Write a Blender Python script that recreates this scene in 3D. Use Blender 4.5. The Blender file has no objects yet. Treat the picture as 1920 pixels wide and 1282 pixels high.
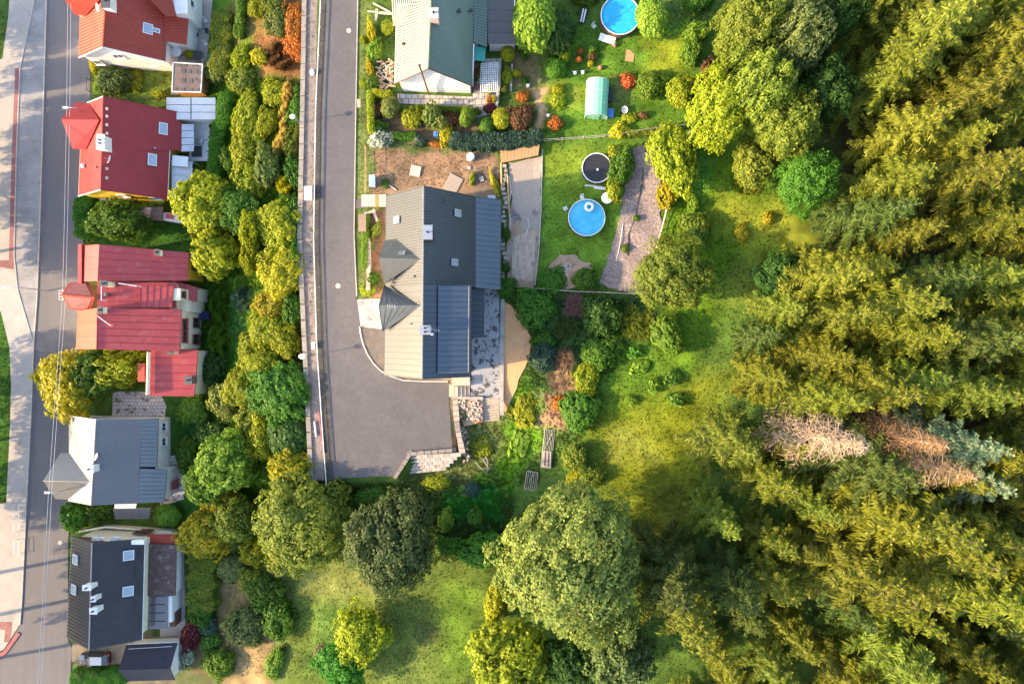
import bpy, math, random
import numpy as np
from mathutils import Vector, Matrix, geometry as mgeo

# ------------------------------------------------------------------ camera, sky, sun, exposure
scene = bpy.context.scene
col = scene.collection
H, F = 90.0, 1280.0                       # drone height above the upper road (m); focal length in photo pixels
cam_d = bpy.data.cameras.new('camera'); cam = bpy.data.objects.new('camera', cam_d); col.objects.link(cam)
cam.location = (0, 0, H); cam.rotation_euler = (0, 0, 0)
cam_d.sensor_width = 36; cam_d.lens = 24.0; cam_d.clip_end = 2000
scene.camera = cam
SUN_EL, SUN_PHI = math.radians(21.5), math.radians(11)      # low sun from the left of the picture, a little from below
sdir = Vector((-math.cos(SUN_EL) * math.cos(SUN_PHI), -math.cos(SUN_EL) * math.sin(SUN_PHI), math.sin(SUN_EL)))
world = bpy.data.worlds.new('World'); scene.world = world; world.use_nodes = True
wn = world.node_tree.nodes; wl = world.node_tree.links
sky = wn.new('ShaderNodeTexSky'); sky.sky_type = 'NISHITA'; sky.sun_disc = False
sky.sun_elevation = SUN_EL; sky.sun_rotation = math.atan2(sdir.x, sdir.y)
sky.air_density = 1.0; sky.dust_density = 1.6; sky.ozone_density = 1.0
wn['Background'].inputs['Strength'].default_value = 0.15
wl.new(sky.outputs[0], wn['Background'].inputs['Color'])
sun_d = bpy.data.lights.new('sun', 'SUN'); sun = bpy.data.objects.new('sun', sun_d); col.objects.link(sun)
sun_d.energy = 3.3; sun_d.angle = math.radians(1.0); sun_d.color = (1.0, 0.74, 0.43)
sun.rotation_euler = sdir.to_track_quat('Z', 'Y').to_euler(); sun.location = (-60, 0, 60)
scene.view_settings.view_transform = 'Standard'; scene.view_settings.look = 'None'
scene.view_settings.exposure = 1.98; scene.view_settings.gamma = 1.0
scene.view_settings.use_curve_mapping = False
scene.render.engine = 'CYCLES'

rng = np.random.default_rng(7); random.seed(7)
R = math.radians

# ------------------------------------------------------------------ picture <-> place
def W(px, py, z=0.0):
    return Vector(((px - 960) * (H - z) / F, (641 - py) * (H - z) / F, z))
def sm(a, b, x):
    t = np.clip((x - a) / (b - a), 0, 1); return t * t * (3 - 2 * t)
WALL_PY = [-200, 0, 220, 450, 600, 800, 905, 1500]
WALL_PX = [576, 571, 567, 562, 569, 579, 584, 584]
def T(X, Y):
    """terrain height"""
    X = np.asarray(X, float); Y = np.asarray(Y, float)
    u = 960 + X * F / H; v = 641 - Y * F / H
    wx = np.interp(v, WALL_PY, WALL_PX) + 7
    zl = -7 + 4.6 * sm(325, 500, u)
    up = np.maximum(0, (u - 1000)) * 0.0062 + np.maximum(0, u - 1350) * 0.004
    hi = up - 1.5 * sm(700, 860, v) * sm(845, 870, u) * (1 - sm(960, 1090, u))
    hi = hi - 1.5 * sm(2, 36, v - 850) * sm(4, 34, (u - 742) * .84 + (v - 893) * .54) * (1 - sm(845, 870, u))
    a = np.where(u < wx, zl, hi)
    south = -7 + 7 * sm(330, 900, u) ** 0.9 + up - 0.6 * sm(880, 960, v) * sm(400, 600, u)
    w = sm(896, 940, v)
    z = a * (1 - w) + south * w
    bump = 0.16 * np.sin(X * .9 + 1.3 * np.sin(Y * .5)) * np.cos(Y * .8 + np.sin(X * .35)) + .1 * np.sin(X * .37 + Y * .53)
    return z + bump * (sm(350, 420, u) * (1 - sm(555, 565, u)) + sm(1010, 1100, u) + w * sm(400, 500, u)).clip(0, 1)
def Tz(x, y): return float(T(x, y))
def G(px, py, dz=0.0):
    z = 0.0
    for _ in range(8):
        p = W(px, py, z); z = Tz(p.x, p.y)
    p = W(px, py, z); return Vector((p.x, p.y, z + dz))
def mpp(z): return (H - z) / F

# ------------------------------------------------------------------ mesh helpers
ORG = {}
def tag(o, label=None, cat=None, group=None, kind=None):
    if label: o['label'] = label
    if cat: o['category'] = cat
    if group: o['group'] = group
    if kind: o['kind'] = kind
    return o
def thing(name, loc, label, cat, group=None):
    o = bpy.data.objects.new(name, None); col.objects.link(o); o.location = loc
    o.empty_display_size = .3; ORG[o.name] = Vector(loc)
    return tag(o, label, cat, group)
class MB:
    def __init__(s): s.v = []; s.f = []; s.mi = []
    def add(s, vs, fs, m=0):
        b = len(s.v); s.v += [tuple(p) for p in vs]; s.f += [tuple(i + b for i in f) for f in fs]; s.mi += [m] * len(fs); return s
    def box(s, c, size, rz=0, m=0, tilt=None):
        x, y, z = size[0] / 2, size[1] / 2, size[2] / 2
        M = Matrix.Rotation(rz, 3, 'Z')
        if tilt is not None: M = tilt
        vs = [Vector(c) + M @ Vector((a * x, b * y, d * z)) for d in (-1, 1) for a, b in ((-1, -1), (1, -1), (1, 1), (-1, 1))]
        return s.add(vs, [(3, 2, 1, 0), (4, 5, 6, 7), (0, 1, 5, 4), (1, 2, 6, 5), (2, 3, 7, 6), (3, 0, 4, 7)], m)
    def slab(s, pts, t, m=0):
        """polygon given by its top points, thickness t downwards"""
        n = len(pts); a = Vector((0, 0, 0))
        for i in range(n):
            p, q = Vector(pts[i]), Vector(pts[(i + 1) % n]); a += p.cross(q)
        if a.z < 0: pts = list(pts)[::-1]
        vs = [Vector(p) for p in pts] + [Vector(p) - Vector((0, 0, t)) for p in pts]
        fs = [tuple(range(n)), tuple(range(2 * n - 1, n - 1, -1))] + [(i, i + n, (i + 1) % n + n, (i + 1) % n) for i in range(n)]
        return s.add(vs, fs, m)
    def tube(s, pts, r, n=6, m=0, cap=True):
        pts = [Vector(p) for p in pts]; rs = r if hasattr(r, '__len__') else [r] * len(pts)
        base = len(s.v); fs = []
        for i, p in enumerate(pts):
            d = (pts[min(i + 1, len(pts) - 1)] - pts[max(i - 1, 0)]).normalized()
            u = d.cross(Vector((0, 0, 1)) if abs(d.z) < .9 else Vector((1, 0, 0))).normalized(); w = d.cross(u)
            for k in range(n):
                a = 2 * math.pi * k / n
                s.v.append(tuple(p + rs[i] * (math.cos(a) * u + math.sin(a) * w)))
        for i in range(len(pts) - 1):
            for k in range(n):
                fs.append((base + i * n + k, base + i * n + (k + 1) % n, base + (i + 1) * n + (k + 1) % n, base + (i + 1) * n + k))
        if cap:
            fs.append(tuple(base + k for k in range(n))[::-1]); e = base + (len(pts) - 1) * n; fs.append(tuple(e + k for k in range(n)))
        s.f += fs; s.mi += [m] * len(fs); return s
    def lathe(s, c, prof, n=24, m=0, sx=1, sy=1, caps=True):
        """profile of (radius, z) revolved about c"""
        base = len(s.v); c = Vector(c)
        for r, z in prof:
            for k in range(n):
                a = 2 * math.pi * k / n
                s.v.append((c.x + r * sx * math.cos(a), c.y + r * sy * math.sin(a), c.z + z))
        fs = []
        for i in range(len(prof) - 1):
            for k in range(n):
                fs.append((base + i * n + k, base + i * n + (k + 1) % n, base + (i + 1) * n + (k + 1) % n, base + (i + 1) * n + k))
        e = base + (len(prof) - 1) * n
        if caps and prof[-1][0] > 1e-4: fs.append(tuple(e + k for k in range(n)))
        if caps and prof[0][0] > 1e-4: fs.append(tuple(base + k for k in range(n))[::-1])
        s.f += fs; s.mi += [m] * len(fs); return s
    def build(s, name, mats, parent=None, loc=None, smooth=False, **kw):
        o_ = ORG[parent.name] if parent is not None else Vector(loc) if loc is not None else Vector((0, 0, 0))
        me = bpy.data.meshes.new(name)
        me.from_pydata([(x - o_.x, y - o_.y, z - o_.z) for x, y, z in s.v], [], s.f)
        for m_ in (mats if isinstance(mats, (list, tuple)) else [mats]): me.materials.append(m_)
        if any(s.mi): me.polygons.foreach_set('material_index', s.mi)
        if smooth: me.polygons.foreach_set('use_smooth', [True] * len(s.f))
        me.update()
        o = bpy.data.objects.new(name, me); col.objects.link(o)
        if parent is not None: o.parent = parent
        else: o.location = o_
        ORG[o.name] = o_
        return tag(o, **kw) if kw else o
def np_mesh(name, verts, quads, mat, tint=None, colr=None, tri=False):
    me = bpy.data.meshes.new(name); n = len(verts); k = 3 if tri else 4; nf = len(quads)
    me.vertices.add(n); me.vertices.foreach_set('co', np.ascontiguousarray(verts, np.float32).ravel())
    me.loops.add(nf * k); me.loops.foreach_set('vertex_index', np.ascontiguousarray(quads, np.int32).ravel())
    me.polygons.add(nf); me.polygons.foreach_set('loop_start', np.arange(0, nf * k, k, dtype=np.int32))
    me.update(calc_edges=True)
    if tint is not None:
        a = me.attributes.new('tint', 'FLOAT', 'POINT'); a.data.foreach_set('value', np.ascontiguousarray(tint, np.float32))
    if colr is not None:
        a = me.attributes.new('Col', 'FLOAT_COLOR', 'POINT')
        a.data.foreach_set('color', np.ascontiguousarray(np.c_[colr, np.ones(len(colr))], np.float32).ravel())
    if mat: me.materials.append(mat)
    return me

# ------------------------------------------------------------------ materials
def nt(m): return m.node_tree.nodes, m.node_tree.links
def mat(name, c, rough=.7, c2=None, nscale=1.5, metal=0, spec=.4, bump=0, bscale=20, wear=None, wscale=.6, stretch=(1, 1, 1)):
    """procedural: base colour c mottled towards c2, optional dirt 'wear', fine relief"""
    m = bpy.data.materials.new(name); m.use_nodes = True; n, l = nt(m); b = n['Principled BSDF']
    b.inputs['Roughness'].default_value = rough; b.inputs['Metallic'].default_value = metal
    b.inputs['Specular IOR Level'].default_value = spec
    tc = n.new('ShaderNodeNewGeometry'); mp = n.new('ShaderNodeMapping'); mp.inputs['Scale'].default_value = stretch
    l.new(tc.outputs['Position'], mp.inputs['Vector'])
    c2 = c2 or tuple(x * .78 for x in c)
    nz = n.new('ShaderNodeTexNoise'); nz.inputs['Scale'].default_value = nscale; nz.inputs['Detail'].default_value = 8; nz.inputs['Roughness'].default_value = .65
    l.new(mp.outputs[0], nz.inputs['Vector'])
    rp = n.new('ShaderNodeValToRGB'); rp.color_ramp.elements[0].position = .36; rp.color_ramp.elements[1].position = .64
    rp.color_ramp.elements[0].color = (*c, 1); rp.color_ramp.elements[1].color = (*c2, 1)
    l.new(nz.outputs[0], rp.inputs[0]); out = rp.outputs[0]
    if wear:
        n2 = n.new('ShaderNodeTexNoise'); n2.inputs['Scale'].default_value = wscale; n2.inputs['Detail'].default_value = 10; n2.inputs['Roughness'].default_value = .7
        l.new(tc.outputs['Position'], n2.inputs['Vector'])
        r2 = n.new('ShaderNodeValToRGB'); r2.color_ramp.elements[0].position = .54; r2.color_ramp.elements[1].position = .68
        r2.color_ramp.elements[0].color = (0, 0, 0, 1); r2.color_ramp.elements[1].color = (.85, .85, .85, 1)
        l.new(n2.outputs[0], r2.inputs[0])
        mx = n.new('ShaderNodeMixRGB'); l.new(r2.outputs[0], mx.inputs[0]); l.new(out, mx.inputs[1]); mx.inputs[2].default_value = (*wear, 1); out = mx.outputs[0]
    l.new(out, b.inputs['Base Color'])
    if bump:
        n3 = n.new('ShaderNodeTexNoise'); n3.inputs['Scale'].default_value = bscale; n3.inputs['Detail'].default_value = 4
        l.new(mp.outputs[0], n3.inputs['Vector'])
        bp = n.new('ShaderNodeBump'); bp.inputs['Strength'].default_value = bump; bp.inputs['Distance'].default_value = .05
        l.new(n3.outputs[0], bp.inputs['Height']); l.new(bp.outputs[0], b.inputs['Normal'])
    return m
def paver(name, c1, c2, mortar, bw=.22, bh=.12, rough=.8, spots=None, sscale=.8, rot=0, spos=(.56, .62)):
    """small paving blocks too small to pick apart: brick pattern with relief, optional moss spots"""
    m = bpy.data.materials.new(name); m.use_nodes = True; n, l = nt(m); b = n['Principled BSDF']; b.inputs['Roughness'].default_value = rough
    g = n.new('ShaderNodeNewGeometry'); mp = n.new('ShaderNodeMapping'); mp.inputs['Rotation'].default_value = (0, 0, rot); l.new(g.outputs['Position'], mp.inputs[0])
    br = n.new('ShaderNodeTexBrick'); l.new(mp.outputs[0], br.inputs['Vector'])
    br.inputs['Scale'].default_value = 1; br.inputs['Brick Width'].default_value = bw; br.inputs['Row Height'].default_value = bh
    br.inputs['Mortar Size'].default_value = bh * .09; br.inputs['Color1'].default_value = (*c1, 1); br.inputs['Color2'].default_value = (*c2, 1); br.inputs['Mortar'].default_value = (*mortar, 1)
    nz = n.new('ShaderNodeTexNoise'); nz.inputs['Scale'].default_value = .5; nz.inputs['Detail'].default_value = 8; l.new(g.outputs['Position'], nz.inputs['Vector'])
    hs = n.new('ShaderNodeHueSaturation'); l.new(br.outputs[0], hs.inputs['Color'])
    mr = n.new('ShaderNodeMapRange'); mr.inputs[1].default_value = .3; mr.inputs[2].default_value = .7; mr.inputs[3].default_value = .78; mr.inputs[4].default_value = 1.18
    l.new(nz.outputs[0], mr.inputs[0]); l.new(mr.outputs[0], hs.inputs['Value']); out = hs.outputs[0]
    if spots:
        n2 = n.new('ShaderNodeTexNoise'); n2.inputs['Scale'].default_value = sscale; n2.inputs['Detail'].default_value = 6; n2.inputs['Roughness'].default_value = .75; l.new(g.outputs['Position'], n2.inputs['Vector'])
        r2 = n.new('ShaderNodeValToRGB'); r2.color_ramp.elements[0].position = spos[0]; r2.color_ramp.elements[1].position = spos[1]; r2.color_ramp.elements[0].color = (0, 0, 0, 1); r2.color_ramp.elements[1].color = (.9, .9, .9, 1)
        l.new(n2.outputs[0], r2.inputs[0]); mx = n.new('ShaderNodeMixRGB'); l.new(r2.outputs[0], mx.inputs[0]); l.new(out, mx.inputs[1]); mx.inputs[2].default_value = (*spots, 1); out = mx.outputs[0]
    l.new(out, b.inputs['Base Color'])
    bp = n.new('ShaderNodeBump'); bp.inputs['Strength'].default_value = .4; bp.inputs['Distance'].default_value = .02; bp.invert = True
    l.new(br.outputs['Fac'], bp.inputs['Height']); l.new(bp.outputs[0], b.inputs['Normal'])
    return m
def leafmat(name, c, c2=None, trans=.42, rough=.55):
    """leaves: colour varies leaf by leaf (tint) and plant by plant; some light passes through"""
    m = bpy.data.materials.new(name); m.use_nodes = True; n, l = nt(m); b = n['Principled BSDF']
    c2 = c2 or (c[0] * 1.7, c[1] * 1.45, c[2] * 1.2)
    at = n.new('ShaderNodeAttribute'); at.attribute_name = 'tint'
    mx = n.new('ShaderNodeMixRGB'); mx.inputs[1].default_value = (*c, 1); mx.inputs[2].default_value = (*c2, 1); l.new(at.outputs['Fac'], mx.inputs[0])
    oi = n.new('ShaderNodeObjectInfo'); hs = n.new('ShaderNodeHueSaturation'); l.new(mx.outputs[0], hs.inputs['Color'])
    mr = n.new('ShaderNodeMapRange'); mr.inputs[3].default_value = .8; mr.inputs[4].default_value = 1.2; l.new(oi.outputs['Random'], mr.inputs[0]); l.new(mr.outputs[0], hs.inputs['Value'])
    m2 = n.new('ShaderNodeMath'); m2.operation = 'MULTIPLY_ADD'; m2.inputs[1].default_value = 7.31; m2.inputs[2].default_value = 0; l.new(oi.outputs['Random'], m2.inputs[0])
    m3 = n.new('ShaderNodeMath'); m3.operation = 'FRACT'; l.new(m2.outputs[0], m3.inputs[0])
    mh = n.new('ShaderNodeMapRange'); mh.inputs[3].default_value = .485; mh.inputs[4].default_value = .515; l.new(m3.outputs[0], mh.inputs[0]); l.new(mh.outputs[0], hs.inputs['Hue'])
    l.new(hs.outputs[0], b.inputs['Base Color']); b.inputs['Roughness'].default_value = rough; b.inputs['Specular IOR Level'].default_value = .25
    tr = n.new('ShaderNodeBsdfTranslucent'); l.new(hs.outputs[0], tr.inputs['Color'])
    ms = n.new('ShaderNodeMixShader'); ms.inputs[0].default_value = trans; l.new(b.outputs[0], ms.inputs[1]); l.new(tr.outputs[0], ms.inputs[2])
    l.new(ms.outputs[0], n['Material Output'].inputs['Surface'])
    return m
def colmat(name, var=.35, scale=6, trans=0):
    """ground and grass: colour of the soil or sward from the mesh, mottled by noise"""
    m = bpy.data.materials.new(name); m.use_nodes = True; n, l = nt(m); b = n['Principled BSDF']
    at = n.new('ShaderNodeAttribute'); at.attribute_name = 'Col'; g = n.new('ShaderNodeNewGeometry')
    nz = n.new('ShaderNodeTexNoise'); nz.inputs['Scale'].default_value = scale; nz.inputs['Detail'].default_value = 6; nz.inputs['Roughness'].default_value = .8; l.new(g.outputs['Position'], nz.inputs['Vector'])
    n2 = n.new('ShaderNodeTexNoise'); n2.inputs['Scale'].default_value = .6; n2.inputs['Detail'].default_value = 4; l.new(g.outputs['Position'], n2.inputs['Vector'])
    ad = n.new('ShaderNodeMath'); l.new(nz.outputs[0], ad.inputs[0]); l.new(n2.outputs[0], ad.inputs[1])
    mr = n.new('ShaderNodeMapRange'); mr.inputs[1].default_value = .7; mr.inputs[2].default_value = 1.3; mr.inputs[3].default_value = 1 - var; mr.inputs[4].default_value = 1 + var; l.new(ad.outputs[0], mr.inputs[0])
    hs = n.new('ShaderNodeHueSaturation'); l.new(at.outputs['Color'], hs.inputs['Color']); l.new(mr.outputs[0], hs.inputs['Value']); l.new(hs.outputs[0], b.inputs['Base Color'])
    b.inputs['Roughness'].default_value = .95; b.inputs['Specular IOR Level'].default_value = .1
    if not trans:
        bp = n.new('ShaderNodeBump'); bp.inputs['Strength'].default_value = .6; bp.inputs['Distance'].default_value = .12; l.new(nz.outputs[0], bp.inputs['Height']); l.new(bp.outputs[0], b.inputs['Normal'])
    if trans:
        tr = n.new('ShaderNodeBsdfTranslucent'); l.new(hs.outputs[0], tr.inputs['Color']); ms = n.new('ShaderNodeMixShader'); ms.inputs[0].default_value = trans
        l.new(b.outputs[0], ms.inputs[1]); l.new(tr.outputs[0], ms.inputs[2]); l.new(ms.outputs[0], n['Material Output'].inputs['Surface'])
    return m
M = {}
M['asphalt'] = mat('asphalt', (.120, .110, .114), .88, (.102, .094, .098), .35, bump=.25, bscale=30, wear=(.14, .128, .13), wscale=.16)
def cracks(m, scale=.22, w=.006, dark=.8):
    """thin sealed cracks and patch joints in old asphalt"""
    n, l = nt(m); b = n['Principled BSDF']; src = b.inputs['Base Color'].links[0].from_socket; g = n.new('ShaderNodeNewGeometry')
    nz = n.new('ShaderNodeTexNoise'); nz.inputs['Scale'].default_value = .8; nz.inputs['Detail'].default_value = 5; l.new(g.outputs['Position'], nz.inputs['Vector'])
    ad = n.new('ShaderNodeMixRGB'); ad.blend_type = 'ADD'; ad.inputs[0].default_value = 1.6; l.new(g.outputs['Position'], ad.inputs[1]); l.new(nz.outputs['Color'], ad.inputs[2])
    vo = n.new('ShaderNodeTexVoronoi'); vo.feature = 'DISTANCE_TO_EDGE'; vo.inputs['Scale'].default_value = scale; l.new(ad.outputs[0], vo.inputs['Vector'])
    mr = n.new('ShaderNodeMapRange'); mr.inputs[2].default_value = w; mr.inputs[3].default_value = dark; mr.inputs[4].default_value = 1; l.new(vo.outputs['Distance'], mr.inputs[0])
    v2 = n.new('ShaderNodeTexNoise'); v2.inputs['Scale'].default_value = 1.7; v2.inputs['Detail'].default_value = 9; v2.inputs['Roughness'].default_value = .75; l.new(g.outputs['Position'], v2.inputs['Vector'])
    m2 = n.new('ShaderNodeMapRange'); m2.inputs[1].default_value = .3; m2.inputs[2].default_value = .7; m2.inputs[3].default_value = .86; m2.inputs[4].default_value = 1.14; l.new(v2.outputs[0], m2.inputs[0])
    mu = n.new('ShaderNodeMath'); mu.operation = 'MULTIPLY'; l.new(mr.outputs[0], mu.inputs[0]); l.new(m2.outputs[0], mu.inputs[1])
    hs = n.new('ShaderNodeHueSaturation'); l.new(src, hs.inputs['Color']); l.new(mu.outputs[0], hs.inputs['Value']); l.new(hs.outputs[0], b.inputs['Base Color'])
cracks(M['asphalt'])
M['asphalt_street'] = mat('asphalt_street', (.155, .143, .148), .86, (.135, .125, .13), .5, bump=.2, bscale=30, wear=(.18, .165, .165), wscale=.2, stretch=(3, .12, 1))
M['concrete'] = mat('concrete', (.42, .37, .33), .9, (.30, .265, .24), .9, bump=.2, wear=(.17, .15, .13), wscale=.7)
M['path'] = mat('path_concrete', (.42, .38, .35), .9, (.36, .325, .30), .5, bump=.15, wear=(.28, .26, .24), wscale=.3)
M['cobble'] = paver('cobble', (.34, .33, .33), (.29, .28, .29), (.17, .16, .16), .22, .2)
M['redpave'] = paver('red_pavers', (.36, .13, .13), (.30, .10, .10), (.15, .08, .08), .25, .25)
M['greypave'] = paver('grey_pavers', (.42, .41, .41), (.36, .355, .36), (.2, .19, .19), .26, .18, spots=(.10, .09, .085), sscale=1.1)
M['mosspave'] = paver('mossy_pavers', (.40, .39, .40), (.35, .35, .36), (.22, .22, .22), .3, .22, spots=(.035, .032, .032), sscale=1.0, spos=(.52, .56))
M['patio'] = paver('patio_slabs', (.5, .46, .42), (.42, .38, .35), (.22, .2, .18), .8, .8, spots=(.16, .12, .1), sscale=.9)
M['whitepave'] = paver('white_slabs', (.56, .52, .5), (.5, .46, .45), (.3, .25, .22), .5, .5, spots=(.13, .08, .05), sscale=1.4, spos=(.55, .58))
M['kerb'] = mat('kerb', (.5, .46, .42), .9, (.36, .33, .30), 1.5)
M['redkerb'] = mat('red_kerb', (.40, .13, .14), .85, (.32, .09, .1), 2)
M['gravel'] = mat('gravel', (.40, .33, .27), .95, (.28, .225, .18), 9, bump=.7, bscale=9)
M['sand'] = mat('sand', (.72, .38, .18), .95, (.58, .29, .13), 5, bump=.5, bscale=8, wear=(.40, .28, .2), wscale=.8)
M['mulch'] = mat('mulch', (.30, .235, .22), .95, (.13, .098, .09), 3.5, bump=1.0, bscale=4, wear=(.42, .35, .32), wscale=2.2)
M['render_white'] = mat('render_white', (.80, .76, .72), .85, (.70, .66, .62), .6)
M['render_cream'] = mat('render_cream', (.78, .70, .52), .85, (.70, .62, .45), .6)
M['render_yellow'] = mat('render_yellow', (.78, .50, .03), .85, (.70, .43, .02), .6)
M['render_grey'] = mat('render_grey', (.5, .48, .46), .85, (.42, .4, .38), .6)
M['brown_wood'] = mat('brown_wood', (.16, .075, .045), .75, (.11, .05, .03), 3, stretch=(1, 6, 6))
M['wood'] = mat('wood', (.50, .30, .15), .75, (.38, .21, .1), 3, stretch=(1, 6, 6))
M['wood_orange'] = mat('wood_orange', (.52, .25, .06), .75, (.42, .19, .05), 3)
M['greywood'] = mat('weathered_wood', (.44, .40, .34), .85, (.32, .28, .23), 4)
M['white'] = mat('white_paint', (.8, .79, .78), .5, (.72, .71, .70), 2)
M['steel'] = mat('galvanised', (.55, .55, .56), .4, (.45, .45, .46), 3, metal=.8)
M['black'] = mat('black_plastic', (.02, .02, .023), .5, (.03, .03, .033), 3)
M['darkgrey'] = mat('dark_grey', (.07, .07, .075), .6, (.05, .05, .055), 3)
M['stone'] = mat('stone', (.46, .38, .31), .9, (.33, .27, .22), 4, bump=.5)
M['stone2'] = mat('stone_dark', (.30, .26, .23), .9, (.2, .17, .15), 4, bump=.5)
M['bark'] = mat('bark', (.16, .11, .07), .95, (.10, .07, .045), 5)
M['bark_pale'] = mat('bark_pale', (.42, .30, .21), .95, (.30, .2, .13), 5)
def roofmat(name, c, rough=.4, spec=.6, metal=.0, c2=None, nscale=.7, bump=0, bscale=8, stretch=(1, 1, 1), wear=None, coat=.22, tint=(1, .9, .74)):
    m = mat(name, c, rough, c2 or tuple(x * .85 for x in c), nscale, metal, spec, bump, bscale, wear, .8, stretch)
    b = m.node_tree.nodes['Principled BSDF']; b.inputs['Coat Weight'].default_value = coat; b.inputs['Coat Roughness'].default_value = .42; b.inputs['Coat IOR'].default_value = 1.9; b.inputs['Coat Tint'].default_value = (*tint, 1)  # warm coat tint puts the cream of low sun glare into the roofs
    return m
M['roof_blue'] = roofmat('anthracite_metal', (.085, .10, .125), .42, .8, .25)
M['roof_blue_l'] = roofmat('steel_blue_metal', (.075, .10, .14), .42, .8, .25)
M['roof_grey'] = roofmat('grey_metal', (.13, .14, .15), .42, .7, .2)
M['roof_red'] = roofmat('red_membrane', (.33, .028, .030), .5, .3, 0, coat=.05, bump=.1, bscale=30)
M['roof_tile_red'] = roofmat('red_tile', (.37, .05, .024), .5, .3, 0, (.28, .036, .02), 3, coat=.08)
M['roof_pink'] = roofmat('red_sheet', (.43, .062, .062), .45, .4, 0, (.36, .048, .05), .5, wear=(.46, .11, .10), coat=.1)
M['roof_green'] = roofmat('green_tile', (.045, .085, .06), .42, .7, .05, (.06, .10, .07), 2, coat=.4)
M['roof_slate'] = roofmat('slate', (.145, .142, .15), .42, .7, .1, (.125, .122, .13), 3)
M['roof_slate_m'] = roofmat('slate_metal', (.17, .18, .195), .42, .7, .2)
M['roof_black'] = roofmat('charcoal_metal', (.05, .046, .05), .6, .35, .0, coat=.03)
M['roof_navy'] = roofmat('navy_metal', (.035, .032, .05), .6, .35, .0, coat=.05)
M['roof_brown'] = roofmat('bitumen_brown', (.10, .06, .052), .85, .2, 0, (.14, .09, .08), 2, .2, 20, wear=(.3, .25, .23), coat=0)
M['roof_white'] = roofmat('white_sheet', (.66, .66, .68), .5, .4, 0, (.58, .58, .6))
M['roof_dark'] = roofmat('dark_felt', (.075, .07, .075), .6, .4, 0, (.09, .08, .08), 1.2)
M['ridge'] = mat('ridge_metal', (.33, .31, .3), .4, None, 3, metal=.4)
def glassmat(name, c, rough=.08):
    m = bpy.data.materials.new(name); m.use_nodes = True; b = m.node_tree.nodes['Principled BSDF']
    b.inputs['Base Color'].default_value = (*c, 1); b.inputs['Roughness'].default_value = rough; b.inputs['Specular IOR Level'].default_value = .9; b.inputs['Metallic'].default_value = .0
    b.inputs['Coat Weight'].default_value = .6; b.inputs['Coat Roughness'].default_value = .03
    return m
M['glass'] = glassmat('window_glass', (.03, .035, .04))
M['skyglass'] = glassmat('roof_window_glass', (.33, .37, .42), .12)
M['polycarb'] = mat('green_polycarbonate', (.22, .55, .36), .5, (.19, .48, .32), 1, spec=.3)
def watermat(name, c, c2, scale):
    m = mat(name, c, .06, c2, scale, spec=.6, bump=.12, bscale=5); return m
M['water'] = watermat('pool_water', (.03, .40, .66), (.02, .33, .62), 1.3)
M['water2'] = watermat('pool_cover', (.04, .40, .62), (.10, .48, .68), 1.2)

# ------------------------------------------------------------------ ground
def inside(poly, X, Y):
    r = np.zeros(X.shape, bool); n = len(poly)
    for i in range(n):
        x1, y1 = poly[i]; x2, y2 = poly[(i + 1) % n]
        if y1 == y2: continue
        c = ((y1 > Y) != (y2 > Y)) & (X < (x2 - x1) * (Y - y1) / (y2 - y1) + x1); r ^= c
    return r
def pdist(poly, X, Y):
    d = np.full(X.shape, 1e9); n = len(poly)
    for i in range(n):
        x1, y1 = poly[i]; x2, y2 = poly[(i + 1) % n]; dx, dy = x2 - x1, y2 - y1
        t = np.clip(((X - x1) * dx + (Y - y1) * dy) / (dx * dx + dy * dy + 1e-9), 0, 1)
        d = np.minimum(d, np.hypot(X - x1 - t * dx, Y - y1 - t * dy))
    return d
def gpoly(pp): return [tuple(G(x, y)[:2]) for x, y in pp]
def wob(X, Y, s):
    return np.sin(X * s + 2.1 * np.sin(Y * s * .7 + 1)) * np.cos(Y * s * 1.2 + 1.7 * np.sin(X * s * .6))
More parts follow.
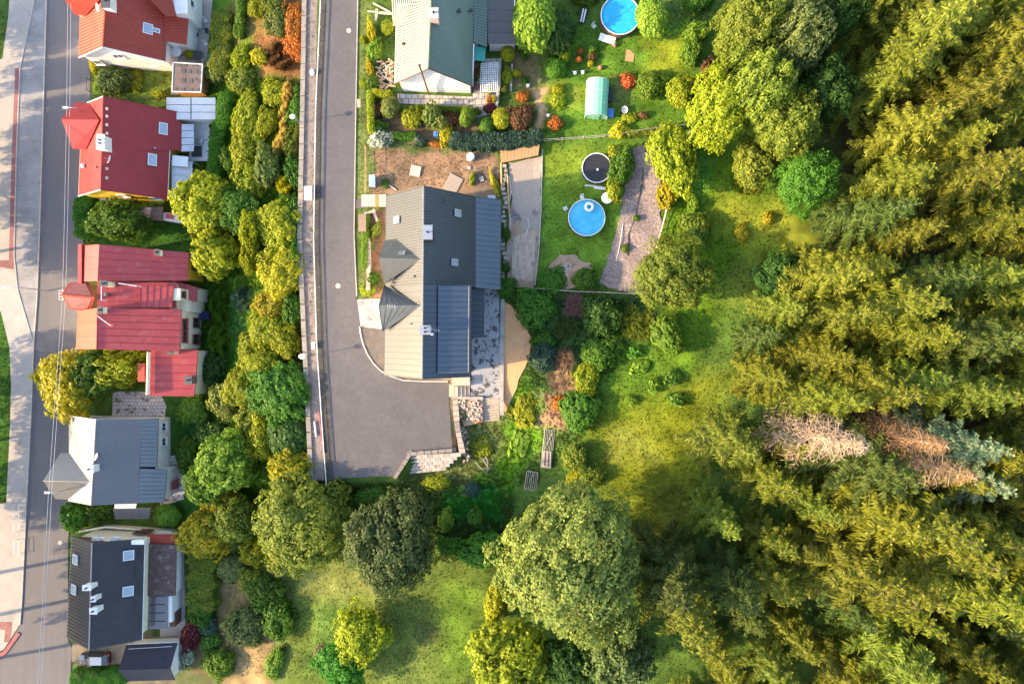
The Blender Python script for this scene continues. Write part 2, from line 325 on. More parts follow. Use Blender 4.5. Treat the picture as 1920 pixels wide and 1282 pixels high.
PATCH = [  # (outline in photo pixels, ground colour, with painted light or shade where marked, feather in m, share)
 ([(380, -60), (575, -60), (575, 920), (540, 960), (380, 960)], (.12, .165, .018), 3, 1),
 ([(425, -40), (482, -40), (478, 70), (430, 110)], (.17, .13, .04), 1, 1),
 ([(484, -40), (572, -40), (570, 150), (500, 150), (480, 90)], (.27, .13, .05), 1.5, 1),
 ([(440, 540), (470, 540), (460, 640), (430, 650)], (.10, .19, .05), 1.5, .9),
 ([(470, 560), (545, 570), (540, 690), (465, 680)], (.27, .27, .025), 2, .9),
 ([(390, 640), (440, 640), (450, 700), (395, 720)], (.05, .13, .02), 1.5, .9),
 ([(345, 1040), (550, 1040), (550, 1310), (330, 1310)], (.20, .15, .07), 3, .9),
 ([(440, 1190), (505, 1190), (510, 1310), (425, 1310)], (.32, .22, .10), 1, .8),
 ([(540, 1040), (940, 1040), (960, 1310), (520, 1310)], (.125, .125, .028), 2.5, 1),
 ([(555, 1060), (700, 1055), (720, 1110), (560, 1130)], (.22, .17, .06), 2, .7),
 ([(720, 1150), (800, 1150), (800, 1290), (700, 1290)], (.15, .145, .04), 3, .7),
 ([(600, 1130), (640, 1130), (640, 1260), (580, 1260)], (.085, .13, .03), 2.5, .7),
 ([(830, 1100), (900, 1090), (900, 1260), (830, 1260)], (.14, .18, .02), 2.5, .7),
 ([(620, 905), (960, 905), (950, 1000), (620, 1000)], (.055, .075, .022), 2, 1),
 ([(835, 925), (955, 890), (945, 985), (835, 965)], (.035, .15, .02), .8, .95),
 ([(860, 780), (960, 760), (950, 900), (760, 915), (780, 890), (870, 850)], (.20, .17, .06), 1.2, .9),
 ([(985, 700), (1020, 730), (1030, 800), (960, 920), (925, 900), (945, 800)], (.13, .20, .015), 1.2, 1),
 ([(1010, 740), (1045, 740), (1060, 790), (1015, 800)], (.34, .20, .13), 1, .9),
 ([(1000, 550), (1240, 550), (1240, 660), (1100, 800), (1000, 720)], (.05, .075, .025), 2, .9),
 ([(1130, 640), (1300, 620), (1290, 780), (1100, 830)], (.11, .15, .015), 2.5, .9),
 ([(1100, 800), (1370, 690), (1320, 830), (1270, 1050), (1150, 950)], (.20, .165, .012), 3, .9),
 ([(1130, 810), (1200, 800), (1230, 850), (1150, 860)], (.34, .26, .06), 2, .6),
 ([(1210, 900), (1290, 900), (1300, 1050), (1210, 1060)], (.15, .12, .02), 2, .8),
 ([(1250, 230), (1420, 280), (1500, 480), (1380, 560), (1290, 700), (1230, 560)], (.12, .165, .012), 3, .9),
 ([(1340, 360), (1500, 400), (1530, 470), (1400, 470), (1330, 420)], (.26, .20, .025), 2.5, .8),
 ([(1400, 480), (1500, 470), (1440, 560), (1340, 560)], (.17, .14, .03), 2, .7),
 ([(1280, 255), (1330, 300), (1310, 380), (1270, 340)], (.05, .15, .03), 2, .8),
 ([(1016, 268), (1190, 268), (1180, 330), (1150, 470), (1120, 540), (1008, 540)], (.14, .185, .022), .8, 1),
 ([(1016, 268), (1110, 268), (1100, 350), (1016, 355)], (.21, .21, .025), 1.5, .8),  # sunlit upper end of the pool lawn, its brightness put into the colour
 ([(960, 80), (1030, 80), (1030, 170), (1000, 170), (950, 175)], (.20, .14, .07), 1.2, .85),
 ([(1030, 40), (1330, 40), (1300, 250), (1010, 262)], (.10, .15, .018), 2, .9),
 ([(1210, 70), (1300, 75), (1280, 150), (1225, 140)], (.28, .23, .02), 1.5, .85),
 ([(1015, 160), (1110, 150), (1095, 200), (1015, 205)], (.24, .20, .03), 1, .7),
 ([(1150, 150), (1180, 160), (1175, 200), (1150, 200)], (.22, .17, .07), 1, .7),
 ([(1000, 165), (1024, 165), (1016, 245), (1003, 245)], (.46, .28, .15), .35, 1),
 ([(690, 190), (900, 190), (900, 262), (690, 275)], (.16, .11, .06), 1, .95),
 ([(692, 280), (936, 280), (936, 372), (692, 372)], (.28, .175, .105), .6, 1),
 ([(740, 290), (775, 285), (790, 345), (735, 345)], (.17, .12, .075), 1.2, .85),  # shade patch in the brown yard, painted into the ground colour
 ([(880, 320), (935, 320), (935, 372), (880, 372)], (.19, .14, .10), .7, .8),
 ([(838, 716), (860, 716), (872, 850), (845, 852)], (.20, .16, .10), .4, 1),
 ([(725, 700), (850, 705), (850, 722), (725, 722)], (.24, .2, .16), .4, 1),
 ([(662, -40), (690, -40), (692, 560), (664, 560)], (.19, .17, .055), .8, 1),
 ([(672, 400), (692, 400), (692, 500), (672, 500)], (.11, .16, .03), .8, .8),
 ([(690, 395), (725, 395), (725, 560), (690, 560)], (.25, .14, .08), .5, .9),
 ([(160, 110), (330, 110), (330, 185), (160, 185)], (.16, .16, .03), 1, .9),
 ([(180, 440), (390, 400), (390, 470), (180, 465)], (.05, .11, .02), 1.5, .95),
 ([(310, 745), (400, 745), (400, 1000), (310, 960)], (.045, .10, .02), 1.5, .95),
 ([(-60, -60), (26, -60), (12, 90), (-60, 140)], (.07, .10, .025), .6, 1),
 ([(-60, 580), (22, 580), (22, 940), (-60, 945)], (.06, .11, .02), .6, 1),
 ([(135, 1190), (340, 1190), (340, 1300), (135, 1300)], (.20, .16, .11), .8, .9),
]
PATCHW = [(gpoly(p), c, f, s) for p, c, f, s in PATCH]
def ground_color(X, Y):
    u = 960 + X * F / H
    c = np.empty((len(X), 3)); c[:] = (.085, .11, .025)
    fo = sm(1470, 1560, u + 12 * wob(X, Y, .2))[:, None]
    c = c * (1 - fo) + np.array((.075, .058, .026)) * fo
    jx = X + .7 * wob(X, Y, .55) + .35 * wob(Y, X, 1.5); jy = Y + .7 * wob(Y + 9, X, .5) + .35 * wob(X, Y, 1.7)
    for poly, cc, f, s in PATCHW:
        px = [q[0] for q in poly]; py = [q[1] for q in poly]
        k = (jx > min(px) - f) & (jx < max(px) + f) & (jy > min(py) - f) & (jy < max(py) + f)
        if not k.any(): continue
        x, y = jx[k], jy[k]; d = pdist(poly, x, y) * np.where(inside(poly, x, y), 1, -1)
        w = (s * sm(-f, f, d))[:, None]; c[k] = c[k] * (1 - w) + np.array(cc) * w
    gr_ = ((c[:, 1] > .78 * c[:, 0]) & (c[:, 2] < .6 * c[:, 1])).astype(float)[:, None]; c = c * (1 - gr_ + gr_ * np.array((.8, 1.1, .9)))
    v = 1 + .16 * wob(X, Y, .8) + .12 * wob(X + 3, Y, 2.1)
    return c * v[:, None]
M['ground'] = colmat('soil_and_sward'); M['grass'] = colmat('grass_blades', .2, 3, .6)
def ground():
    xs = np.r_[[-400, -200, -120, -90], np.arange(-82, 74, .42), [80, 100, 140, 220, 400]]
    ys = np.r_[[-400, -200, -90, -60], np.arange(-52, 52, .42), [60, 90, 200, 400]]
    X, Y = np.meshgrid(xs, ys); nx, ny = len(xs), len(ys)
    X, Y = X.ravel(), Y.ravel(); Z = T(X, Y) - .03
    # the made ground stays below the paved sheets
    i = np.arange(nx * ny).reshape(ny, nx)
    q = np.stack([i[:-1, :-1], i[:-1, 1:], i[1:, 1:], i[1:, :-1]], -1).reshape(-1, 4)
    me = np_mesh('ground', np.c_[X, Y, Z], q, M['ground'], colr=ground_color(X, Y))
    me.polygons.foreach_set('use_smooth', np.ones(len(q), bool))
    o = bpy.data.objects.new('ground', me); col.objects.link(o); tag(o, kind='structure')
ground()
def drape(name, pp, m, dz=.02, step=1.2, jit=0, flat=None, parent=None, **kw):
    """sheet of one surface laid on the terrain, outline in photo pixels"""
    pts = [G(x, y) for x, y in pp] if flat is None else [W(x, y, flat) for x, y in pp]
    out = []
    for i, a in enumerate(pts):
        b = pts[(i + 1) % len(pts)]; n = max(1, int((b - a).length / step))
        for k in range(n):
            p = a.lerp(b, k / n)
            if jit: p = p + Vector((random.gauss(0, jit), random.gauss(0, jit), 0))
            out.append((p.x, p.y))
    n0 = len(out); xs = [p[0] for p in out]; ys = [p[1] for p in out]
    gx, gy = np.meshgrid(np.arange(min(xs), max(xs), step), np.arange(min(ys), max(ys), step)); gx, gy = gx.ravel(), gy.ravel()
    k = inside(out, gx, gy); gx, gy = gx[k], gy[k]
    k = pdist(out, gx, gy) > step * .5
    allp = [Vector(p) for p in out] + [Vector((a, b)) for a, b in zip(gx[k], gy[k])]
    v, e, f, *_ = mgeo.delaunay_2d_cdt(allp, [(i, (i + 1) % n0) for i in range(n0)], [list(range(n0))], 1, 1e-4)
    mb = MB(); vz = [(p.x, p.y, (Tz(p.x, p.y) if flat is None else flat) + dz) for p in v]
    fs = []
    for t in f:
        a, b, c = (Vector(v[i]) for i in t[:3]); fs.append(tuple(t) if (b - a).cross(c - a) > 0 else tuple(t)[::-1])
    mb.add(vz, fs)
    return mb.build(name, m, parent=parent, **kw)
ST = dict(kind='structure')
# street on the left, 7 m below
drape('street_road', [(89, -80), (89, 0), (82, 200), (76, 400), (70, 560), (64, 645), (59, 780), (50, 950), (42, 1121), (37, 1172), (10, 1218), (-60, 1255), (-60, 1360), (128, 1360), (135, 1215), (128, 1200), (128, 1010), (134, 950), (132, 780), (150, 650), (158, 470), (150, 390), (170, 180), (166, -80)], M['asphalt_street'], .03, 3, **ST)
drape('cobbled_pavement', [(66, -80), (65, 0), (38, 128), (31, 300), (28, 400), (26, 500), (34, 545), (64, 645), (70, 560), (76, 400), (82, 200), (89, 0), (89, -80)], M['cobble'], .036, 2.5, **ST)
drape('footpath', [(22, -80), (16, 30), (5, 110), (-60, 140), (-60, 520), (2, 585), (18, 650), (21, 720), (19, 800), (12, 942), (-60, 955), (-60, 1250), (8, 1216), (36, 1172), (42, 1121), (50, 950), (59, 780), (64, 645), (34, 545), (26, 500), (28, 400), (31, 300), (38, 128), (65, 0), (66, -80)], M['path'], .033, 2.5, **ST)
def strip(name, pts, w, h, m, zoff=0, flat=None, **kw):
    """long kerb, wall or band along a line of photo pixels: width w, rising h above zoff"""
    P = [G(x, y) if flat is None else W(x, y, flat) for x, y in pts]; mb = MB(); L = []; Rr = []
    for i, p in enumerate(P):
        d = (P[min(i + 1, len(P) - 1)] - P[max(i - 1, 0)]); d.z = 0; d.normalize(); nrm = Vector((-d.y, d.x, 0)) * w / 2
        L.append(p + nrm); Rr.append(p - nrm)
    for i in range(len(P) - 1):
        a, b, c, d = L[i], L[i + 1], Rr[i + 1], Rr[i]; z = Vector((0, 0, zoff)); zz = Vector((0, 0, zoff + h))
        mb.add([a + z, b + z, c + z, d + z, a + zz, b + zz, c + zz, d + zz], [(4, 7, 6, 5), (0, 1, 5, 4), (2, 3, 7, 6)] + ([(3, 0, 4, 7)] if i == 0 else []) + ([(1, 2, 6, 5)] if i == len(P) - 2 else []))
    return mb.build(name, m, **kw)
drape('red_paving_band', [(29, 128), (37, 128), (31, 300), (28, 400), (26, 505), (-5, 500), (-5, 488), (17, 488), (22, 300)], M['redpave'], .042, 2, **ST)
drape('red_paving_band', [(-8, 1165), (23, 1165), (22, 1184), (18, 1203), (8, 1203), (10, 1180), (-8, 1178)], M['redpave'], .042, 2, **ST)
strip('red_kerb', [(36, 1186), (10, 1222), (-30, 1250)], .5, .14, M['redkerb'], 0, **ST)
strip('kerb', [(89, -60), (82, 200), (76, 400), (70, 560), (64, 645), (59, 780), (50, 950), (42, 1121), (38, 1170)], .16, .15, M['kerb'], 0, **ST)
strip('kerb', [(65, 0), (38, 128), (31, 300), (27, 480), (34, 545), (63, 643)], .14, .10, M['kerb'], 0, **ST)
# upper road and turning place
drape('upper_road', [(614, -80), (613, 0), (603, 230), (602, 450), (609, 640), (618, 752), (626, 897), (740, 892), (768, 847), (848, 840), (842, 752), (841, 716), (757, 714), (729, 705), (700, 682), (681, 648), (675, 610), (668, 560), (663, 440), (666, 230), (671, 0), (672, -80)], M['asphalt'], .03, 2.5, flat=0, **ST)
M['gutter'] = mat('rail_shade_asphalt', (.055, .05, .05), .95, (.075, .068, .062), 2, wear=(.13, .13, .07), wscale=.8)  # dark tone puts the shade beside the railing into the asphalt colour
drape('rail_shade_strip', [(601, -80), (600, 0), (591, 200), (588, 450), (594, 650), (604, 800), (612, 905), (626, 900), (626, 897), (618, 752), (609, 640), (602, 450), (603, 230), (613, 0), (614, -80)], M['gutter'], .02, 2.5, flat=0, **ST)  # dark sheet standing in for the shade band along the railing
M['apron'] = mat('apron_asphalt', (.135, .118, .105), .9, (.10, .088, .08), .8, wear=(.2, .15, .11), wscale=.5)
drape('apron', [(676, 614), (722, 618), (726, 704), (715, 695), (700, 682), (681, 648)], M['apron'], .026, 1.5, flat=0, **ST)
drape('block_paving', [(669, 561), (716, 560), (722, 618), (676, 613)], M['greypave'], .05, 1.5, flat=0, **ST)
strip('kerb', [(674, 612), (677, 630), (682, 648), (689, 664), (700, 681), (714, 695), (729, 704), (757, 713), (800, 715), (840, 715)], .18, .14, M['kerb'], 0, flat=0, **ST)
strip('kerb', [(672, -60), (671, 0), (667, 230), (664, 440), (669, 556)], .12, .1, M['kerb'], 0, flat=0, **ST)
drape('terrace', [(880, 540), (936, 540), (938, 744), (882, 744)], M['mosspave'], .03, 1.5, flat=0, **ST)
drape('sand_path', [(944, 566), (957, 570), (975, 590), (1000, 638), (994, 665), (978, 700), (968, 730), (948, 772), (941, 760), (943, 640)], M['sand'], .06, .8, .12, **ST)
drape('gravel_yard', [(953, 306), (1015, 294), (1013, 395), (1011, 440), (955, 400), (960, 370)], M['gravel'], .05, .8, .05, **ST)
M['dirt'] = mat('bare_dirt', (.42, .28, .19), .95, (.29, .19, .125), 1.2, bump=.6, bscale=4, wear=(.42, .34, .28), wscale=.6)
drape('dirt_yard', [(955, 398), (1011, 438), (1004, 520), (1000, 540), (955, 533), (948, 480)], M['dirt'], .055, .8, .08, **ST)
drape('mulch_bed', [(1186, 276), (1232, 272), (1238, 330), (1240, 420), (1226, 480), (1214, 545), (1190, 552), (1122, 532), (1140, 480), (1154, 440), (1166, 380), (1178, 325)], M['mulch'], .09, .5, .1, **ST)
drape('sand_heap_ground', [(1028, 500), (1050, 478), (1080, 478), (1092, 492), (1108, 492), (1104, 510), (1088, 535), (1060, 545), (1030, 530)], M['dirt'], .10, .5, .1, **ST)
drape('garden_patio', [(745, 176), (885, 182), (900, 140), (905, 110), (938, 110), (932, 212), (888, 222), (884, 202), (745, 194)], M['patio'], .03, 1.5, flat=0, **ST)
drape('back_yard_paving', [(350, -60), (405, -60), (395, 40), (388, 110), (392, 175), (320, 178), (330, 90), (350, 60)], M['path'], .03, 2, **ST)
drape('white_patio', [(212, 733), (300, 735), (312, 760), (308, 790), (210, 790)], M['whitepave'], .03, 1.5, **ST)
drape('white_patio', [(300, 860), (338, 850), (350, 900), (345, 935), (300, 950)], M['whitepave'], .03, 1.5, **ST)
M['drive'] = mat('driveway', (.27, .21, .15), .95, (.21, .16, .11), 1, wear=(.17, .17, .08))
drape('driveway', [(135, 1205), (335, 1190), (345, 1215), (240, 1245), (135, 1240)], M['drive'], .03, 1.5, **ST)
drape('back_yard_paving', [(300, 1100), (345, 1000), (348, 1200), (300, 1210)], M['path'], .025, 2, **ST)
drape('verge_slab', [(664, 375), (690, 370), (690, 390), (664, 392)], M['apron'], .04, 1.5, flat=0, **ST)
# grass and weeds
def grass():
    N = 150000
    X = rng.uniform(-80, 70, N); Y = rng.uniform(-47, 47, N); Z = T(X, Y)
    px = 960 + X * F / (H - Z); py = 641 - Y * F / (H - Z)
    ban = np.zeros(N, bool)
    for poly in ([(588, -80), (668, -80), (668, 560), (720, 560), (720, 350), (940, 350), (940, 744), (880, 750), (866, 860), (740, 905), (586, 905)],
                 [(64, -80), (128, -80), (180, 200), (150, 500), (145, 1300), (-60, 1300), (-60, 1190), (36, 1180), (20, 940), (20, 590), (-5, 580), (-5, 140), (20, 0)],
                 [(741, 175), (940, 100), (935, 212), (745, 196)], [(950, 292), (1016, 285), (1004, 538), (950, 538)],
                 [(944, 566), (975, 590), (1000, 638), (978, 700), (948, 772), (938, 760)], [(1186, 276), (1240, 272), (1240, 420), (1214, 548), (1122, 532), (1166, 380)],
                 [(559, -60), (585, -60), (585, 200), (580, 600), (595, 905), (575, 905), (560, 450)], [(140, 1190), (340, 1190), (340, 1300), (140, 1300)], [(212, 733), (312, 735), (350, 900), (345, 950), (210, 790)],
                 [(350, -60), (405, -60), (392, 175), (320, 178)], [(1030, 480), (1105, 480), (1085, 540), (1035, 530)], [(1002, 165), (1024, 165), (1014, 245), (1004, 245)]):
        ban |= inside(poly, px, py)
    k = ~ban & ~(px > 1480); X, Y, Z, px, py = X[k], Y[k], Z[k], px[k], py[k]; n = len(X)
    tall = np.full(n, .07)
    for poly, h in (([(500, 1040), (960, 1040), (960, 1300), (500, 1300)], .08), ([(380, 150), (575, 150), (580, 920), (380, 960)], .4), ([(930, 560), (1240, 560), (1240, 700), (1000, 900), (850, 960), (800, 900)], .18),
                    ([(1080, 780), (1500, 300), (1500, 700), (1300, 1100)], .09), ([(1200, 250), (1500, 300), (1500, 600), (1230, 600)], .09), ([(600, 900), (960, 900), (960, 1050), (600, 1050)], .35)):
        tall[inside(poly, px, py)] = h
    c = ground_color(X, Y) * rng.uniform(.85, 1.25, (n, 1)) * rng.normal(1, .06, (n, 3)).clip(.8, 1.2)
    h = tall * rng.uniform(.6, 1.5, n); a = rng.uniform(0, 6.283, n); w = h * .5 + .06
    ln = rng.uniform(.8, 1.9, n) * h; h = h * .4; b = rng.uniform(0, 6.283, n)
    base = np.c_[X, Y, Z - .02]; dx = np.c_[np.cos(a), np.sin(a), 0 * a] * w[:, None]
    top = base + np.c_[np.cos(b) * ln, np.sin(b) * ln, h]
    top2 = base + np.c_[np.cos(b + 2.2) * ln, np.sin(b + 2.2) * ln, h * .8]; dy = np.c_[-np.sin(a), np.cos(a), 0 * a] * w[:, None]
    V = np.stack([base - dx, base + dx, top, base - dy, base + dy, top2], 1).reshape(-1, 3)
    q = np.arange(n * 6).reshape(-1, 3)
    me = np_mesh('grass', V, q, M['grass'], colr=np.repeat(c, 6, 0), tri=True)
    o = bpy.data.objects.new('grass', me); col.objects.link(o)
    tag(o, 'short and long grass growing over lawns, verges and banks', 'grass', kind='stuff')
grass()

# ------------------------------------------------------------------ plants
LC = dict(yg=(.235, .29, .016), ol=(0.1525, 0.2112, 0.027), gr=(0.0732, 0.1728, 0.018), dk=(0.0439, 0.1088, 0.018), gy=(0.1159, 0.1728, 0.0525), vv=(.055, .18, .016), mint=(.17, .25, .15), yl=(.33, .33, .018), og=(0.42, 0.15, 0.035), br=(0.17, 0.09, 0.045), rd=(0.11, 0.022, 0.03), bl=(0.05, 0.105, 0.075), sp=(.145, .18, .018), spd=(.07, .115, .022), pale=(.165, .225, .052), reed=(0.42, 0.34, 0.1), wf=(0.17, 0.2, 0.08), pk=(0.22, 0.13, 0.13), lg=(0.1342, 0.256, 0.0255), bigdk=(.08, .13, .042))
LM = {k: leafmat('leaf_' + k, c) for k, c in LC.items()}
LM['dead'] = leafmat('leaf_dead', (.24, .18, .11), (.36, .28, .18), .1, .9)
LM['rust'] = leafmat('leaf_rust', (.19, .105, .045), (.30, .17, .07), .15, .9)
LM['twig'] = leafmat('leaf_twig', (.24, .14, .08), (.40, .26, .15), .05, .9)
LM['wf'] = leafmat('leaf_white_flower', (.10, .15, .04), (.75, .72, .6), .3)
def frame(n):
    n = n / np.linalg.norm(n, axis=1, keepdims=True).clip(1e-6)
    h = np.where(np.abs(n[:, 2:3]) < .9, np.array([[0, 0, 1.]]), np.array([[1., 0, 0]]))
    u = np.cross(n, h); u /= np.linalg.norm(u, axis=1, keepdims=True); return n, u, np.cross(n, u)
def leaves(P, Nn, size, rg, aspect=.62, jit=.55):
    """one diamond-shaped, slightly folded leaf per point"""
    n = len(P); Nn = Nn + rg.normal(0, jit, (n, 3)); nn, u, w = frame(Nn)
    a = rg.uniform(0, 6.283, (n, 1)); d = u * np.cos(a) + w * np.sin(a); e = np.cross(nn, d)
    s = (size * rg.uniform(.45, 1.6, n))[:, None]
    V = np.stack([P - d * s, P + e * s * aspect + nn * s * .18, P + d * s, P - e * s * aspect + nn * s * .18], 1).reshape(-1, 3)
    return V
def dirs(n, rg, zmin=-.4):
    i = np.arange(n) + .5; z = zmin + (1 - zmin) * (1 - i / n); z = np.clip(z, -1, 1); ph = i * 2.39996 + rg.uniform(0, 6); r = np.sqrt(1 - z * z)
    d = np.c_[r * np.cos(ph), r * np.sin(ph), z] + rg.normal(0, .12, (n, 3)); return d / np.linalg.norm(d, axis=1, keepdims=True)
def crown(seed, ncl, cr, nl, ls, A, cz, sz, zmin=-.4, shell=.72, jit=.55, lobes=True, inner=.35, rough=.16):
    """crown of leaf clumps; unit radius, unit height (A = real height / radius, cz centre, sz half height in units of height)"""
    rg = np.random.default_rng(seed); D = dirs(ncl, rg, zmin)
    rr = shell + rg.normal(0, rough, ncl).clip(-.3, .28)
    rr *= 1 + .14 * np.sin(3 * np.arctan2(D[:, 1], D[:, 0]) + seed) * (1 - D[:, 2] ** 2)
    k = int(ncl * inner); D2 = dirs(k, rg, -.5); rr = np.r_[rr, rg.uniform(.25, .6, k)]; D = np.r_[D, D2]
    C = D * rr[:, None] * np.array([1, 1, sz * A]); cl_r = cr * rg.uniform(.65, 1.35, len(C)); ct = rg.uniform(0, 1, len(C))
    m = nl; d = rg.normal(0, 1, (len(C), m, 3)) + .7 * D[:, None, :]; d /= np.linalg.norm(d, axis=2, keepdims=True)
    r = cl_r[:, None, None] * rg.uniform(.75, 1.05, (len(C), m, 1)) * (1 + .25 * np.sin(5 * d[..., 0:1] + 4 * d[..., 1:2] + seed + ct[:, None, None] * 9))
    P = (C[:, None, :] + d * r).reshape(-1, 3); Nn = (d * .8 + .45 * D[:, None, :] + np.array([0, 0, .25])).reshape(-1, 3)
    V = leaves(P, Nn, ls, rg, jit=jit); t = np.clip(np.repeat(ct, m) * .55 + rg.uniform(-.2, .5, len(P)), 0, 1)
    V[:, 2] = V[:, 2] / A + cz; return V, np.repeat(t, 4)
def shellcrown(seed, n, ls, A, cz, sz, wob_=.06, jit=.4, vert=0, zmin=-.6):
    """clipped or naturally tight shrub: leaves on one closed shape with soft ripples"""
    rg = np.random.default_rng(seed); D = dirs(n, rg, zmin); a = np.arctan2(D[:, 1], D[:, 0])
    r = 1 + wob_ * (np.sin(5 * a + 4 * D[:, 2] + seed) + np.sin(9 * D[:, 2] - 4 * a) * .7 + vert * np.sin(17 * a + 3 * np.sin(4 * D[:, 2]))) + rg.normal(0, .03, n)
    P = D * r[:, None] * .95 * np.array([1, 1, sz * A]); Nn = D + np.array([0, 0, .3])
    V = leaves(P, Nn, ls, rg, jit=jit); V[:, 2] = V[:, 2] / A + cz
    return V, np.repeat(np.clip(.4 + (r - 1) * 3 + rg.uniform(-.3, .4, n), 0, 1), 4)
def blades(seed, n, A, w=.03, spread=1.0, up=.5, tufts=16, tr=.42):
    """patch of tufts of long arching blades or bare twigs"""
    rg = np.random.default_rng(seed); C = rg.normal(0, 1, (tufts, 2)); C *= (np.sqrt(rg.uniform(0, 1, tufts)) * (1 - tr * .8) / np.linalg.norm(C, axis=1))[:, None]; th = rg.uniform(.55, 1.1, tufts); tt = rg.uniform(0, 1, tufts)
    k = rg.integers(0, tufts, n); a = rg.uniform(0, 6.283, n); rad = np.sqrt(rg.uniform(0, 1, n)) * tr * spread * rg.uniform(.6, 1.3, n); r0 = rad * .2
    o = np.c_[C[k], 0 * a]; b = o + np.c_[np.cos(a) * r0, np.sin(a) * r0, 0 * a]; h = A * th[k] * (1 - up * (rad / tr) * rg.uniform(.3, 1.0, n)).clip(.12, 1)
    t = o + np.c_[np.cos(a) * rad, np.sin(a) * rad, h]; mid = (b + t) / 2; mid[:, 2] += .22 * h; s = np.c_[-np.sin(a), np.cos(a), 0 * a] * w
    V = np.stack([b - s, b + s, mid + s, mid - s, mid - s, mid + s, t + s * .3, t - s * .3], 1).reshape(-1, 3); V[:, 2] /= A
    return V, np.repeat((.5 * tt[k] + rg.uniform(0, .5, n)), 8)
def quadmesh(name, V, t, m=None): return np_mesh(name, V, np.arange(len(V)).reshape(-1, 4), m or LM['gr'], tint=t)
def trunkmesh(seed, A, cz, r=.055):
    rg = random.Random(seed); mb = MB(); top = cz * A
    mb.tube([(0, 0, 0), (rg.uniform(-.03, .03), rg.uniform(-.03, .03), top * .5), (rg.uniform(-.06, .06), rg.uniform(-.06, .06), top), (0, 0, top * 1.35)], [r, r * .8, r * .6, r * .2], 7)
    for k in range(6):
        a = k * 1.05 + rg.uniform(-.3, .3); z0 = top * rg.uniform(.5, .95); L = rg.uniform(.45, .75)
        mb.tube([(0, 0, z0), (math.cos(a) * L * .5, math.sin(a) * L * .5, z0 + L * .3), (math.cos(a) * L, math.sin(a) * L, z0 + L * .7)], [r * .5, r * .35, r * .1], 5)
    me = bpy.data.meshes.new('trunk'); me.from_pydata([(x, y, z / A) for x, y, z in mb.v], [], mb.f); me.materials.append(M['bark']); return me
PR = {}   # kind -> (crown meshes, centre height in units of height, trunk meshes or None)
PR['tree_huge'] = ([quadmesh('crown', *crown(s, 210, .165, 330, .019, 1.9, .6, .40, shell=.8, rough=.12, jit=.45)) for s in (1,)], .6, [trunkmesh(1, 1.9, .6)])
PR['tree_big'] = ([quadmesh('crown', *crown(s, 130, .205, 190, .030, 2.0, .6, .40, shell=.78, rough=.13, jit=.45)) for s in (3, 4, 5)], .6, [trunkmesh(2, 2.0, .6)])
PR['tree_mid'] = ([quadmesh('crown', *crown(s, 120, .22, 100, .048, 1.9, .58, .42, shell=.76, rough=.14)) for s in (6, 7, 8, 9)], .58, [trunkmesh(3, 1.9, .58)])
PR['shrub'] = ([quadmesh('foliage', *crown(s, 64, .27, 80, .068, 1.3, .45, .5, zmin=-.55, shell=.72, rough=.16)) for s in (11, 12, 13, 14)], .45, None)
PR['lobed'] = ([quadmesh('foliage', *crown(s, 34, .30, 110, .075, 1.6, .5, .48, zmin=-.5, shell=.78, rough=.06, jit=.3)) for s in (15, 16)], .5, None)
PR['small'] = ([quadmesh('foliage', *crown(s, 26, .36, 46, .125, 1.2, .45, .5, zmin=-.5, shell=.66, rough=.16)) for s in (21, 22, 23)], .45, None)
PR['clip'] = ([quadmesh('foliage', *shellcrown(s, 2600, .075, 1.5, .48, .50, .05)) for s in (31, 32)], .48, None)
PR['thuja'] = ([quadmesh('foliage', *shellcrown(s, 5200, .065, 3.0, .48, .52, .055, .45, 1.0)) for s in (33, 34)], .48, None)
PR['brush'] = ([quadmesh('foliage', *blades(s, 2600, 1.0, .016, 1.0, .6, 34, .30)) for s in (41, 42)], .4, None)
PR['twigs'] = ([quadmesh('foliage', *blades(s, 900, 1.0, .010, 1.0, .7, 7, .6)) for s in (43, 44)], .4, None)
PR['reed'] = ([quadmesh('foliage', *blades(s, 1600, 1.6, .02, 1.0, .4, 22, .34)) for s in (45, 46)], .5, None)
PR['broad'] = ([quadmesh('foliage', *crown(s, 16, .30, 10, .24, .9, .45, .45, zmin=-.3, shell=.66, rough=.2)) for s in (47, 48)], .45, None)
NV = [0]
def place_crown(px, py, h, cz):
    z = 0.0
    for _ in range(8):
        p = W(px, py, z + h * cz); z = Tz(p.x, p.y)
    return Vector((p.x, p.y, z))
def plant(kind, name, px, py, rx, ry, h, c, label, cat, group=None, base=None):
    ms, cz, tr = PR[kind]; NV[0] += 1; i = NV[0]
    p = place_crown(px, py, h, cz) if base is None else base
    s = mpp(p.z + h * cz); o = thing(name, p - Vector((0, 0, .05)), label, cat, group)
    fl = (1, -1)[i % 2]; a = R((i * 67) % 40 - 20) + (math.pi if i % 3 == 0 else 0)
    o.scale = (rx * s * fl, ry * s, h); o.rotation_euler.z = a
    cr = bpy.data.objects.new(ms[i % len(ms)].name.split('.')[0], ms[i % len(ms)]); col.objects.link(cr); cr.parent = o
    cr.material_slots[0].link = 'OBJECT'; cr.material_slots[0].material = LM[c]
    if tr:
        t = bpy.data.objects.new('trunk', tr[i % len(tr)]); col.objects.link(t); t.parent = o
    return o
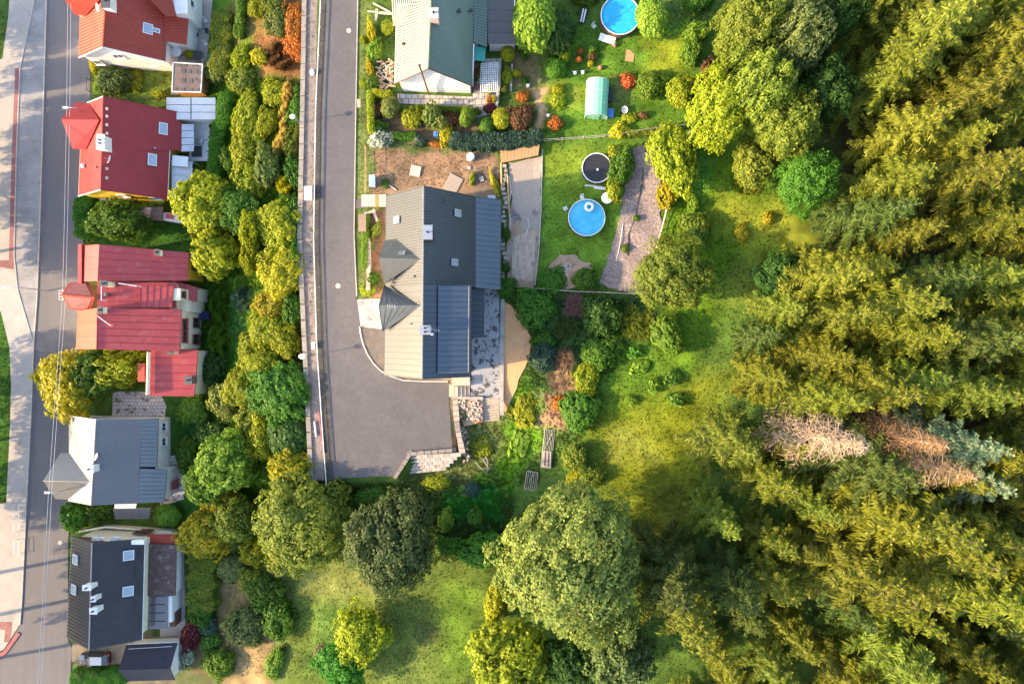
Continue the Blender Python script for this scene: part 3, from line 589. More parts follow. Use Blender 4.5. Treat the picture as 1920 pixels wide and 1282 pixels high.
def hedge(name, pts, wpx, h, c, label, ls=.13, dens=1.0, rnd=.35, group=None, cat='hedge', wobble=.12):
    """clipped hedge along a line of photo pixels: leaves over a rounded bank of its width and height"""
    z = 0
    P = []
    for x, y in pts:
        q = place_crown(x, y, h, .8); P.append(q)
    seg = [(P[i + 1] - P[i]).length for i in range(len(P) - 1)]; L = sum(seg); w = wpx * mpp(P[0].z + h) / 2
    n = int(2.6 * dens * (L + 2 * w) * (2 * h + 2 * w) / (ls * ls) * 1.0); rg = np.random.default_rng(int(L * 100) + len(label))
    d = rg.uniform(-w * .6, L + w * .6, n); cs = np.r_[0, np.cumsum(seg)]
    A_ = np.array([tuple(p) for p in P]); dc = d.clip(0, L)
    c0 = np.stack([np.interp(dc, cs, A_[:, k]) for k in range(3)], 1); e = np.stack([np.interp((dc + .1).clip(0, L), cs, A_[:, k]) - np.interp((dc - .1).clip(0, L), cs, A_[:, k]) for k in range(3)], 1)
    e[:, 2] = 0; e /= np.linalg.norm(e, axis=1, keepdims=True).clip(1e-6); nn = np.c_[-e[:, 1], e[:, 0], 0 * d]
    pr = rg.uniform(0, 2 * h + 2 * w, n); sd = np.where(pr < h, -1, np.where(pr > h + 2 * w, 1, (pr - h - w) / w)); zz = np.where(pr < h, pr, np.where(pr > h + 2 * w, 2 * h + 2 * w - pr, h))
    endf = np.sqrt(np.clip(1 - ((np.abs(d - dc)) / (w * .62)) ** 2, 0.02, 1)); ang = sd * 1.2
    k = 1 + wobble * (np.sin(d * 2.3 + ang * 2) + .6 * np.sin(d * 5.1 + ang * 3.7 + zz)); rd_ = 1 - .16 * np.abs(sd) ** 4 * (zz / h) ** 3
    off = sd * w * endf * k * rd_; up = zz * (1 - .16 * np.abs(sd) ** 3) * (1 + .25 * wobble * np.sin(d * 3.1)) * (.5 + .5 * endf) + rg.normal(0, .04, n)
    Pp = c0 + e * (d - dc)[:, None] + nn * off[:, None]; Pp[:, 2] += up - .05
    sn = np.where(np.abs(sd) >= 1, np.sign(sd), sd * .5); Nn = nn * sn[:, None] + np.array([0, 0, 1]) * np.where(np.abs(sd) >= 1, .3, 1)[:, None] + e * ((d - dc) / w)[:, None]
    V = leaves(Pp + nn * rg.normal(0, .05, (n, 1)), Nn, ls * .75, rg, jit=.6); o0 = P[0]; V -= np.array(tuple(o0))
    me = quadmesh('foliage', V, np.repeat(np.clip(.45 + .35 * (k - 1) / wobble + .3 * np.sin(d * 9 + ang * 7) * np.sin(d * 4 - zz * 9) + rg.uniform(-.5, .5, n), 0, 1), 4), LM[c])
    o = thing(name, o0, label, cat, group); f = bpy.data.objects.new('foliage', me); col.objects.link(f); f.parent = o
    return o
def spruce(seed, h=20., Rm=4.6, dens=1.0, dead=False):
    """spruce: trunk with whorls of drooping branches, each a feathered frond of needle twigs"""
    rg = np.random.default_rng(seed); P = []; D = []; N_ = []; S = []; TT = []; mb = MB()
    nw = int(h * .92) if not dead else int(h * 1.7); step = .15 / dens
    for i in range(nw):
        t = .08 + .92 * (i / nw) ** .95; z = t * h; Lb = Rm * (1 - t) ** .92 * (1.0 if t > .18 else .8) + .22
        nb = 6 if t < .8 else 5
        for b in range(nb):
            a = b * 6.283 / nb + i * .83 + rg.normal(0, .2); L = Lb * rg.uniform(.6, 1.25); ca, sa = math.cos(a), math.sin(a); z = t * h + rg.normal(0, .22)
            dr = .34 * (1 - t) + rg.normal(0, .08); m = max(3, int(L / step)); s = (np.arange(m) + .6) / m
            bend = rg.normal(0, .12)
            zz = z + L * (-dr * s + .55 * dr * s ** 3 + .18 * s * t); x = ca * L * s - sa * L * bend * s * s; y = sa * L * s + ca * L * bend * s * s
            c = np.c_[x, y, zz]; side = np.array([-sa, ca, 0]); f = np.array([ca, sa, 0])
            if dead or b % 2 == 0: mb.tube([(0, 0, z), tuple(c[m // 2]), tuple(c[-1])], [.045, .032, .01], 3, cap=False)
            w = min(1.0, .42 + L * .16)
            for sg in (-1, 1):
                ln = (.2 + .72 * np.sin(np.pi * (s * .9 + .05)) ** .8) * w * rg.uniform(.7, 1.25, m)
                dd = side * sg * .85 + f * .5 + np.array([0, 0, -.35]); dd = dd / np.linalg.norm(dd)
                dd = dd + rg.normal(0, .2, (m, 3)); P.append(c); D.append(dd * ln[:, None]); S.append(np.full(m, .078)); N_.append(np.tile(np.array([0, 0, 1.]) + .4 * f, (m, 1))); TT.append(.15 + .6 * s)
            if not dead:   # shoots standing along the spine, and twigs hanging under it
                dd = f * .75 + np.array([0, 0, .35]) + rg.normal(0, .35, (m, 3)); P.append(c); D.append(dd * .32); S.append(np.full(m, .10)); N_.append(np.tile(np.array([0, 0, 1.]), (m, 1))); TT.append(.4 + .6 * s)
                dd = side * rg.normal(0, .5, (m, 1)) + np.array([0, 0, -1.0]) + rg.normal(0, .2, (m, 3)); P.append(c); D.append(dd * .6 * w); S.append(np.full(m, .06)); N_.append(np.tile(f, (m, 1))); TT.append(0 * s)
    P = np.concatenate(P); D = np.concatenate(D); S = np.concatenate(S); N_ = np.concatenate(N_) + rg.normal(0, .35, (len(P), 3)); TT = np.concatenate(TT)
    if dead: S = S * .3
    dn = D / np.linalg.norm(D, axis=1, keepdims=True).clip(1e-6); e = np.cross(N_, dn); e /= np.linalg.norm(e, axis=1, keepdims=True).clip(1e-6); e *= S[:, None]
    m1 = P + D * .45; m1[:, 2] += .03; tip = P + D; tip[:, 2] -= np.linalg.norm(D, axis=1) * .15
    V = np.stack([P - e * .5, m1 - e * 1.25, tip, m1 + e * 1.25], 1).reshape(-1, 3); tt = np.clip(TT + rg.uniform(-.25, .3, len(TT)), 0, 1)
    cr = quadmesh('crown', V, np.repeat(tt, 4))
    mb.tube([(0, 0, 0), (0, 0, h * .5), (0, 0, h * .99)], [.24, .14, .02], 8)
    tm = bpy.data.meshes.new('trunk'); tm.from_pydata(mb.v, [], mb.f); tm.materials.append(M['bark_pale'] if dead else M['bark']); return cr, tm
SPR = [spruce(s, 20, rm) for s, rm in ((51, 5.4), (52, 6.2), (53, 5.0), (54, 5.8))]
SPRD = [spruce(61, 20, 3.0, .45, True), spruce(62, 20, 3.4, .4, True)]
NS = [0]
def conifer(px, py, h, c, label, group=None, tops=True, protos=None, wide=1.0, base=None, name='spruce_tree', cat='tree'):
    NS[0] += 1; i = NS[0]
    if base is None:
        z = 0.0
        for _ in range(8):
            p = W(px, py, z + (h if tops else 0)); z = Tz(p.x, p.y)
        base = Vector((p.x, p.y, z))
    cr, tm = (protos or SPR)[i % len(protos or SPR)]; o = thing(name, base - Vector((0, 0, .1)), label, cat, group)
    k = h / 20; o.scale = (k * wide, k * wide, k); o.rotation_euler = (R((i * 37) % 5 - 2), R((i * 53) % 5 - 2), i * 2.4)
    a = bpy.data.objects.new('crown', cr); col.objects.link(a); a.parent = o; a.material_slots[0].link = 'OBJECT'; a.material_slots[0].material = LM[c]
    b = bpy.data.objects.new('trunk', tm); col.objects.link(b); b.parent = o
    return o

# ------------------------------------------------------------------ vegetation: big trees
PL = plant
PL('tree_huge', 'broadleaf_tree', 1072, 1050, 128, 138, 17, 'pale', 'huge round broadleaf tree, largest single crown, below the meadow', 'tree')
PL('tree_big', 'broadleaf_tree', 737, 1016, 74, 90, 10.5, 'bigdk', 'dark green round tree standing alone below the turning place', 'tree')
PL('tree_big', 'broadleaf_tree', 570, 978, 86, 84, 9, 'ol', 'olive green round tree left of the dark round tree', 'tree')
PL('tree_big', 'broadleaf_tree', 1262, 515, 66, 66, 8, 'ol', 'olive tree with ragged crown at the lower corner of the mulch bed', 'tree')
for px, py, rx, ry, h, c, l in [
  (1348, 205, 56, 72, 11, 'yg', 'light yellow-green tree at the left edge of the upper wood'),
  (1400, 60, 60, 66, 13, 'ol', 'olive tree in the wood cut by the top of the picture'),
  (1418, 165, 62, 66, 13, 'ol', 'olive tree in the middle of the broadleaf clump beside the spruces'),
  (1470, 235, 58, 56, 11, 'ol', 'olive tree at the lower right of the broadleaf clump'),
  (1492, 75, 56, 62, 13, 'gy', 'greyish green tree in the wood near the top right spruces'),
  (1545, 165, 44, 62, 10, 'dk', 'dark tree in the gap between broadleaf clump and top right spruces'),
  (1560, 30, 46, 46, 11, 'dk', 'dark tree at the top edge beside the top right spruces'),
  (1512, 338, 54, 56, 8, 'gr', 'fresh green tree standing below the broadleaf clump')]:
    PL('tree_big', 'broadleaf_tree', px, py, rx, ry, h, c, l, 'tree', 'broadleaf trees of the upper wood')
for px, py, rx, ry, h, c, l in [
  (383, 385, 56, 56, 6.5, 'yg', 'bright yellow-green tree behind the yellow house'),
  (404, 478, 40, 42, 5.5, 'yg', 'bright green tree behind the red sheet-roofed house corner'),
  (448, 392, 38, 40, 3.4, 'gr', 'dark leafy tree on the bank beside the bright yellow-green tree'),
  (523, 424, 42, 46, 3.6, 'yg', 'bushy light green tree against the retaining wall, upper of three'),
  (526, 505, 46, 48, 3.6, 'yl', 'yellow leafy tree against the retaining wall'),
  (528, 738, 56, 54, 4, 'gr', 'deep green broad tree against the lower retaining wall'),
  (455, 730, 32, 36, 3.2, 'yg', 'light tree on the bank left of the deep green tree'),
  (487, 690, 34, 30, 2.4, 'yg', 'yellow-green tree on the bank above the deep green tree'),
  (425, 865, 52, 54, 6, 'lg', 'mixed green tree on the lower bank behind the slate-roofed house'),
  (392, 905, 42, 38, 5.5, 'gr', 'green tree behind the white wall of the slate-roofed house'),
  (385, 1003, 44, 42, 5, 'yl', 'yellow tree above the pale garden hedge'),
  (438, 975, 42, 40, 5, 'ol', 'olive tree between the yellow tree and the olive round tree'),
  (412, 936, 36, 26, 4, 'yl', 'golden shrub tree on the bank below the slate-roofed house'),
  (545, 878, 40, 34, 4, 'yl', 'yellow tree at the foot of the retaining wall end'),
  (675, 1188, 46, 52, 5.5, 'yg', 'yellow-green young tree in the lower meadow'),
  (643, 1240, 46, 46, 5, 'vv', 'vivid green tree at the bottom beside the yellow-green young tree'),
  (955, 1238, 74, 74, 8, 'yg', 'golden green spreading tree at the bottom below the huge tree'),
  (1070, 1235, 52, 50, 7, 'dk', 'dark green tree at the bottom below the huge tree'),
  (1165, 1228, 56, 60, 10, 'bigdk', 'dark bluish tree at the bottom between huge tree and spruces'),
  (128, 718, 52, 60, 6, 'yl', 'yellow tree beside the street between red and slate houses'),
  (180, 700, 40, 44, 6, 'gr', 'green tree behind the yellow tree beside the street'),
  (226, 688, 48, 34, 6, 'yg', 'light green tree below the red sheet roof'),
  (222, 415, 50, 38, 5, 'gr', 'green garden tree below the yellow house wall'),
  (1462, 520, 46, 42, 5, 'dk', 'dark bushy tree on the meadow at the spruce forest edge'),
  (1262, 300, 40, 66, 6, 'yg', 'light green tree at the upper right end of the mulch bed'),
  (1410, 310, 34, 40, 6, 'ol', 'small olive tree on the meadow below the broadleaf clump'),
  (1235, 975, 0, 0, 0, '', ''),
  ]:
    if l: PL('tree_mid' if 'lobed' not in l else 'lobed', 'broadleaf_tree', px, py, rx, ry, h, c, l, 'tree')
# shrubs on the bank, in gardens and on the meadow
for k, px, py, rx, ry, h, c, l in [
  ('shrub', 484, 12, 18, 20, 2, 'yg', 'yellow-green shrub at the top of the bank lawn'),
  ('shrub', 508, 8, 22, 18, 2, 'ol', 'olive shrub at the top edge beside the orange shrub'),
  ('shrub', 552, 42, 21, 38, 2, 'og', 'bright orange shrub against the retaining wall top'),
  ('shrub', 522, 40, 26, 30, 2, 'pale', 'tan green shrub left of the bright orange shrub'),
  ('brush', 522, 104, 32, 34, 1.8, 'br', 'brown dry shrub below the orange shrub'),
  ('shrub', 551, 88, 20, 26, 1.6, 'og', 'dull orange shrub between bright orange shrub and reeds'),
  ('shrub', 455, 108, 18, 22, 2.2, 'yg', 'yellow-green shrub on the bank below the small lawn'),
  ('small', 488, 106, 16, 14, 1.4, 'yl', 'small yellow shrub beside the brown dry shrub'),
  ('shrub', 456, 152, 26, 24, 2, 'ol', 'olive shrub below the small lawn, lower one'),
  ('small', 404, 140, 18, 18, 1.6, 'pale', 'pale shrub at the lower end of the long clipped shrub row'),
  ('shrub', 520, 175, 30, 24, 1.8, 'yg', 'light green weeds shrub left of the reed band top'),
  ('reed', 541, 180, 14, 30, 2.2, 'reed', 'pale yellow reeds, top of the band beside the wall'),
  ('reed', 536, 222, 14, 32, 2.2, 'reed', 'pale yellow reeds, middle of the band beside the wall'),
  ('reed', 527, 268, 15, 34, 2.2, 'reed', 'pale yellow reeds, lower part of the band beside the wall'),
  ('reed', 532, 350, 18, 24, 2, 'yl', 'golden reeds below the pale band'),
  ('shrub', 558, 205, 18, 36, 2.2, 'gr', 'dark green shrub between reeds and wall, upper'),
  ('shrub', 552, 268, 16, 32, 2.2, 'ol', 'grey-green shrub between reeds and wall, lower'),
  ('shrub', 553, 325, 18, 36, 2.2, 'gr', 'dark green shrub against the wall beside the golden reeds'),
  ('shrub', 465, 222, 26, 44, 2.2, 'yg', 'tall olive shrub bank, top of the row'),
  ('shrub', 462, 280, 28, 40, 2.2, 'yg', 'tall olive shrub bank, middle of the row'),
  ('shrub', 468, 338, 28, 38, 2.2, 'yg', 'tall olive shrub bank, bottom of the row'),
  ('shrub', 500, 312, 22, 38, 2.4, 'pale', 'greyish olive shrub right of the tall shrub row'),
  ('shrub', 500, 228, 18, 26, 1.8, 'yg', 'small olive shrub inside the bank near the reeds'),
  ('shrub', 430, 300, 16, 26, 2, 'gr', 'green shrub between clipped hedge and olive shrub row'),
  ('shrub', 470, 430, 18, 36, 4, 'yg', 'slim light green shrub in the middle of the bank'),
  ('shrub', 472, 478, 16, 32, 4, 'yg', 'slim yellow-green shrub below the other slim one'),
  ('shrub', 553, 400, 20, 40, 3, 'gr', 'green shrub pressed to the wall near the parked pipe'),
  ('shrub', 556, 480, 16, 34, 3, 'gr', 'green shrub pressed to the wall beside the yellow tree'),
  ('brush', 455, 560, 26, 28, 1.2, 'bl', 'soft bluish green tall grass clump on the bank'),
  ('brush', 418, 575, 26, 34, 1.6, 'gr', 'green tall grass clump behind the red sheet-roofed house, upper'),
  ('brush', 412, 640, 24, 36, 1.8, 'lg', 'green tall grass clump behind the red sheet-roofed house, lower'),
  ('shrub', 400, 690, 26, 28, 2, 'dk', 'dark green shrub beside the red roof extension'),
  ('shrub', 512, 570, 34, 26, 2, 'yl', 'yellow shrub below the yellow leafy tree'),
  ('shrub', 550, 575, 20, 36, 2.2, 'gr', 'dark shrub in the wall recess beside the yellow shrub'),
  ('shrub', 497, 615, 32, 32, 1.6, 'yg', 'sunny low shrub on the bank, upper'),
  ('shrub', 535, 640, 26, 30, 2, 'yg', 'sunny low shrub near the wall, lower'),
  ('shrub', 470, 650, 24, 28, 1.6, 'yg', 'sunny low shrub on the bank, left one'),
  ('shrub', 424, 748, 30, 34, 3, 'pale', 'tan shrub at the left foot of the bank trees'),
  ('clip', 540, 818, 42, 44, 3, 'dk', 'dense dark green ivy mound against the wall end'),
  ('shrub', 490, 818, 28, 44, 3, 'yg', 'yellow-green shrub left of the dark ivy mound'),
  ('shrub', 470, 790, 24, 30, 2.6, 'ol', 'olive shrub below the bank olive tree'),
  ('shrub', 405, 820, 36, 30, 2.2, 'dk', 'dark green shrub under the bank behind the slate house'),
  ('shrub', 362, 770, 28, 26, 1.6, 'lg', 'light shrub below the red roof extension'),
  ('shrub', 350, 850, 20, 34, 2, 'gr', 'green shrub at the white wall of the slate-roofed house'),
  ('shrub', 478, 1035, 26, 26, 2.6, 'yg', 'yellow-green shrub at the left of the olive round tree'),
  ('clip', 435, 1065, 27, 28, 2.2, 'gy', 'round grey-green shrub in the lower garden'),
  ('shrub', 470, 1085, 26, 22, 2, 'ol', 'olive shrub between round grey-green shrub and dark shrubs'),
  ('shrub', 497, 1110, 36, 32, 2.4, 'gr', 'dark green shrub mass, upper part, beside the meadow'),
  ('shrub', 520, 1155, 30, 40, 2.4, 'gr', 'dark green shrub mass, lower part, beside the meadow'),
  ('shrub', 377, 1152, 24, 22, 2, 'vv', 'deep green shrub at the lower end of the pale hedge'),
  ('small', 358, 1188, 17, 36, 1.8, 'rd', 'burgundy red shrub beside the black garage'),
  ('small', 389, 1174, 17, 18, 1.4, 'bl', 'blue-grey shrub beside the burgundy shrub'),
  ('shrub', 460, 1176, 38, 36, 2.6, 'gy', 'grey-green round bush in the middle of the lower garden'),
  ('shrub', 410, 1243, 28, 28, 2, 'lg', 'bright green bush at the bottom of the lower garden'),
  ('small', 395, 1200, 20, 18, 1.2, 'gr', 'small green bush below the blue-grey shrub'),
  ('small', 350, 1220, 16, 30, 1.2, 'wf', 'pale flowering plants at the black garage corner'),
  ('shrub', 515, 1245, 16, 30, 1.2, 'lg', 'low green strip of plants at the bottom edge of the garden'),
  ('lobed', 903, 1030, 41, 30, 3, 'vv', 'vivid green domed shrub left of the huge tree'),
  ('shrub', 842, 1022, 24, 16, 2, 'gr', 'green shrub left of the vivid domed shrub'),
  ('shrub', 930, 1130, 20, 40, 3, 'yg', 'yellow-green bush at the left foot of the huge tree'),
  ('brush', 800, 1190, 30, 28, .35, 'gy', 'low greyish plant patch in the lower meadow'),
  ('small', 605, 1222, 14, 12, .8, 'pk', 'pinkish weeds patch in the lower meadow'),
  ('small', 835, 975, 14, 22, 1.2, 'lg', 'leafy light green plant right of the dark round tree'),
  ('small', 890, 970, 14, 18, .9, 'gr', 'low leafy plant on the vivid green grass'),
  ('small', 885, 918, 14, 14, .9, 'bl', 'pale leafy weed at the top of the vivid green grass'),
  ('shrub', 640, 930, 34, 18, 1.6, 'gr', 'low green shrub below the left end of the turning place'),
  ('shrub', 700, 925, 40, 16, 1.4, 'gr', 'low green shrub below the middle of the turning place'),
  ('small', 820, 905, 26, 12, .8, 'yg', 'light weeds below the block bank'),
  ('broad', 905, 895, 18, 12, .8, 'lg', 'broad-leaved weeds beside the scrap timber'),
  # garden between house, stairs and meadow
  ('shrub', 1002, 578, 34, 36, 2.4, 'gr', 'dark green bush at the top of the sandy path'),
  ('shrub', 948, 539, 19, 20, 1.8, 'gr', 'small green bush at the lower corner of the blue roof'),
  ('twigs', 1076, 576, 28, 30, 1.6, 'pk', 'dry pinkish-brown shrub between two dark green bushes'),
  ('shrub', 1126, 590, 34, 38, 2.4, 'dk', 'dark green bush right of the dry pinkish shrub'),
  ('brush', 1062, 618, 26, 24, 1.2, 'gy', 'feathery grey-green plant below the dry pinkish shrub'),
  ('brush', 1190, 605, 44, 42, 1.2, 'ol', 'wide feathery olive plants below the lower fence'),
  ('lobed', 1252, 627, 26, 36, 2.6, 'lg', 'light-leaved young chestnut at the meadow edge'),
  ('shrub', 1020, 672, 25, 26, 1.8, 'bl', 'blue-green bush beside the sandy path'),
  ('twigs', 1058, 676, 28, 26, 1.6, 'twig', 'dark brown bare shrub above the tan twig shrub'),
  ('twigs', 1052, 718, 36, 36, 1.6, 'twig', 'tan bare twig shrub right of the sunny slope'),
  ('shrub', 1122, 662, 30, 30, 1.8, 'gr', 'green leafy bush right of the dark brown bare shrub'),
  ('shrub', 1100, 712, 24, 30, 1.8, 'yg', 'bright green bush right of the tan twig shrub'),
  ('lobed', 1088, 770, 34, 36, 2.2, 'gr', 'dark green bush below the bright green bush'),
  ('small', 1048, 757, 14, 14, 1, 'og', 'small red-orange shrub beside the tan twig shrub'),
  ('small', 1020, 640, 22, 18, 1, 'gr', 'low green plants between dark bush and blue-green bush'),
  ('shrub', 1150, 640, 20, 20, 1, 'gr', 'low green plant right of the green leafy bush'),
  ('shrub', 1079, 858, 22, 26, 1.8, 'ol', 'brownish olive bush right of the wooden frame'),
  ('shrub', 1107, 893, 25, 20, 1.6, 'ol', 'olive bush standing left above the huge tree'),
  ('shrub', 1078, 898, 16, 14, 1.4, 'yl', 'small golden bush above the huge tree'),
  ('broad', 1226, 722, 12, 16, .8, 'lg', 'pale broad-leaved plant on the meadow'),
  ('broad', 1262, 708, 16, 14, .8, 'gr', 'dark broad-leaved plant on the meadow beside the stump'),
  ('broad', 1272, 750, 18, 14, .8, 'gr', 'broad-leaved plant on the meadow below the stump'),
  ('broad', 1200, 688, 20, 12, .8, 'lg', 'light green weeds in the middle of the garden meadow'),
  ('broad', 1190, 660, 14, 14, .8, 'vv', 'green leafy weed below the olive feathery plants'),
  ('broad', 1184, 750, 12, 9, .5, 'lg', 'small green weed in the garden meadow'),
  ('shrub', 1303, 432, 26, 32, 2.6, 'ol', 'round olive bush right of the pale fence rail'),
  ('small', 1300, 385, 10, 16, 1.4, 'lg', 'small bright shrub above the round olive bush'),
  ('small', 1441, 410, 10, 12, 1, 'yl', 'small yellow plant on the open meadow, upper'),
  ('small', 1392, 437, 12, 16, 1, 'yl', 'small yellow plant on the open meadow, lower'),
  ('brush', 1400, 345, 34, 28, 1, 'ol', 'rough olive weeds on the meadow below the clump'),
  ('shrub', 1166, 312, 22, 36, 2, 'gr', 'green bush right of the dark trampoline'),
  ('small', 1150, 358, 14, 22, 1.4, 'yg', 'light bush beside the white round table'),
  ('small', 1252, 365, 18, 30, 2, 'yl', 'golden bush below the light green tree at the mulch bed'),
  ('small', 1160, 290, 20, 14, 1.2, 'yg', 'yellowish bush at the top of the mulch bed'),
  ('shrub', 1035, 525, 26, 24, 1.4, 'gr', 'green shrub left of the sand heap'),
  ('shrub', 1098, 525, 22, 20, 1.4, 'gr', 'green shrub right of the sand heap'),
  ('small', 1193, 409, 6, 6, .6, 'gr', 'small green tuft in the mulch bed, upper'),
  ('small', 1172, 466, 7, 8, .6, 'ol', 'small olive tuft in the mulch bed, lower'),
  # pool garden at the top
  ('thuja', 1002, 42, 40, 55, 6.5, 'lg', 'large dense rounded thuja beside the dark flat roof'),
  ('thuja', 1047, 62, 30, 40, 4, 'dk', 'dark green yew right of the large thuja'),
  ('thuja', 1222, 34, 27, 38, 4.5, 'lg', 'egg-shaped thuja right of the upper pool'),
  ('clip', 1041, 127, 21, 20, 2, 'vv', 'round bright green bush in the pool garden'),
  ('small', 1058, 100, 10, 22, 1.6, 'yg', 'variegated pale bush above the round bright bush'),
  ('clip', 952, 101, 13, 14, 2, 'yg', 'clipped ball tree at the end of the dark flat roof'),
  ('small', 952, 142, 9, 16, 1, 'yg', 'yellow-green plants beside the trellis kerb'),
  ('small', 969, 138, 8, 8, .8, 'yl', 'small yellow flower bush beside the grey beam'),
  ('small', 982, 104, 5, 10, 1, 'vv', 'tiny green cypress on the bare soil'),
  ('small', 984, 152, 7, 7, .7, 'vv', 'tiny green bush on the bare soil'),
  ('small', 980, 181, 12, 11, .9, 'og', 'orange-red bush left of the garden path'),
  ('shrub', 975, 220, 25, 24, 1.8, 'br', 'brown-leaved round bush at the end of the dark hedge'),
  ('clip', 940, 222, 18, 20, 1.8, 'yg', 'egg-shaped yellow-green topiary beside the brown-leaved bush'),
  ('clip', 913, 235, 14, 16, 1.6, 'gr', 'egg-shaped darker topiary beside the yellow-green one'),
  ('clip', 876, 218, 13, 20, 2.4, 'lg', 'column-shaped topiary at the patio edge'),
  ('small', 893, 210, 8, 8, .9, 'ol', 'small potted bush on the patio corner'),
  ('small', 1046, 168, 10, 10, .9, 'yl', 'yellow-orange bush right of the garden path'),
  ('small', 1045, 188, 14, 14, 1, 'yg', 'yellow-green bush below the yellow-orange bush'),
  ('small', 1043, 232, 13, 13, 1, 'og', 'orange round bush near the garden path end'),
  ('small', 1178, 153, 14, 14, 1, 'og', 'pale orange bush below the brown mat'),
  ('shrub', 1220, 160, 25, 27, 2, 'lg', 'green and yellow bush in the pool garden right part'),
  ('small', 1160, 247, 18, 15, 1.2, 'yl', 'golden bush on the upper fence line'),
  ('small', 1180, 222, 14, 10, .8, 'yg', 'low yellow-green plants right of the greenhouse'),
  ('small', 1205, 216, 10, 6, .6, 'br', 'small rusty plant right of the greenhouse'),
  ('shrub', 1275, 172, 24, 28, 2.2, 'yg', 'light green bush at the upper garden right edge'),
  ('shrub', 1300, 58, 26, 18, 2, 'lg', 'light green bush at the top right of the pool garden'),
  ('shrub', 1296, 98, 18, 26, 2, 'lg', 'green bush between yellow lawn and the wood'),
  ('shrub', 1308, 5, 26, 16, 2, 'gr', 'green bush at the top edge right of the egg-shaped thuja'),
  ('small', 1325, 140, 12, 30, 2, 'br', 'reddish bush at the wood edge'),
  ('shrub', 1090, -4, 34, 10, 1.5, 'gr', 'green shrub at the top edge left of the upper pool'),
  ('small', 1070, 222, 0, 0, 0, '', ''),
  # front garden of the green-roofed house
  ('small', 697, 60, 7, 24, 1.4, 'yl', 'golden slim shrub beside the road at the green-roofed house'),
  ('clip', 725, 52, 12, 14, 1.4, 'yg', 'light round shrub at the corner of the green roof'),
  ('small', 704, 95, 14, 20, 1.4, 'lg', 'green shrub in front of the green-roofed house'),
  ('small', 682, 75, 8, 8, .7, 'yg', 'small pale shrub on the verge, upper'),
  ('small', 683, 156, 9, 9, .8, 'yg', 'small pale shrub on the verge, lower'),
  ('small', 697, 155, 13, 13, 1.2, 'gr', 'small dark shrub at the top of the lime hedge'),
  ('small', 694, 128, 6, 20, 1, 'yl', 'yellow low plants beside the log pile'),
  ('small', 706, 208, 11, 16, 1.2, 'br', 'red-brown shrub inside the lime hedge'),
  ('clip', 731, 200, 17, 22, 1.8, 'pale', 'pale variegated round shrub below the patio'),
  ('small', 709, 238, 16, 12, 1, 'gr', 'green low shrub left of the bare bed'),
  ('small', 772, 222, 18, 20, 1.2, 'yg', 'yellow-green spiky shrub in the bed below the patio'),
  ('small', 808, 214, 17, 22, 1.8, 'pale', 'cream-leaved bush in the bed below the patio, upper'),
  ('small', 826, 230, 14, 17, 1.6, 'pale', 'cream-leaved bush in the bed below the patio, lower'),
  ('small', 845, 225, 12, 14, 1, 'br', 'brownish bush right of the cream-leaved bushes'),
  ('small', 838, 253, 12, 20, 1.2, 'yl', 'golden bush at the left end of the dark hedge'),
  ('small', 712, 262, 22, 18, 1.2, 'wf', 'white-flowering hydrangea at the roadside corner of the bed'),
  ('small', 780, 260, 6, 8, .8, 'wf', 'small white-flowering plant at the end of the low green hedge'),
  ('small', 815, 270, 16, 5, .5, 'og', 'orange flowers along the bed edge'),
  ('small', 790, 268, 12, 8, .8, 'bl', 'grey-leaved plant beside the orange flowers'),
  ('small', 853, 262, 14, 10, .9, 'yg', 'yellow-green weeds under the golden bush'),
  ('small', 886, 335, 5, 12, .6, 'yg', 'light green plants beside the brown yard bed, left'),
  ('small', 927, 345, 6, 26, .5, 'yl', 'yellow weeds strip beside the brown yard bed, right'),
  ('small', 722, 345, 7, 9, .4, 'gr', 'green weed tuft in the brown yard'),
  ('small', 700, 522, 12, 12, 1, 'gr', 'green shrub in the front bed above the block paving'),
  ('small', 705, 432, 8, 16, .9, 'ol', 'small olive shrub in the front bed near the gate'),
  ('small', 690, 545, 14, 10, .5, 'yg', 'yellow weeds above the block paving'),
  ('small', 950, 440, 8, 12, 1.1, 'gr', 'small green shrub in the strip right of the blue roof, upper'),
  ('small', 948, 502, 8, 10, .9, 'gr', 'small green shrub in the strip right of the blue roof, lower'),
  ('small', 868, 770, 8, 18, .6, 'ol', 'weeds on the rockery left'),
  ('small', 894, 788, 10, 6, .5, 'og', 'red flowers on the rockery beside the stairs'),
  ('small', 905, 840, 18, 20, .5, 'yg', 'yellow-green weeds around the scrap timber'),
  ('broad', 985, 770, 24, 36, .6, 'yg', 'bright weeds on the sunny slope, upper'),
  ('broad', 975, 830, 20, 30, .6, 'lg', 'bright weeds on the sunny slope, lower'),
  # street side
  ('shrub', 212, 148, 30, 26, 2.4, 'gy', 'grey-green conifer bush between the tile-roofed and yellow house'),
  ('small', 178, 125, 7, 20, 1.4, 'yl', 'golden hedge piece at the street beside the tile-roofed house'),
  ('small', 190, 165, 12, 14, 1.4, 'lg', 'green shrub at the street beside the grey-green conifer bush'),
  ('small', 300, 178, 12, 8, 1, 'yg', 'pale shrub beside the brown carport'),
  ('small', 142, 970, 24, 26, 2.4, 'vv', 'bright green clipped shrub at the street below the turret of the slate house'),
  ('shrub', 180, 962, 32, 18, 2, 'gr', 'green shrub between slate-roofed and charcoal-roofed house'),
  ('clip', 312, 966, 27, 20, 2, 'lg', 'rounded green shrub at the back between slate and charcoal house'),
  ('small', 250, 150, 16, 26, .8, 'yg', 'yellow-green lawn plants behind the grey-green conifer bush'),
  ('shrub', 372, 430, 20, 16, 1.6, 'yg', 'yellow shrub under the bright yellow-green tree'),
  ('shrub', 246, 712, 22, 18, 2, 'gr', 'dark green shrub below the light tree at the red extension'),
  ]:
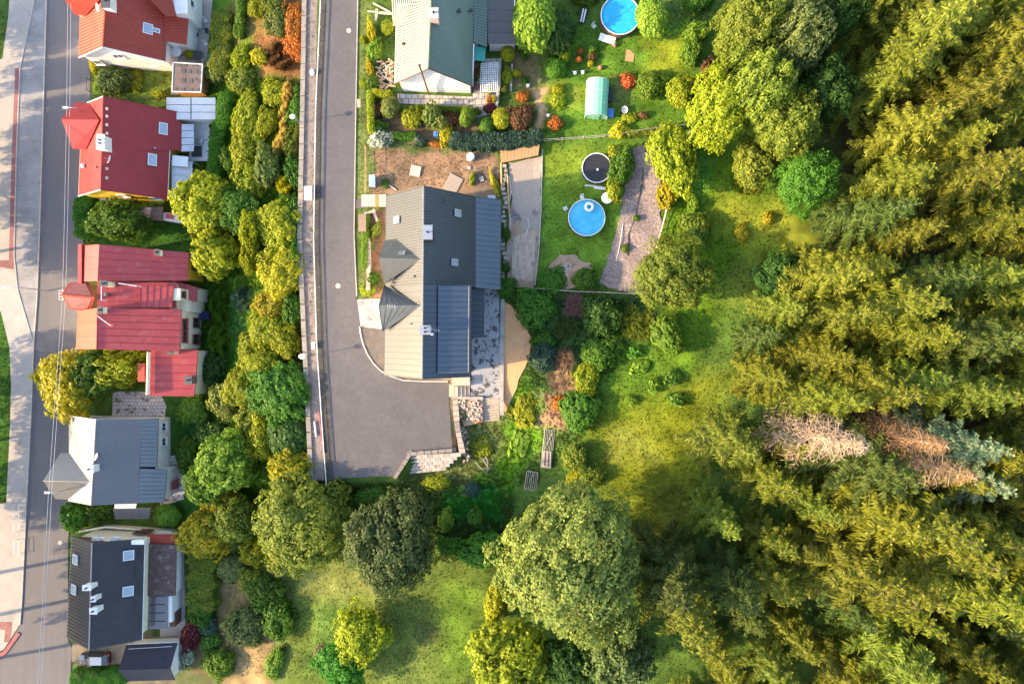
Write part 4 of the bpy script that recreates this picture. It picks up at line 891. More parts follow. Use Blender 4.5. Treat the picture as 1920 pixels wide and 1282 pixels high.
    if not l: continue
    PL(k, 'shrub' if k not in ('thuja', 'reed', 'brush', 'broad') else dict(thuja='thuja', reed='reed_clump', brush='wild_plant', broad='leafy_plant')[k], px, py, rx, ry, h, c, l, 'bush' if k in ('shrub', 'small', 'clip', 'lobed', 'thuja', 'twigs') else 'plant')
hedge('hedge', [(414, 30), (415, 70), (410, 125)], 42, 1.8, 'ol', 'long clipped olive shrub row behind the tile-roofed house')
hedge('hedge', [(449, -20), (449, 40)], 14, 1.4, 'gr', 'narrow dark green hedge on the bank lawn')
hedge('hedge', [(447, 50), (447, 62)], 22, 1.4, 'gr', 'rounded end of the narrow dark hedge on the bank lawn')
hedge('hedge', [(422, 180), (418, 225), (408, 245), (405, 280), (400, 340)], 30, 2.2, 'vv', 'winding bright green clipped hedge behind the yellow house', ls=.11)
hedge('hedge', [(155, 380), (158, 435)], 42, 2.2, 'vv', 'thick dark clipped hedge at the street below the yellow house', ls=.11)
hedge('hedge', [(374, 990), (378, 1060), (374, 1140)], 56, 1.8, 'ol', 'broad pale clipped hedge behind the charcoal-roofed house', ls=.12)
hedge('hedge', [(138, 1274), (225, 1270)], 32, 1.5, 'vv', 'bright green clipped hedge beside the parked car', ls=.11)
hedge('hedge', [(693, 172), (695, 200), (696, 245)], 13, 1.5, 'yg', 'lime clipped hedge along the road verge', ls=.1)
hedge('hedge', [(700, 173), (730, 176)], 13, 1.5, 'yg', 'short lime hedge arm at the patio corner', ls=.1)
hedge('hedge', [(738, 254), (778, 254)], 14, .9, 'vv', 'low bright green box hedge at the bare bed', ls=.09)
hedge('hedge', [(850, 262), (900, 264), (950, 262), (1010, 256)], 30, 1.5, 'bl', 'dark bluish hedge above the wooden stairs', ls=.17)
hedge('hedge', [(752, 202), (790, 203), (870, 204)], 9, .6, 'lg', 'low green edging hedge below the patio', ls=.09)
hedge('hedge', [(685, 405), (683, 500)], 12, .9, 'lg', 'low green verge hedge in front of the beige roof', ls=.1)
hedge('hedge', [(1180, 250), (1270, 238)], 12, 1.1, 'ol', 'low hedge along the upper fence', ls=.12)
# spruce forest on the right
for px, py, h, c, l in [
  (1296, 1150, 20, 'spd', 'slim dark spruce right of the huge tree'),
  (1345, 1235, 22, 'sp', 'golden green spruce at the bottom right of the huge tree'),
  (1725, 1165, 24, 'sp', 'tall sunlit spruce with pale top in the lower forest'),
  (1850, 1035, 23, 'sp', 'sunlit spruce in the lower forest near the right edge')]:
    conifer(px, py, h, c, l, 'spruces of the forest')
conifer(1635, 862, 23, 'dead', 'dead grey-beige bare spruce in the middle of the forest', protos=SPRD, name='dead_spruce', wide=1.25)
conifer(1835, 905, 22, 'rust', 'rust-brown dying spruce right of the dead grey spruce', protos=SPRD, name='dead_spruce', wide=1.5)
conifer(1790, 850, 19, 'rust', 'shorter rust-brown dying spruce between the two dead ones', protos=SPRD, name='dead_spruce', wide=1.4)
conifer(1885, 862, 19, 'mint', 'pale blue-green spruce beside the rust-brown dying spruce', wide=1.0)
conifer(1908, 930, 17, 'mint', 'small pale blue-green spruce at the right edge', wide=.9)
FOREST = [(1560, -60), (1560, 250), (1640, 330), (1580, 380), (1530, 440), (1480, 530), (1410, 590), (1370, 640), (1370, 720), (1400, 760), (1560, 780), (1640, 800), (1560, 830), (1390, 790), (1300, 830), (1285, 940), (1300, 1040), (1360, 1100), (1290, 1200), (1250, 1330), (2060, 1330), (2060, -60)]
def forest():
    rg = random.Random(5); pts = []; tries = 0
    # keep-clear strip for the dead trees
    while tries < 9000:
        tries += 1; px, py = rg.uniform(1240, 1900), rg.uniform(-40, 1330)
        if not inside(FOREST, np.array([px]), np.array([py]))[0]: continue
        if 1400 < px < 1800 and 740 < py < 815: continue
        g = G(px, py); d = rg.uniform(4.2, 6.0)
        if any((g - q[0]).length < d for q in pts): continue
        pts.append((g, px, py))
    rows = {}
    for g, px, py in pts:
        h = rg.uniform(13, 20) * (.8 if px < 1480 else 1.15 if py > 850 and px > 1500 else 1); q = g + Vector((0, 0, h * .7)); k = H / (H - q.z)
        rows.setdefault(int(np.clip((641 - q.y * F / (H - q.z)) // 100, 0, 12)), []).append((960 + q.x * F / (H - q.z), g, h))
    mark = ['upper pool', 'greenhouse', 'upper fence', 'trampoline', 'light blue pool', 'lower fence', 'blue-green bush', 'tan twig shrub', 'wooden cold frame', 'vivid green grass', 'dark round tree', 'lower meadow', 'bottom edge']
    nth = ['leftmost', 'second', 'third', 'fourth', 'fifth', 'sixth', 'seventh', 'eighth', 'ninth', 'tenth', 'eleventh', 'twelfth', 'thirteenth', 'fourteenth', 'fifteenth', 'sixteenth', 'seventeenth', 'eighteenth', 'nineteenth', 'twentieth']
    for r, L in rows.items():
        for i, (x, g, h) in enumerate(sorted(L, key=lambda e: e[0])):
            c = 'sp' if rg.random() < .7 else 'spd' if rg.random() < .5 else 'ol'; cn = dict(sp='golden green', spd='dark green', ol='olive green')[c]
            conifer(0, 0, h, c, f'{cn} spruce, {nth[i]} from left in forest row level with the {mark[r]}', 'spruces of the forest', base=g, wide=rg.uniform(.9, 1.2))
    return len(pts)
print('forest trees', forest())
ORDN = ['first', 'second', 'third', 'fourth', 'fifth', 'sixth', 'seventh', 'eighth', 'ninth', 'tenth', 'eleventh', 'twelfth']
# roadside trees just left of the picture, which shade the street
for i, (px, py, r, h) in enumerate([(-150, 30, 60, 9), (-130, 270, 70, 10), (-160, 370, 70, 10), (-120, 470, 65, 10), (-150, 740, 70, 10), (-130, 850, 70, 10), (-150, 960, 70, 10), (-215, 1150, 80, 20), (-205, 1240, 85, 21), (-215, 1330, 80, 20), (-125, 150, 30, 8)]):
    PL('tree_big', 'roadside_tree', px, py, r, r, h, 'gr', f'green roadside tree beyond the footpath, {ORDN[i]} from the top', 'tree', 'roadside trees beyond the footpath')

# ------------------------------------------------------------------ building helpers
def pt(p): return W(*p) if not isinstance(p, Vector) else p
def quadp(A, B, C, D, s, t):
    """point on the slope: s along the ridge A->B, t from ridge to eave"""
    return (A.lerp(B, s)).lerp(D.lerp(C, s), t)
def seam_roof(parent, A, B, C, D, n, m, rib=.06, t=.07, name='roof_panel', gap=.012):
    """standing-seam roof: every sheet a piece of its own with an upstand at its edge"""
    A, B, C, D = map(pt, (A, B, C, D)); up = Vector((0, 0, 1)); L = max((B - A).length, (C - D).length); g = gap / L
    for i in range(n):
        s0, s1 = i / n + g, (i + 1) / n - g; mb = MB()
        a, b, c, d = quadp(A, B, C, D, s0, 0), quadp(A, B, C, D, s1, 0), quadp(A, B, C, D, s1, 1), quadp(A, B, C, D, s0, 1)
        mb.slab([a, b, c, d], t)
        w = .05 / L; e, f = quadp(A, B, C, D, s0 + w, 0), quadp(A, B, C, D, s0 + w, 1)
        z = up * rib; mb.slab([a + z, e + z, f + z, d + z], rib * .98)
        mb.build(name, m, parent)
    mb = MB(); dz = up * (t + .01); mb.slab([A - dz, B - dz, C - dz, D - dz], .1); mb.build('roof_deck', m, parent)
def tile_roof(parent, A, B, C, D, nu, nv, m, h=.05, name='roof_tiles', arch=True):
    """tiled slope: one small raised tile per cell, too small to pick apart singly"""
    A, B, C, D = map(pt, (A, B, C, D)); nrm = (B - A).cross(D - A).normalized(); nrm = nrm if nrm.z > 0 else -nrm
    mb = MB(); mb.slab([A, B, C, D], .12)
    for j in range(nv):
        for i in range(nu):
            s0, s1, t0, t1 = (i + .04) / nu, (i + .96) / nu, j / nv, (j + 1.06) / nv if j < nv - 1 else 1.0
            z0, z1 = nrm * .012, nrm * h
            if arch:
                sm_ = (s0 + s1) / 2
                P = [quadp(A, B, C, D, s0, t0) + z0, quadp(A, B, C, D, sm_, t0) + z0 + nrm * .03, quadp(A, B, C, D, s1, t0) + z0,
                     quadp(A, B, C, D, s0, t1) + z1 * .5, quadp(A, B, C, D, sm_, t1) + z1 + nrm * .02, quadp(A, B, C, D, s1, t1) + z1 * .5, quadp(A, B, C, D, s0, t1), quadp(A, B, C, D, s1, t1)]
                mb.add(P, [(0, 3, 4, 1), (1, 4, 5, 2), (3, 6, 7, 5, 4), (0, 6, 3), (2, 5, 7)])
            else:
                P = [quadp(A, B, C, D, s0, t0) + z0, quadp(A, B, C, D, s1, t0) + z0, quadp(A, B, C, D, s1, t1) + z1, quadp(A, B, C, D, s0, t1) + z1, quadp(A, B, C, D, s0, t1), quadp(A, B, C, D, s1, t1)]
                mb.add(P, [(0, 3, 2, 1), (3, 4, 5, 2), (0, 4, 3), (1, 2, 5)])
    return mb.build(name, m, parent, kind='stuff')
def rib_roof(parent, A, B, C, D, n, m, name='roof_sheet'):
    """ribbed metal slope: ridges running down it"""
    A, B, C, D = map(pt, (A, B, C, D)); mb = MB(); mb.slab([A, B, C, D], .1); up = Vector((0, 0, .07))
    for i in range(n):
        s0, s1 = (i + .1) / n, (i + .5) / n; sa, sb = (i + .2) / n, (i + .4) / n
        P = [quadp(A, B, C, D, s, t) + (up if k else up * .02) for t in (0, 1) for s, k in ((s0, 0), (sa, 1), (sb, 1), (s1, 0))]
        mb.add(P, [(0, 4, 5, 1), (1, 5, 6, 2), (2, 6, 7, 3), (4, 7, 6, 5)])
    return mb.build(name, m, parent)
def slope(parent, pts, m, t=.14, name='roof_slope'):
    mb = MB(); mb.slab([pt(p) for p in pts], t); return mb.build(name, m, parent)
def ridge(parent, pts, m, r=.09, name='ridge_cap'):
    mb = MB(); mb.tube([pt(p) + Vector((0, 0, .02)) for p in pts], r, 6); return mb.build(name, m, parent)
def walls(parent, top, zb, m, inset=.35, drop=.18, name='wall'):
    """walls below a roof outline given by its top points"""
    P = [pt(p) for p in top]; c = sum(P, Vector()) / len(P); Q = []
    for p in P:
        d = p - c; d.z = 0; L = d.length; q = c + d * max(0, (L - inset * 1.25) / L); q.z = p.z - drop; Q.append(q)
    mb = MB(); n = len(Q)
    mb.add(Q + [Vector((q.x, q.y, zb)) for q in Q], [(i, (i + 1) % n, (i + 1) % n + n, i + n) for i in range(n)])
    return mb.build(name, m, parent)
def gable_walls(parent, RA, RB, LA, LB, CA, CB, zb, m, inset=.4, drop=.22):
    """house body under a gable roof: R ridge, L left eave, C right eave, ends A and B"""
    RA, RB, LA, LB, CA, CB = map(pt, (RA, RB, LA, LB, CA, CB)); ax = (RB - RA); ax.z = 0; ax.normalize(); sd = Vector((-ax.y, ax.x, 0))
    if (LA - RA).dot(sd) < 0: sd = -sd
    dz = Vector((0, 0, drop)); A_ = [LA + ax * inset - sd * inset - dz, RA + ax * inset - dz, CA + ax * inset + sd * inset - dz]; B_ = [LB - ax * inset - sd * inset - dz, RB - ax * inset - dz, CB - ax * inset + sd * inset - dz]
    f = lambda p: Vector((p.x, p.y, zb)); mb = MB()
    V = A_ + [f(A_[0]), f(A_[2])] + B_ + [f(B_[0]), f(B_[2])]
    mb.add(V, [(0, 1, 2, 4, 3), (5, 8, 9, 7, 6), (0, 3, 8, 5), (2, 7, 9, 4)]); mb.build('wall', m, parent)
    return dict(A=A_, B=B_, zb=zb)
def window(parent, c, nrm, w, h, fm='white', name='window', sill=True, flat=False):
    """window on a wall (or, flat, in a roof slope): frame, pane and sill"""
    nrm = nrm.normalized(); up = Vector((0, 0, 1)); u = up.cross(nrm)
    u = Vector((1, 0, 0)) if u.length < .05 else u.normalized(); v = nrm.cross(u)
    def bar(mb, du, dv, su, sv, d, off):
        cc = c + u * du + v * dv + nrm * off; mb.add([cc + u * a * su / 2 + v * b * sv / 2 + nrm * e * d / 2 for e in (-1, 1) for a, b in ((-1, -1), (1, -1), (1, 1), (-1, 1))], [(3, 2, 1, 0), (4, 5, 6, 7), (0, 1, 5, 4), (1, 2, 6, 5), (2, 3, 7, 6), (3, 0, 4, 7)])
    mb = MB(); t = .09
    bar(mb, 0, h / 2, w + t, t, .12, .05); bar(mb, 0, -h / 2, w + t, t, .12, .05); bar(mb, -w / 2, 0, t, h - t, .12, .05); bar(mb, w / 2, 0, t, h - t, .12, .05)
    if not flat and w > .9: bar(mb, 0, 0, t * .7, h - t, .10, .04)
    f = mb.build(name, M[fm], parent)
    mb = MB(); bar(mb, 0, 0, w - .05, h - .05, .05, .03); mb.build('pane', M['skyglass' if flat else 'glass'], f)
    if sill and not flat: mb = MB(); bar(mb, 0, -h / 2 - .09, w + .25, .06, .24, .12); mb.build('sill', M[fm], f)
    return f
def roof_window(parent, A, B, C, D, px, py, w, h, fm='darkgrey', off=.1):
    """window lying in the slope A,B,C,D under photo pixel (px,py)"""
    A, B, C, D = map(pt, (A, B, C, D)); n = (B - A).cross(D - A).normalized(); n = n if n.z > 0 else -n
    o = Vector((0, 0, H)); d = W(px, py, 0) - o; t = (A - o).dot(n) / d.dot(n); return window(parent, o + d * t + n * off, n, w, h, fm, 'roof_window', False, True)
def on_plane(A, B, D, px, py):
    A, B, D = map(pt, (A, B, D)); n = (B - A).cross(D - A).normalized(); n = n if n.z > 0 else -n
    o = Vector((0, 0, H)); d = W(px, py, 0) - o; return o + d * ((A - o).dot(n) / d.dot(n)), n
def chimney(parent, p, w, d, h, m='render_white', cap='darkgrey', below=.8, pots=1):
    mb = MB(); mb.box(p + Vector((0, 0, (h - below) / 2)), (w, d, h + below)); c = mb.build('chimney', M[m], parent)
    mb = MB(); mb.box(p + Vector((0, 0, h + .05)), (w + .16, d + .16, .1)); mb.build('chimney_cap', M[cap], c)
    for k in range(pots):
        mb = MB(); mb.lathe(p + Vector((0, (k - (pots - 1) / 2) * .45, h + .1)), [(.13, 0), (.11, .35), (.08, .35), (.08, .1)], 10); mb.build('chimney_pot', M['darkgrey'], c)
    return c
def vent(parent, p, r=.1, h=.4, m='darkgrey'):
    mb = MB(); mb.lathe(p - Vector((0, 0, .15)), [(r, 0), (r, h), (r * 1.6, h), (r * 1.6, h + .05), (.01, h + .12)], 10); return mb.build('roof_vent', M[m], parent)
def dish(parent, p, r, az, m='white'):
    mb = MB(); prof = [(.02, 0), (r * .5, .04), (r * .85, .13), (r, .2), (r * .98, .22), (r * .8, .15), (r * .4, .06), (.02, .03)]
    mb.lathe(Vector((0, 0, 0)), prof, 18); Mx = Matrix.Translation(p + Vector((0, 0, .5))) @ Matrix.Rotation(az, 4, 'Z') @ Matrix.Rotation(R(50), 4, 'Y')
    mb.v = [tuple(Mx @ Vector(v)) for v in mb.v]; o = mb.build('satellite_dish', M[m], parent)
    mb = MB(); mb.tube([p - Vector((0, 0, .3)), p + Vector((0, 0, .5))], .035, 6); mb.tube([p + Vector((0, 0, .5)), p + Vector((0, 0, .5)) + Matrix.Rotation(az, 3, 'Z') @ Vector((r * 1.1, 0, .45))], .02, 5); mb.build('mount', M['steel'], o)
def gutter(parent, a, b, m='steel'):
    mb = MB(); mb.tube([pt(a) + Vector((0, 0, -.08)), pt(b) + Vector((0, 0, -.08))], .075, 6); return mb.build('gutter', M[m], parent)
def turret(parent, tipL, tipR, tl, tr_, bl, br, m, zb, wm, n=0, top='slope', front=None):
    """bay with its own small hipped gable: ridge tipL-tipR, upper eave tl-tr, lower eave bl-br"""
    if n:
        seam_roof(parent, tipL, tipR, tr_, tl, n, m); seam_roof(parent, tipL, tipR, br, bl, n, m)
    elif top == 'tile':
        tile_roof(parent, tipL, tipR, tr_, tl, 16, 12, m, .035, arch=False); tile_roof(parent, tipL, tipR, br, bl, 16, 12, m, .035, arch=False)
    else:
        slope(parent, [tipL, tipR, tr_, tl], m); slope(parent, [tipL, tipR, br, bl], m)
    ridge(parent, [tipL, tipR], m, .06)
    a, b, c, d, e = pt(tl), pt(tr_), pt(br), pt(bl), pt(tipL); z = min(a.z, d.z) - .16
    P = [Vector((p.x, p.y, z)) for p in (a, b, c, d)]; f = Vector((e.x + .3, e.y, z)); cen = sum(P, Vector()) / 4
    Q = [p.lerp(cen, .1) for p in (P[0], P[1], P[2], P[3], f)]; mb = MB()
    mb.add(Q + [Vector((q.x, q.y, zb)) for q in Q], [(i, (i + 1) % 5, (i + 1) % 5 + 5, i + 5) for i in range(5)] + [(0, 1, 2, 3, 4)])
    ee = e + Vector((.45, 0, -.2)); mb.add([Q[0], Q[4], Q[3], ee], [(0, 1, 3), (1, 2, 3)]); mb.build('bay_wall', wm, parent)

# ------------------------------------------------------------------ main double house
def main_house():
    h = thing('double_house', W(830, 530, 0), 'long double house with beige and anthracite roof slopes and two roof bays', 'house')
    RA, RM, RB = (794.3, 349, 10.5), (793, 533.5, 10.5), (791.7, 709.8, 10.5)
    LA, LM_, LB = (724, 367.5, 5.5), (723, 540, 5.5), (720.6, 703, 5.5)
    LM2 = LM_
    # upper half: fine-ribbed slopes
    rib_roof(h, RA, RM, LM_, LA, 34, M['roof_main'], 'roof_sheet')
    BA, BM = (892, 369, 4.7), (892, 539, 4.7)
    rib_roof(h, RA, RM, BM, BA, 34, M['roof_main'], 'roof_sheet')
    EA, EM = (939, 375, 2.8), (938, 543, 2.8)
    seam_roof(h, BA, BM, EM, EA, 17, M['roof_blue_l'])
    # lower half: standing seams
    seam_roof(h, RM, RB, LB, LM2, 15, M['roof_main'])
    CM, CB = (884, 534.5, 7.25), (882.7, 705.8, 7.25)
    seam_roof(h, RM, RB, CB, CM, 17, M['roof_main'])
    ridge(h, [RA, RM, RB], M['ridge'], .1)
    # raised shed roof
    SA, SB, SC, SD = (822, 535, 9.75), (820.5, 699, 9.75), (878.5, 697.5, 8.75), (879.5, 536, 8.75)
    seam_roof(h, SA, SB, SC, SD, 16, M['roof_blue_l'])
    mb = MB(); P = [W(*p) for p in (SA, SB, SC, SD)]; Q = [Vector((p.x, p.y, p.z - .1)) for p in P]; mb.add(Q + [Vector((p.x, p.y, z)) for p, z in zip(P, (9.1, 9.1, 7.2, 7.2))], [(i, (i + 1) % 4, (i + 1) % 4 + 4, i + 4) for i in range(4)]); mb.build('shed_wall', M['roof_main'], h)
    ridge(h, [SD, SC], M['ridge'], .07, 'flashing'); ridge(h, [SB, SC], M['ridge'], .05, 'flashing')
    # annex roof
    AA, AB, AC, AD = (876, 541, 3.3), (876, 634, 3.3), (908, 632, 3.0), (909, 541, 3.0)
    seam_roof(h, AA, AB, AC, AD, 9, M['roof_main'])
    walls(h, [AA, AB, AC, AD], 0, M['render_white'], .2)
    # verge trims
    for a, b in ((RA, LA), (RA, BA), (BA, EA), (RB, LB), (RB, CB)): ridge(h, [a, b], M['roof_main'], .06, 'verge_trim')
    for a, b in ((LA, LM_), (LM2, LB), (EA, EM), (CM, CB)): gutter(h, a, b, 'darkgrey')
    w1 = gable_walls(h, RA, RM, LA, LM_, BA, BM, 0, M['render_white'], .35)
    w2 = gable_walls(h, RM, RB, LM2, LB, CM, CB, 0, M['render_white'], .35)
    x0, x1 = W(*BA).x - .3, W(*EA).x - .35; y0, y1 = W(*EA).y - .35, W(*EM).y + .35
    mb = MB(); mb.add([(x0, y0, 4.5), (x1, y0, 2.6), (x1, y1, 2.6), (x0, y1, 4.5), (x0, y0, 0), (x1, y0, 0), (x1, y1, 0), (x0, y1, 0)], [(0, 1, 5, 4), (1, 2, 6, 5), (2, 3, 7, 6)]); mb.build('annex_wall', M['render_white'], h)
    # roof bays on the street side
    turret(h, (711.7, 484, 9.8), (790, 486, 10.1), (720.6, 451.7, 7.0), (747, 448, 7.0), (719, 532, 6.8), (729, 527, 6.8), M['roof_bay'], 0, M['render_white'], top='tile')
    turret(h, (709.8, 573, 9.8), (791, 573, 10.2), (720.6, 534.5, 6.6), (729, 540, 6.6), (717, 621, 6.4), (725, 617, 6.4), M['roof_bay2'], 0, M['render_white'], n=6)
    # chimneys, roof windows, vents
    p, n = on_plane(RA, RM, BA, 805, 440); chimney(h, p, 1.0, 1.5, 1.7, 'darkgrey', 'steel')
    p, n = on_plane(RM, RB, CM, 800, 619); chimney(h, p, 1.1, .9, 1.5, 'render_grey', 'steel', pots=2)
    p, n = on_plane(RM, RB, CM, 812, 626); vent(h, p, .12, .7, 'steel')
    roof_window(h, RA, RM, LM_, LA, 746, 412.7, .75, .95, 'steel', .12); roof_window(h, RA, RM, BM, BA, 856.5, 400, .8, .95, 'steel', .14); roof_window(h, RA, RM, BM, BA, 850.6, 492, .75, .95, 'steel', .14)
    roof_window(h, (711.7, 484, 9.8), (790, 486, 10.1), (747, 448, 7.0), (720.6, 451.7, 7.0), 754, 476.5, .7, .6, 'steel', .12)
    p, n = on_plane(RA, RM, BA, 832.6, 376); vent(h, p, .14, .3)
    p, n = on_plane(RM, RB, LM2, 777, 518); vent(h, p, .08, .3); p, n = on_plane(RM, RB, LM2, 738, 531); vent(h, p, .06, .5); p, n = on_plane(RM, RB, LM2, 771, 607); vent(h, p, .06, .3)
    # antenna on the lower bay and beside the chimney
    for q in (W(737, 575, 9.9), W(818, 619, 9.9)):
        mb = MB(); mb.tube([q - Vector((0, 0, .6)), q + Vector((0, 0, 1.6))], .03, 5); mb.tube([q + Vector((-.5, .1, 1.4)), q + Vector((.6, -.1, 1.4))], .02, 4)
        for k in range(4): mb.tube([q + Vector((-.4 + .28 * k, -.3, 1.4)), q + Vector((-.4 + .28 * k, .3, 1.4))], .015, 4)
        mb.build('antenna', M['steel'], h)
    # windows and doors of the walls
    X = W(*LA).x + .35
    for y in (16, 8.5, 2.0, -2.2): window(h, Vector((X - .02, y, 3.6)), Vector((-1, 0, 0)), 1.1, 1.3)
    X = W(*CB).x - .35
    for y in (-2.5, -.2): window(h, Vector((X + .02, y, 5.4)), Vector((1, 0, 0)), 1.4, 1.2)
    for x in (-13.2, -8.2): window(h, Vector((x, W(*RB).y + .33, 3.2)), Vector((0, -1, 0)), 1.2, 1.3); window(h, Vector((x, W(*RA).y - .33, 3.2)), Vector((0, 1, 0)), 1.2, 1.3)
M['roof_main'] = roofmat('anthracite_sheet', (.032, .046, .068), .46, .4, .0, (.028, .040, .060), .5, coat=.4, tint=(1, .86, .66))  # stronger warm tint: sun glare of the street slopes put into the coat
M['roof_shed'] = roofmat('shed_metal', (.12, .15, .18), .40, .8, .3)
M['roof_bay'] = roofmat('bay_shingle', (.12, .125, .12), .55, .5, .1, (.09, .095, .095), 3)
M['roof_bay2'] = roofmat('bay_metal', (.12, .135, .15), .45, .6, .2)
main_house()

# ------------------------------------------------------------------ green-roofed house
def green_house():
    h = thing('family_house', W(820, 100, 0), 'white gabled house with dark green tiled roof beside the upper road', 'house')
    RA, RB = (812, -60, 8.0), (804, 129, 8.0); LA, LB = (746, -40, 3.9), (740, 157, 3.9); CA, CB = (912, -40, 3.7), (886, 162, 3.7)
    CN, CM, CI = (911, 89, 3.2), (888, 80, 4.0), (886, 162, 3.7)
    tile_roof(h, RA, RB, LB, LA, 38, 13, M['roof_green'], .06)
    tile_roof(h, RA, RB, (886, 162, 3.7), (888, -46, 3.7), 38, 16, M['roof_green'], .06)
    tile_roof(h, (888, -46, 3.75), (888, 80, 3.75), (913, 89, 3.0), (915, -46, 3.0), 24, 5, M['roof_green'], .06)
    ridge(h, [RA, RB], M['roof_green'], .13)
    gable_walls(h, RA, RB, LA, LB, CA, (886, 162, 3.7), 0, M['render_white'], .45)
    # cross gable towards the road
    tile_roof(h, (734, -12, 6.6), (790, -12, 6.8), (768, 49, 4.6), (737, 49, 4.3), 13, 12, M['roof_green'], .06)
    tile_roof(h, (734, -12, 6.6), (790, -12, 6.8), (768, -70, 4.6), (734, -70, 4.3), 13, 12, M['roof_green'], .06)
    walls(h, [(739, -65, 4.3), (739, 46, 4.3), (770, 46, 4.6), (770, -65, 4.6)], 0, M['render_white'], .1)
    Y = W(*RB).y + .45
    for px, z, w, hh in ((816, 6.2, 1.3, 1.0), (850, 2.2, 1.0, 1.1), (775, 2.2, 1.2, 1.2)):
        window(h, Vector((W(px, 0, z).x, Y - .02, z)), Vector((0, -1, 0)), w, hh)
    gutter(h, LA, LB, 'white'); gutter(h, (888, 82, 4.0), CB, 'white'); ridge(h, [RB, LB], M['brown_wood'], .09, 'bargeboard'); ridge(h, [RB, CB], M['brown_wood'], .09, 'bargeboard')
    p, n = on_plane(RA, RB, CB, 816, 38); chimney(h, p, 1.0, 1.1, 1.7, 'render_pink', 'render_grey')
    p, n = on_plane(RA, RB, CB, 862, 22); vent(h, p, .16, .4); p, n = on_plane(RA, RB, CB, 884, 20); vent(h, p, .13, .4); p, n = on_plane(RA, RB, LB, 757, 85); vent(h, p, .14, .5, 'brown_wood')
    mb = MB(); b = W(804, 176, .4); mb.tube([b, Vector((b.x, b.y, 9.6))], .11, 8); mb.lathe(Vector((b.x, b.y, 9.55)), [(.2, 0), (.2, .05), (.02, .2)], 10); mb.build('flue_pipe', M['brown_wood'], h)
    # porch roof of turquoise sheet
    slope(h, [(891, 86, 3.0), (911, 90, 2.6), (909, 115, 2.6), (890, 113, 3.0)], M['turq'], .08, 'porch_roof')
M['turq'] = mat('turquoise_sheet', (.05, .32, .27), .5, (.04, .27, .23), 2)
M['render_pink'] = mat('chimney_brick', (.50, .33, .27), .85, (.58, .44, .38), 4)
green_house()
g = thing('flat_roofed_garage', W(940, 50, 0), 'dark flat-roofed garage between green-roofed house and large thuja', 'garage')
for i in range(4):
    y0, y1 = 6 + i * 21 - 8, 6 + (i + 1) * 21 - 8
    slope(g, [(915, y0, 3.1), (967, y0 + 1, 2.9), (967, y1 + .5, 2.9), (915, y1 - .5, 3.1)], M['roof_dark'], .12, 'roof_sheet')
walls(g, [(915, -2, 3.0), (967, -1, 2.8), (967, 81, 2.8), (915, 81, 3.0)], 0, M['render_grey'], .2)
mb = MB(); mb.box(W(965, 5, 3.0), (.12, 1, .1)); mb.build('roof_edge', M['white'], g)

# ------------------------------------------------------------------ houses along the street (ground 7 m lower)
ZS = -7.0
def house_tile():
    h = thing('family_house', W(240, 70, ZS), 'white gabled house with orange-red tiled roof at the top of the street', 'house')
    RA, RB = (202, -40, 1.4), (193, 89, 1.4); LA, LB = (152, -20, -2.4), (148, 109, -2.4); CA, CB = (313, -20, -2.6), (309, 116, -2.6)
    tile_roof(h, RA, RB, LB, LA, 22, 10, M['roof_tile_red'], .06); tile_roof(h, RA, RB, CB, CA, 22, 15, M['roof_tile_red'], .06)
    ridge(h, [RA, RB], M['roof_tile_red'], .13)
    w = gable_walls(h, RA, RB, LA, LB, CA, CB, ZS, M['render_white'], .4)
    # side wing and dormer on the yard side
    tile_roof(h, (309, 30, -2.4), (308, 77, -2.4), (349.5, 84, -3.6), (354, 24, -3.6), 10, 6, M['roof_tile_red'], .06)
    walls(h, [(306, 30, -2.5), (306, 77, -2.5), (349, 81, -3.6), (354, 24, -3.6)], ZS, M['render_white'], .2)
    tile_roof(h, (262, -20, .6), (311, 31, -1.2), (331, 31, -2.2), (318, -20, -1.8), 12, 8, M['roof_tile_red'], .06)
    mb = MB(); q = W(330, 10, -2.4); mb.box(q + Vector((.5, 1, -1.9)), (2.4, 4.6, 4.4)); mb.build('wing_wall', M['render_white'], h)
    window(h, q + Vector((1.72, .6, -.9)), Vector((1, 0, 0)), .9, 1.1); window(h, W(352, 55, -4.8) + Vector((-.1, 0, 0)), Vector((1, 0, 0)), .9, 1.2)
    # front bay
    turret(h, (118, -6, 1.2), (188, -2, 1.3), (133, -40, -1.2), (165, -40, -1.2), (140, 28, -1.2), (160, 30, -1.2), M['roof_tile_red'], ZS, M['render_white'], top='tile')
    Y = W(*RB).y + .4
    for px, z in ((222, -2.2), (285, -4.6)): window(h, Vector((W(px, 0, z).x, Y - .02, z)), Vector((0, -1, 0)), 1.3, 1.1)
    for px in (182,): window(h, Vector((W(px, 0, -4).x, Y - .02, -4.2)), Vector((0, -1, 0)), 1.0, 1.2)
    ridge(h, [RB, LB], M['white'], .07, 'bargeboard'); ridge(h, [RB, CB], M['white'], .07, 'bargeboard'); gutter(h, LA, LB, 'white'); gutter(h, CA, CB, 'brown_wood')
    roof_window(h, RA, RB, CB, CA, 277, 55, 1.3, 1.1, 'white', .12); roof_window(h, RA, RB, CB, CA, 292, 58, .5, .9, 'white', .12)
    p, n = on_plane(RA, RB, CB, 209, 12); chimney(h, p, 1.0, 1.6, 1.3, 'render_white'); dish(h, W(190, 18, 1.2), .5, R(200))
house_tile()
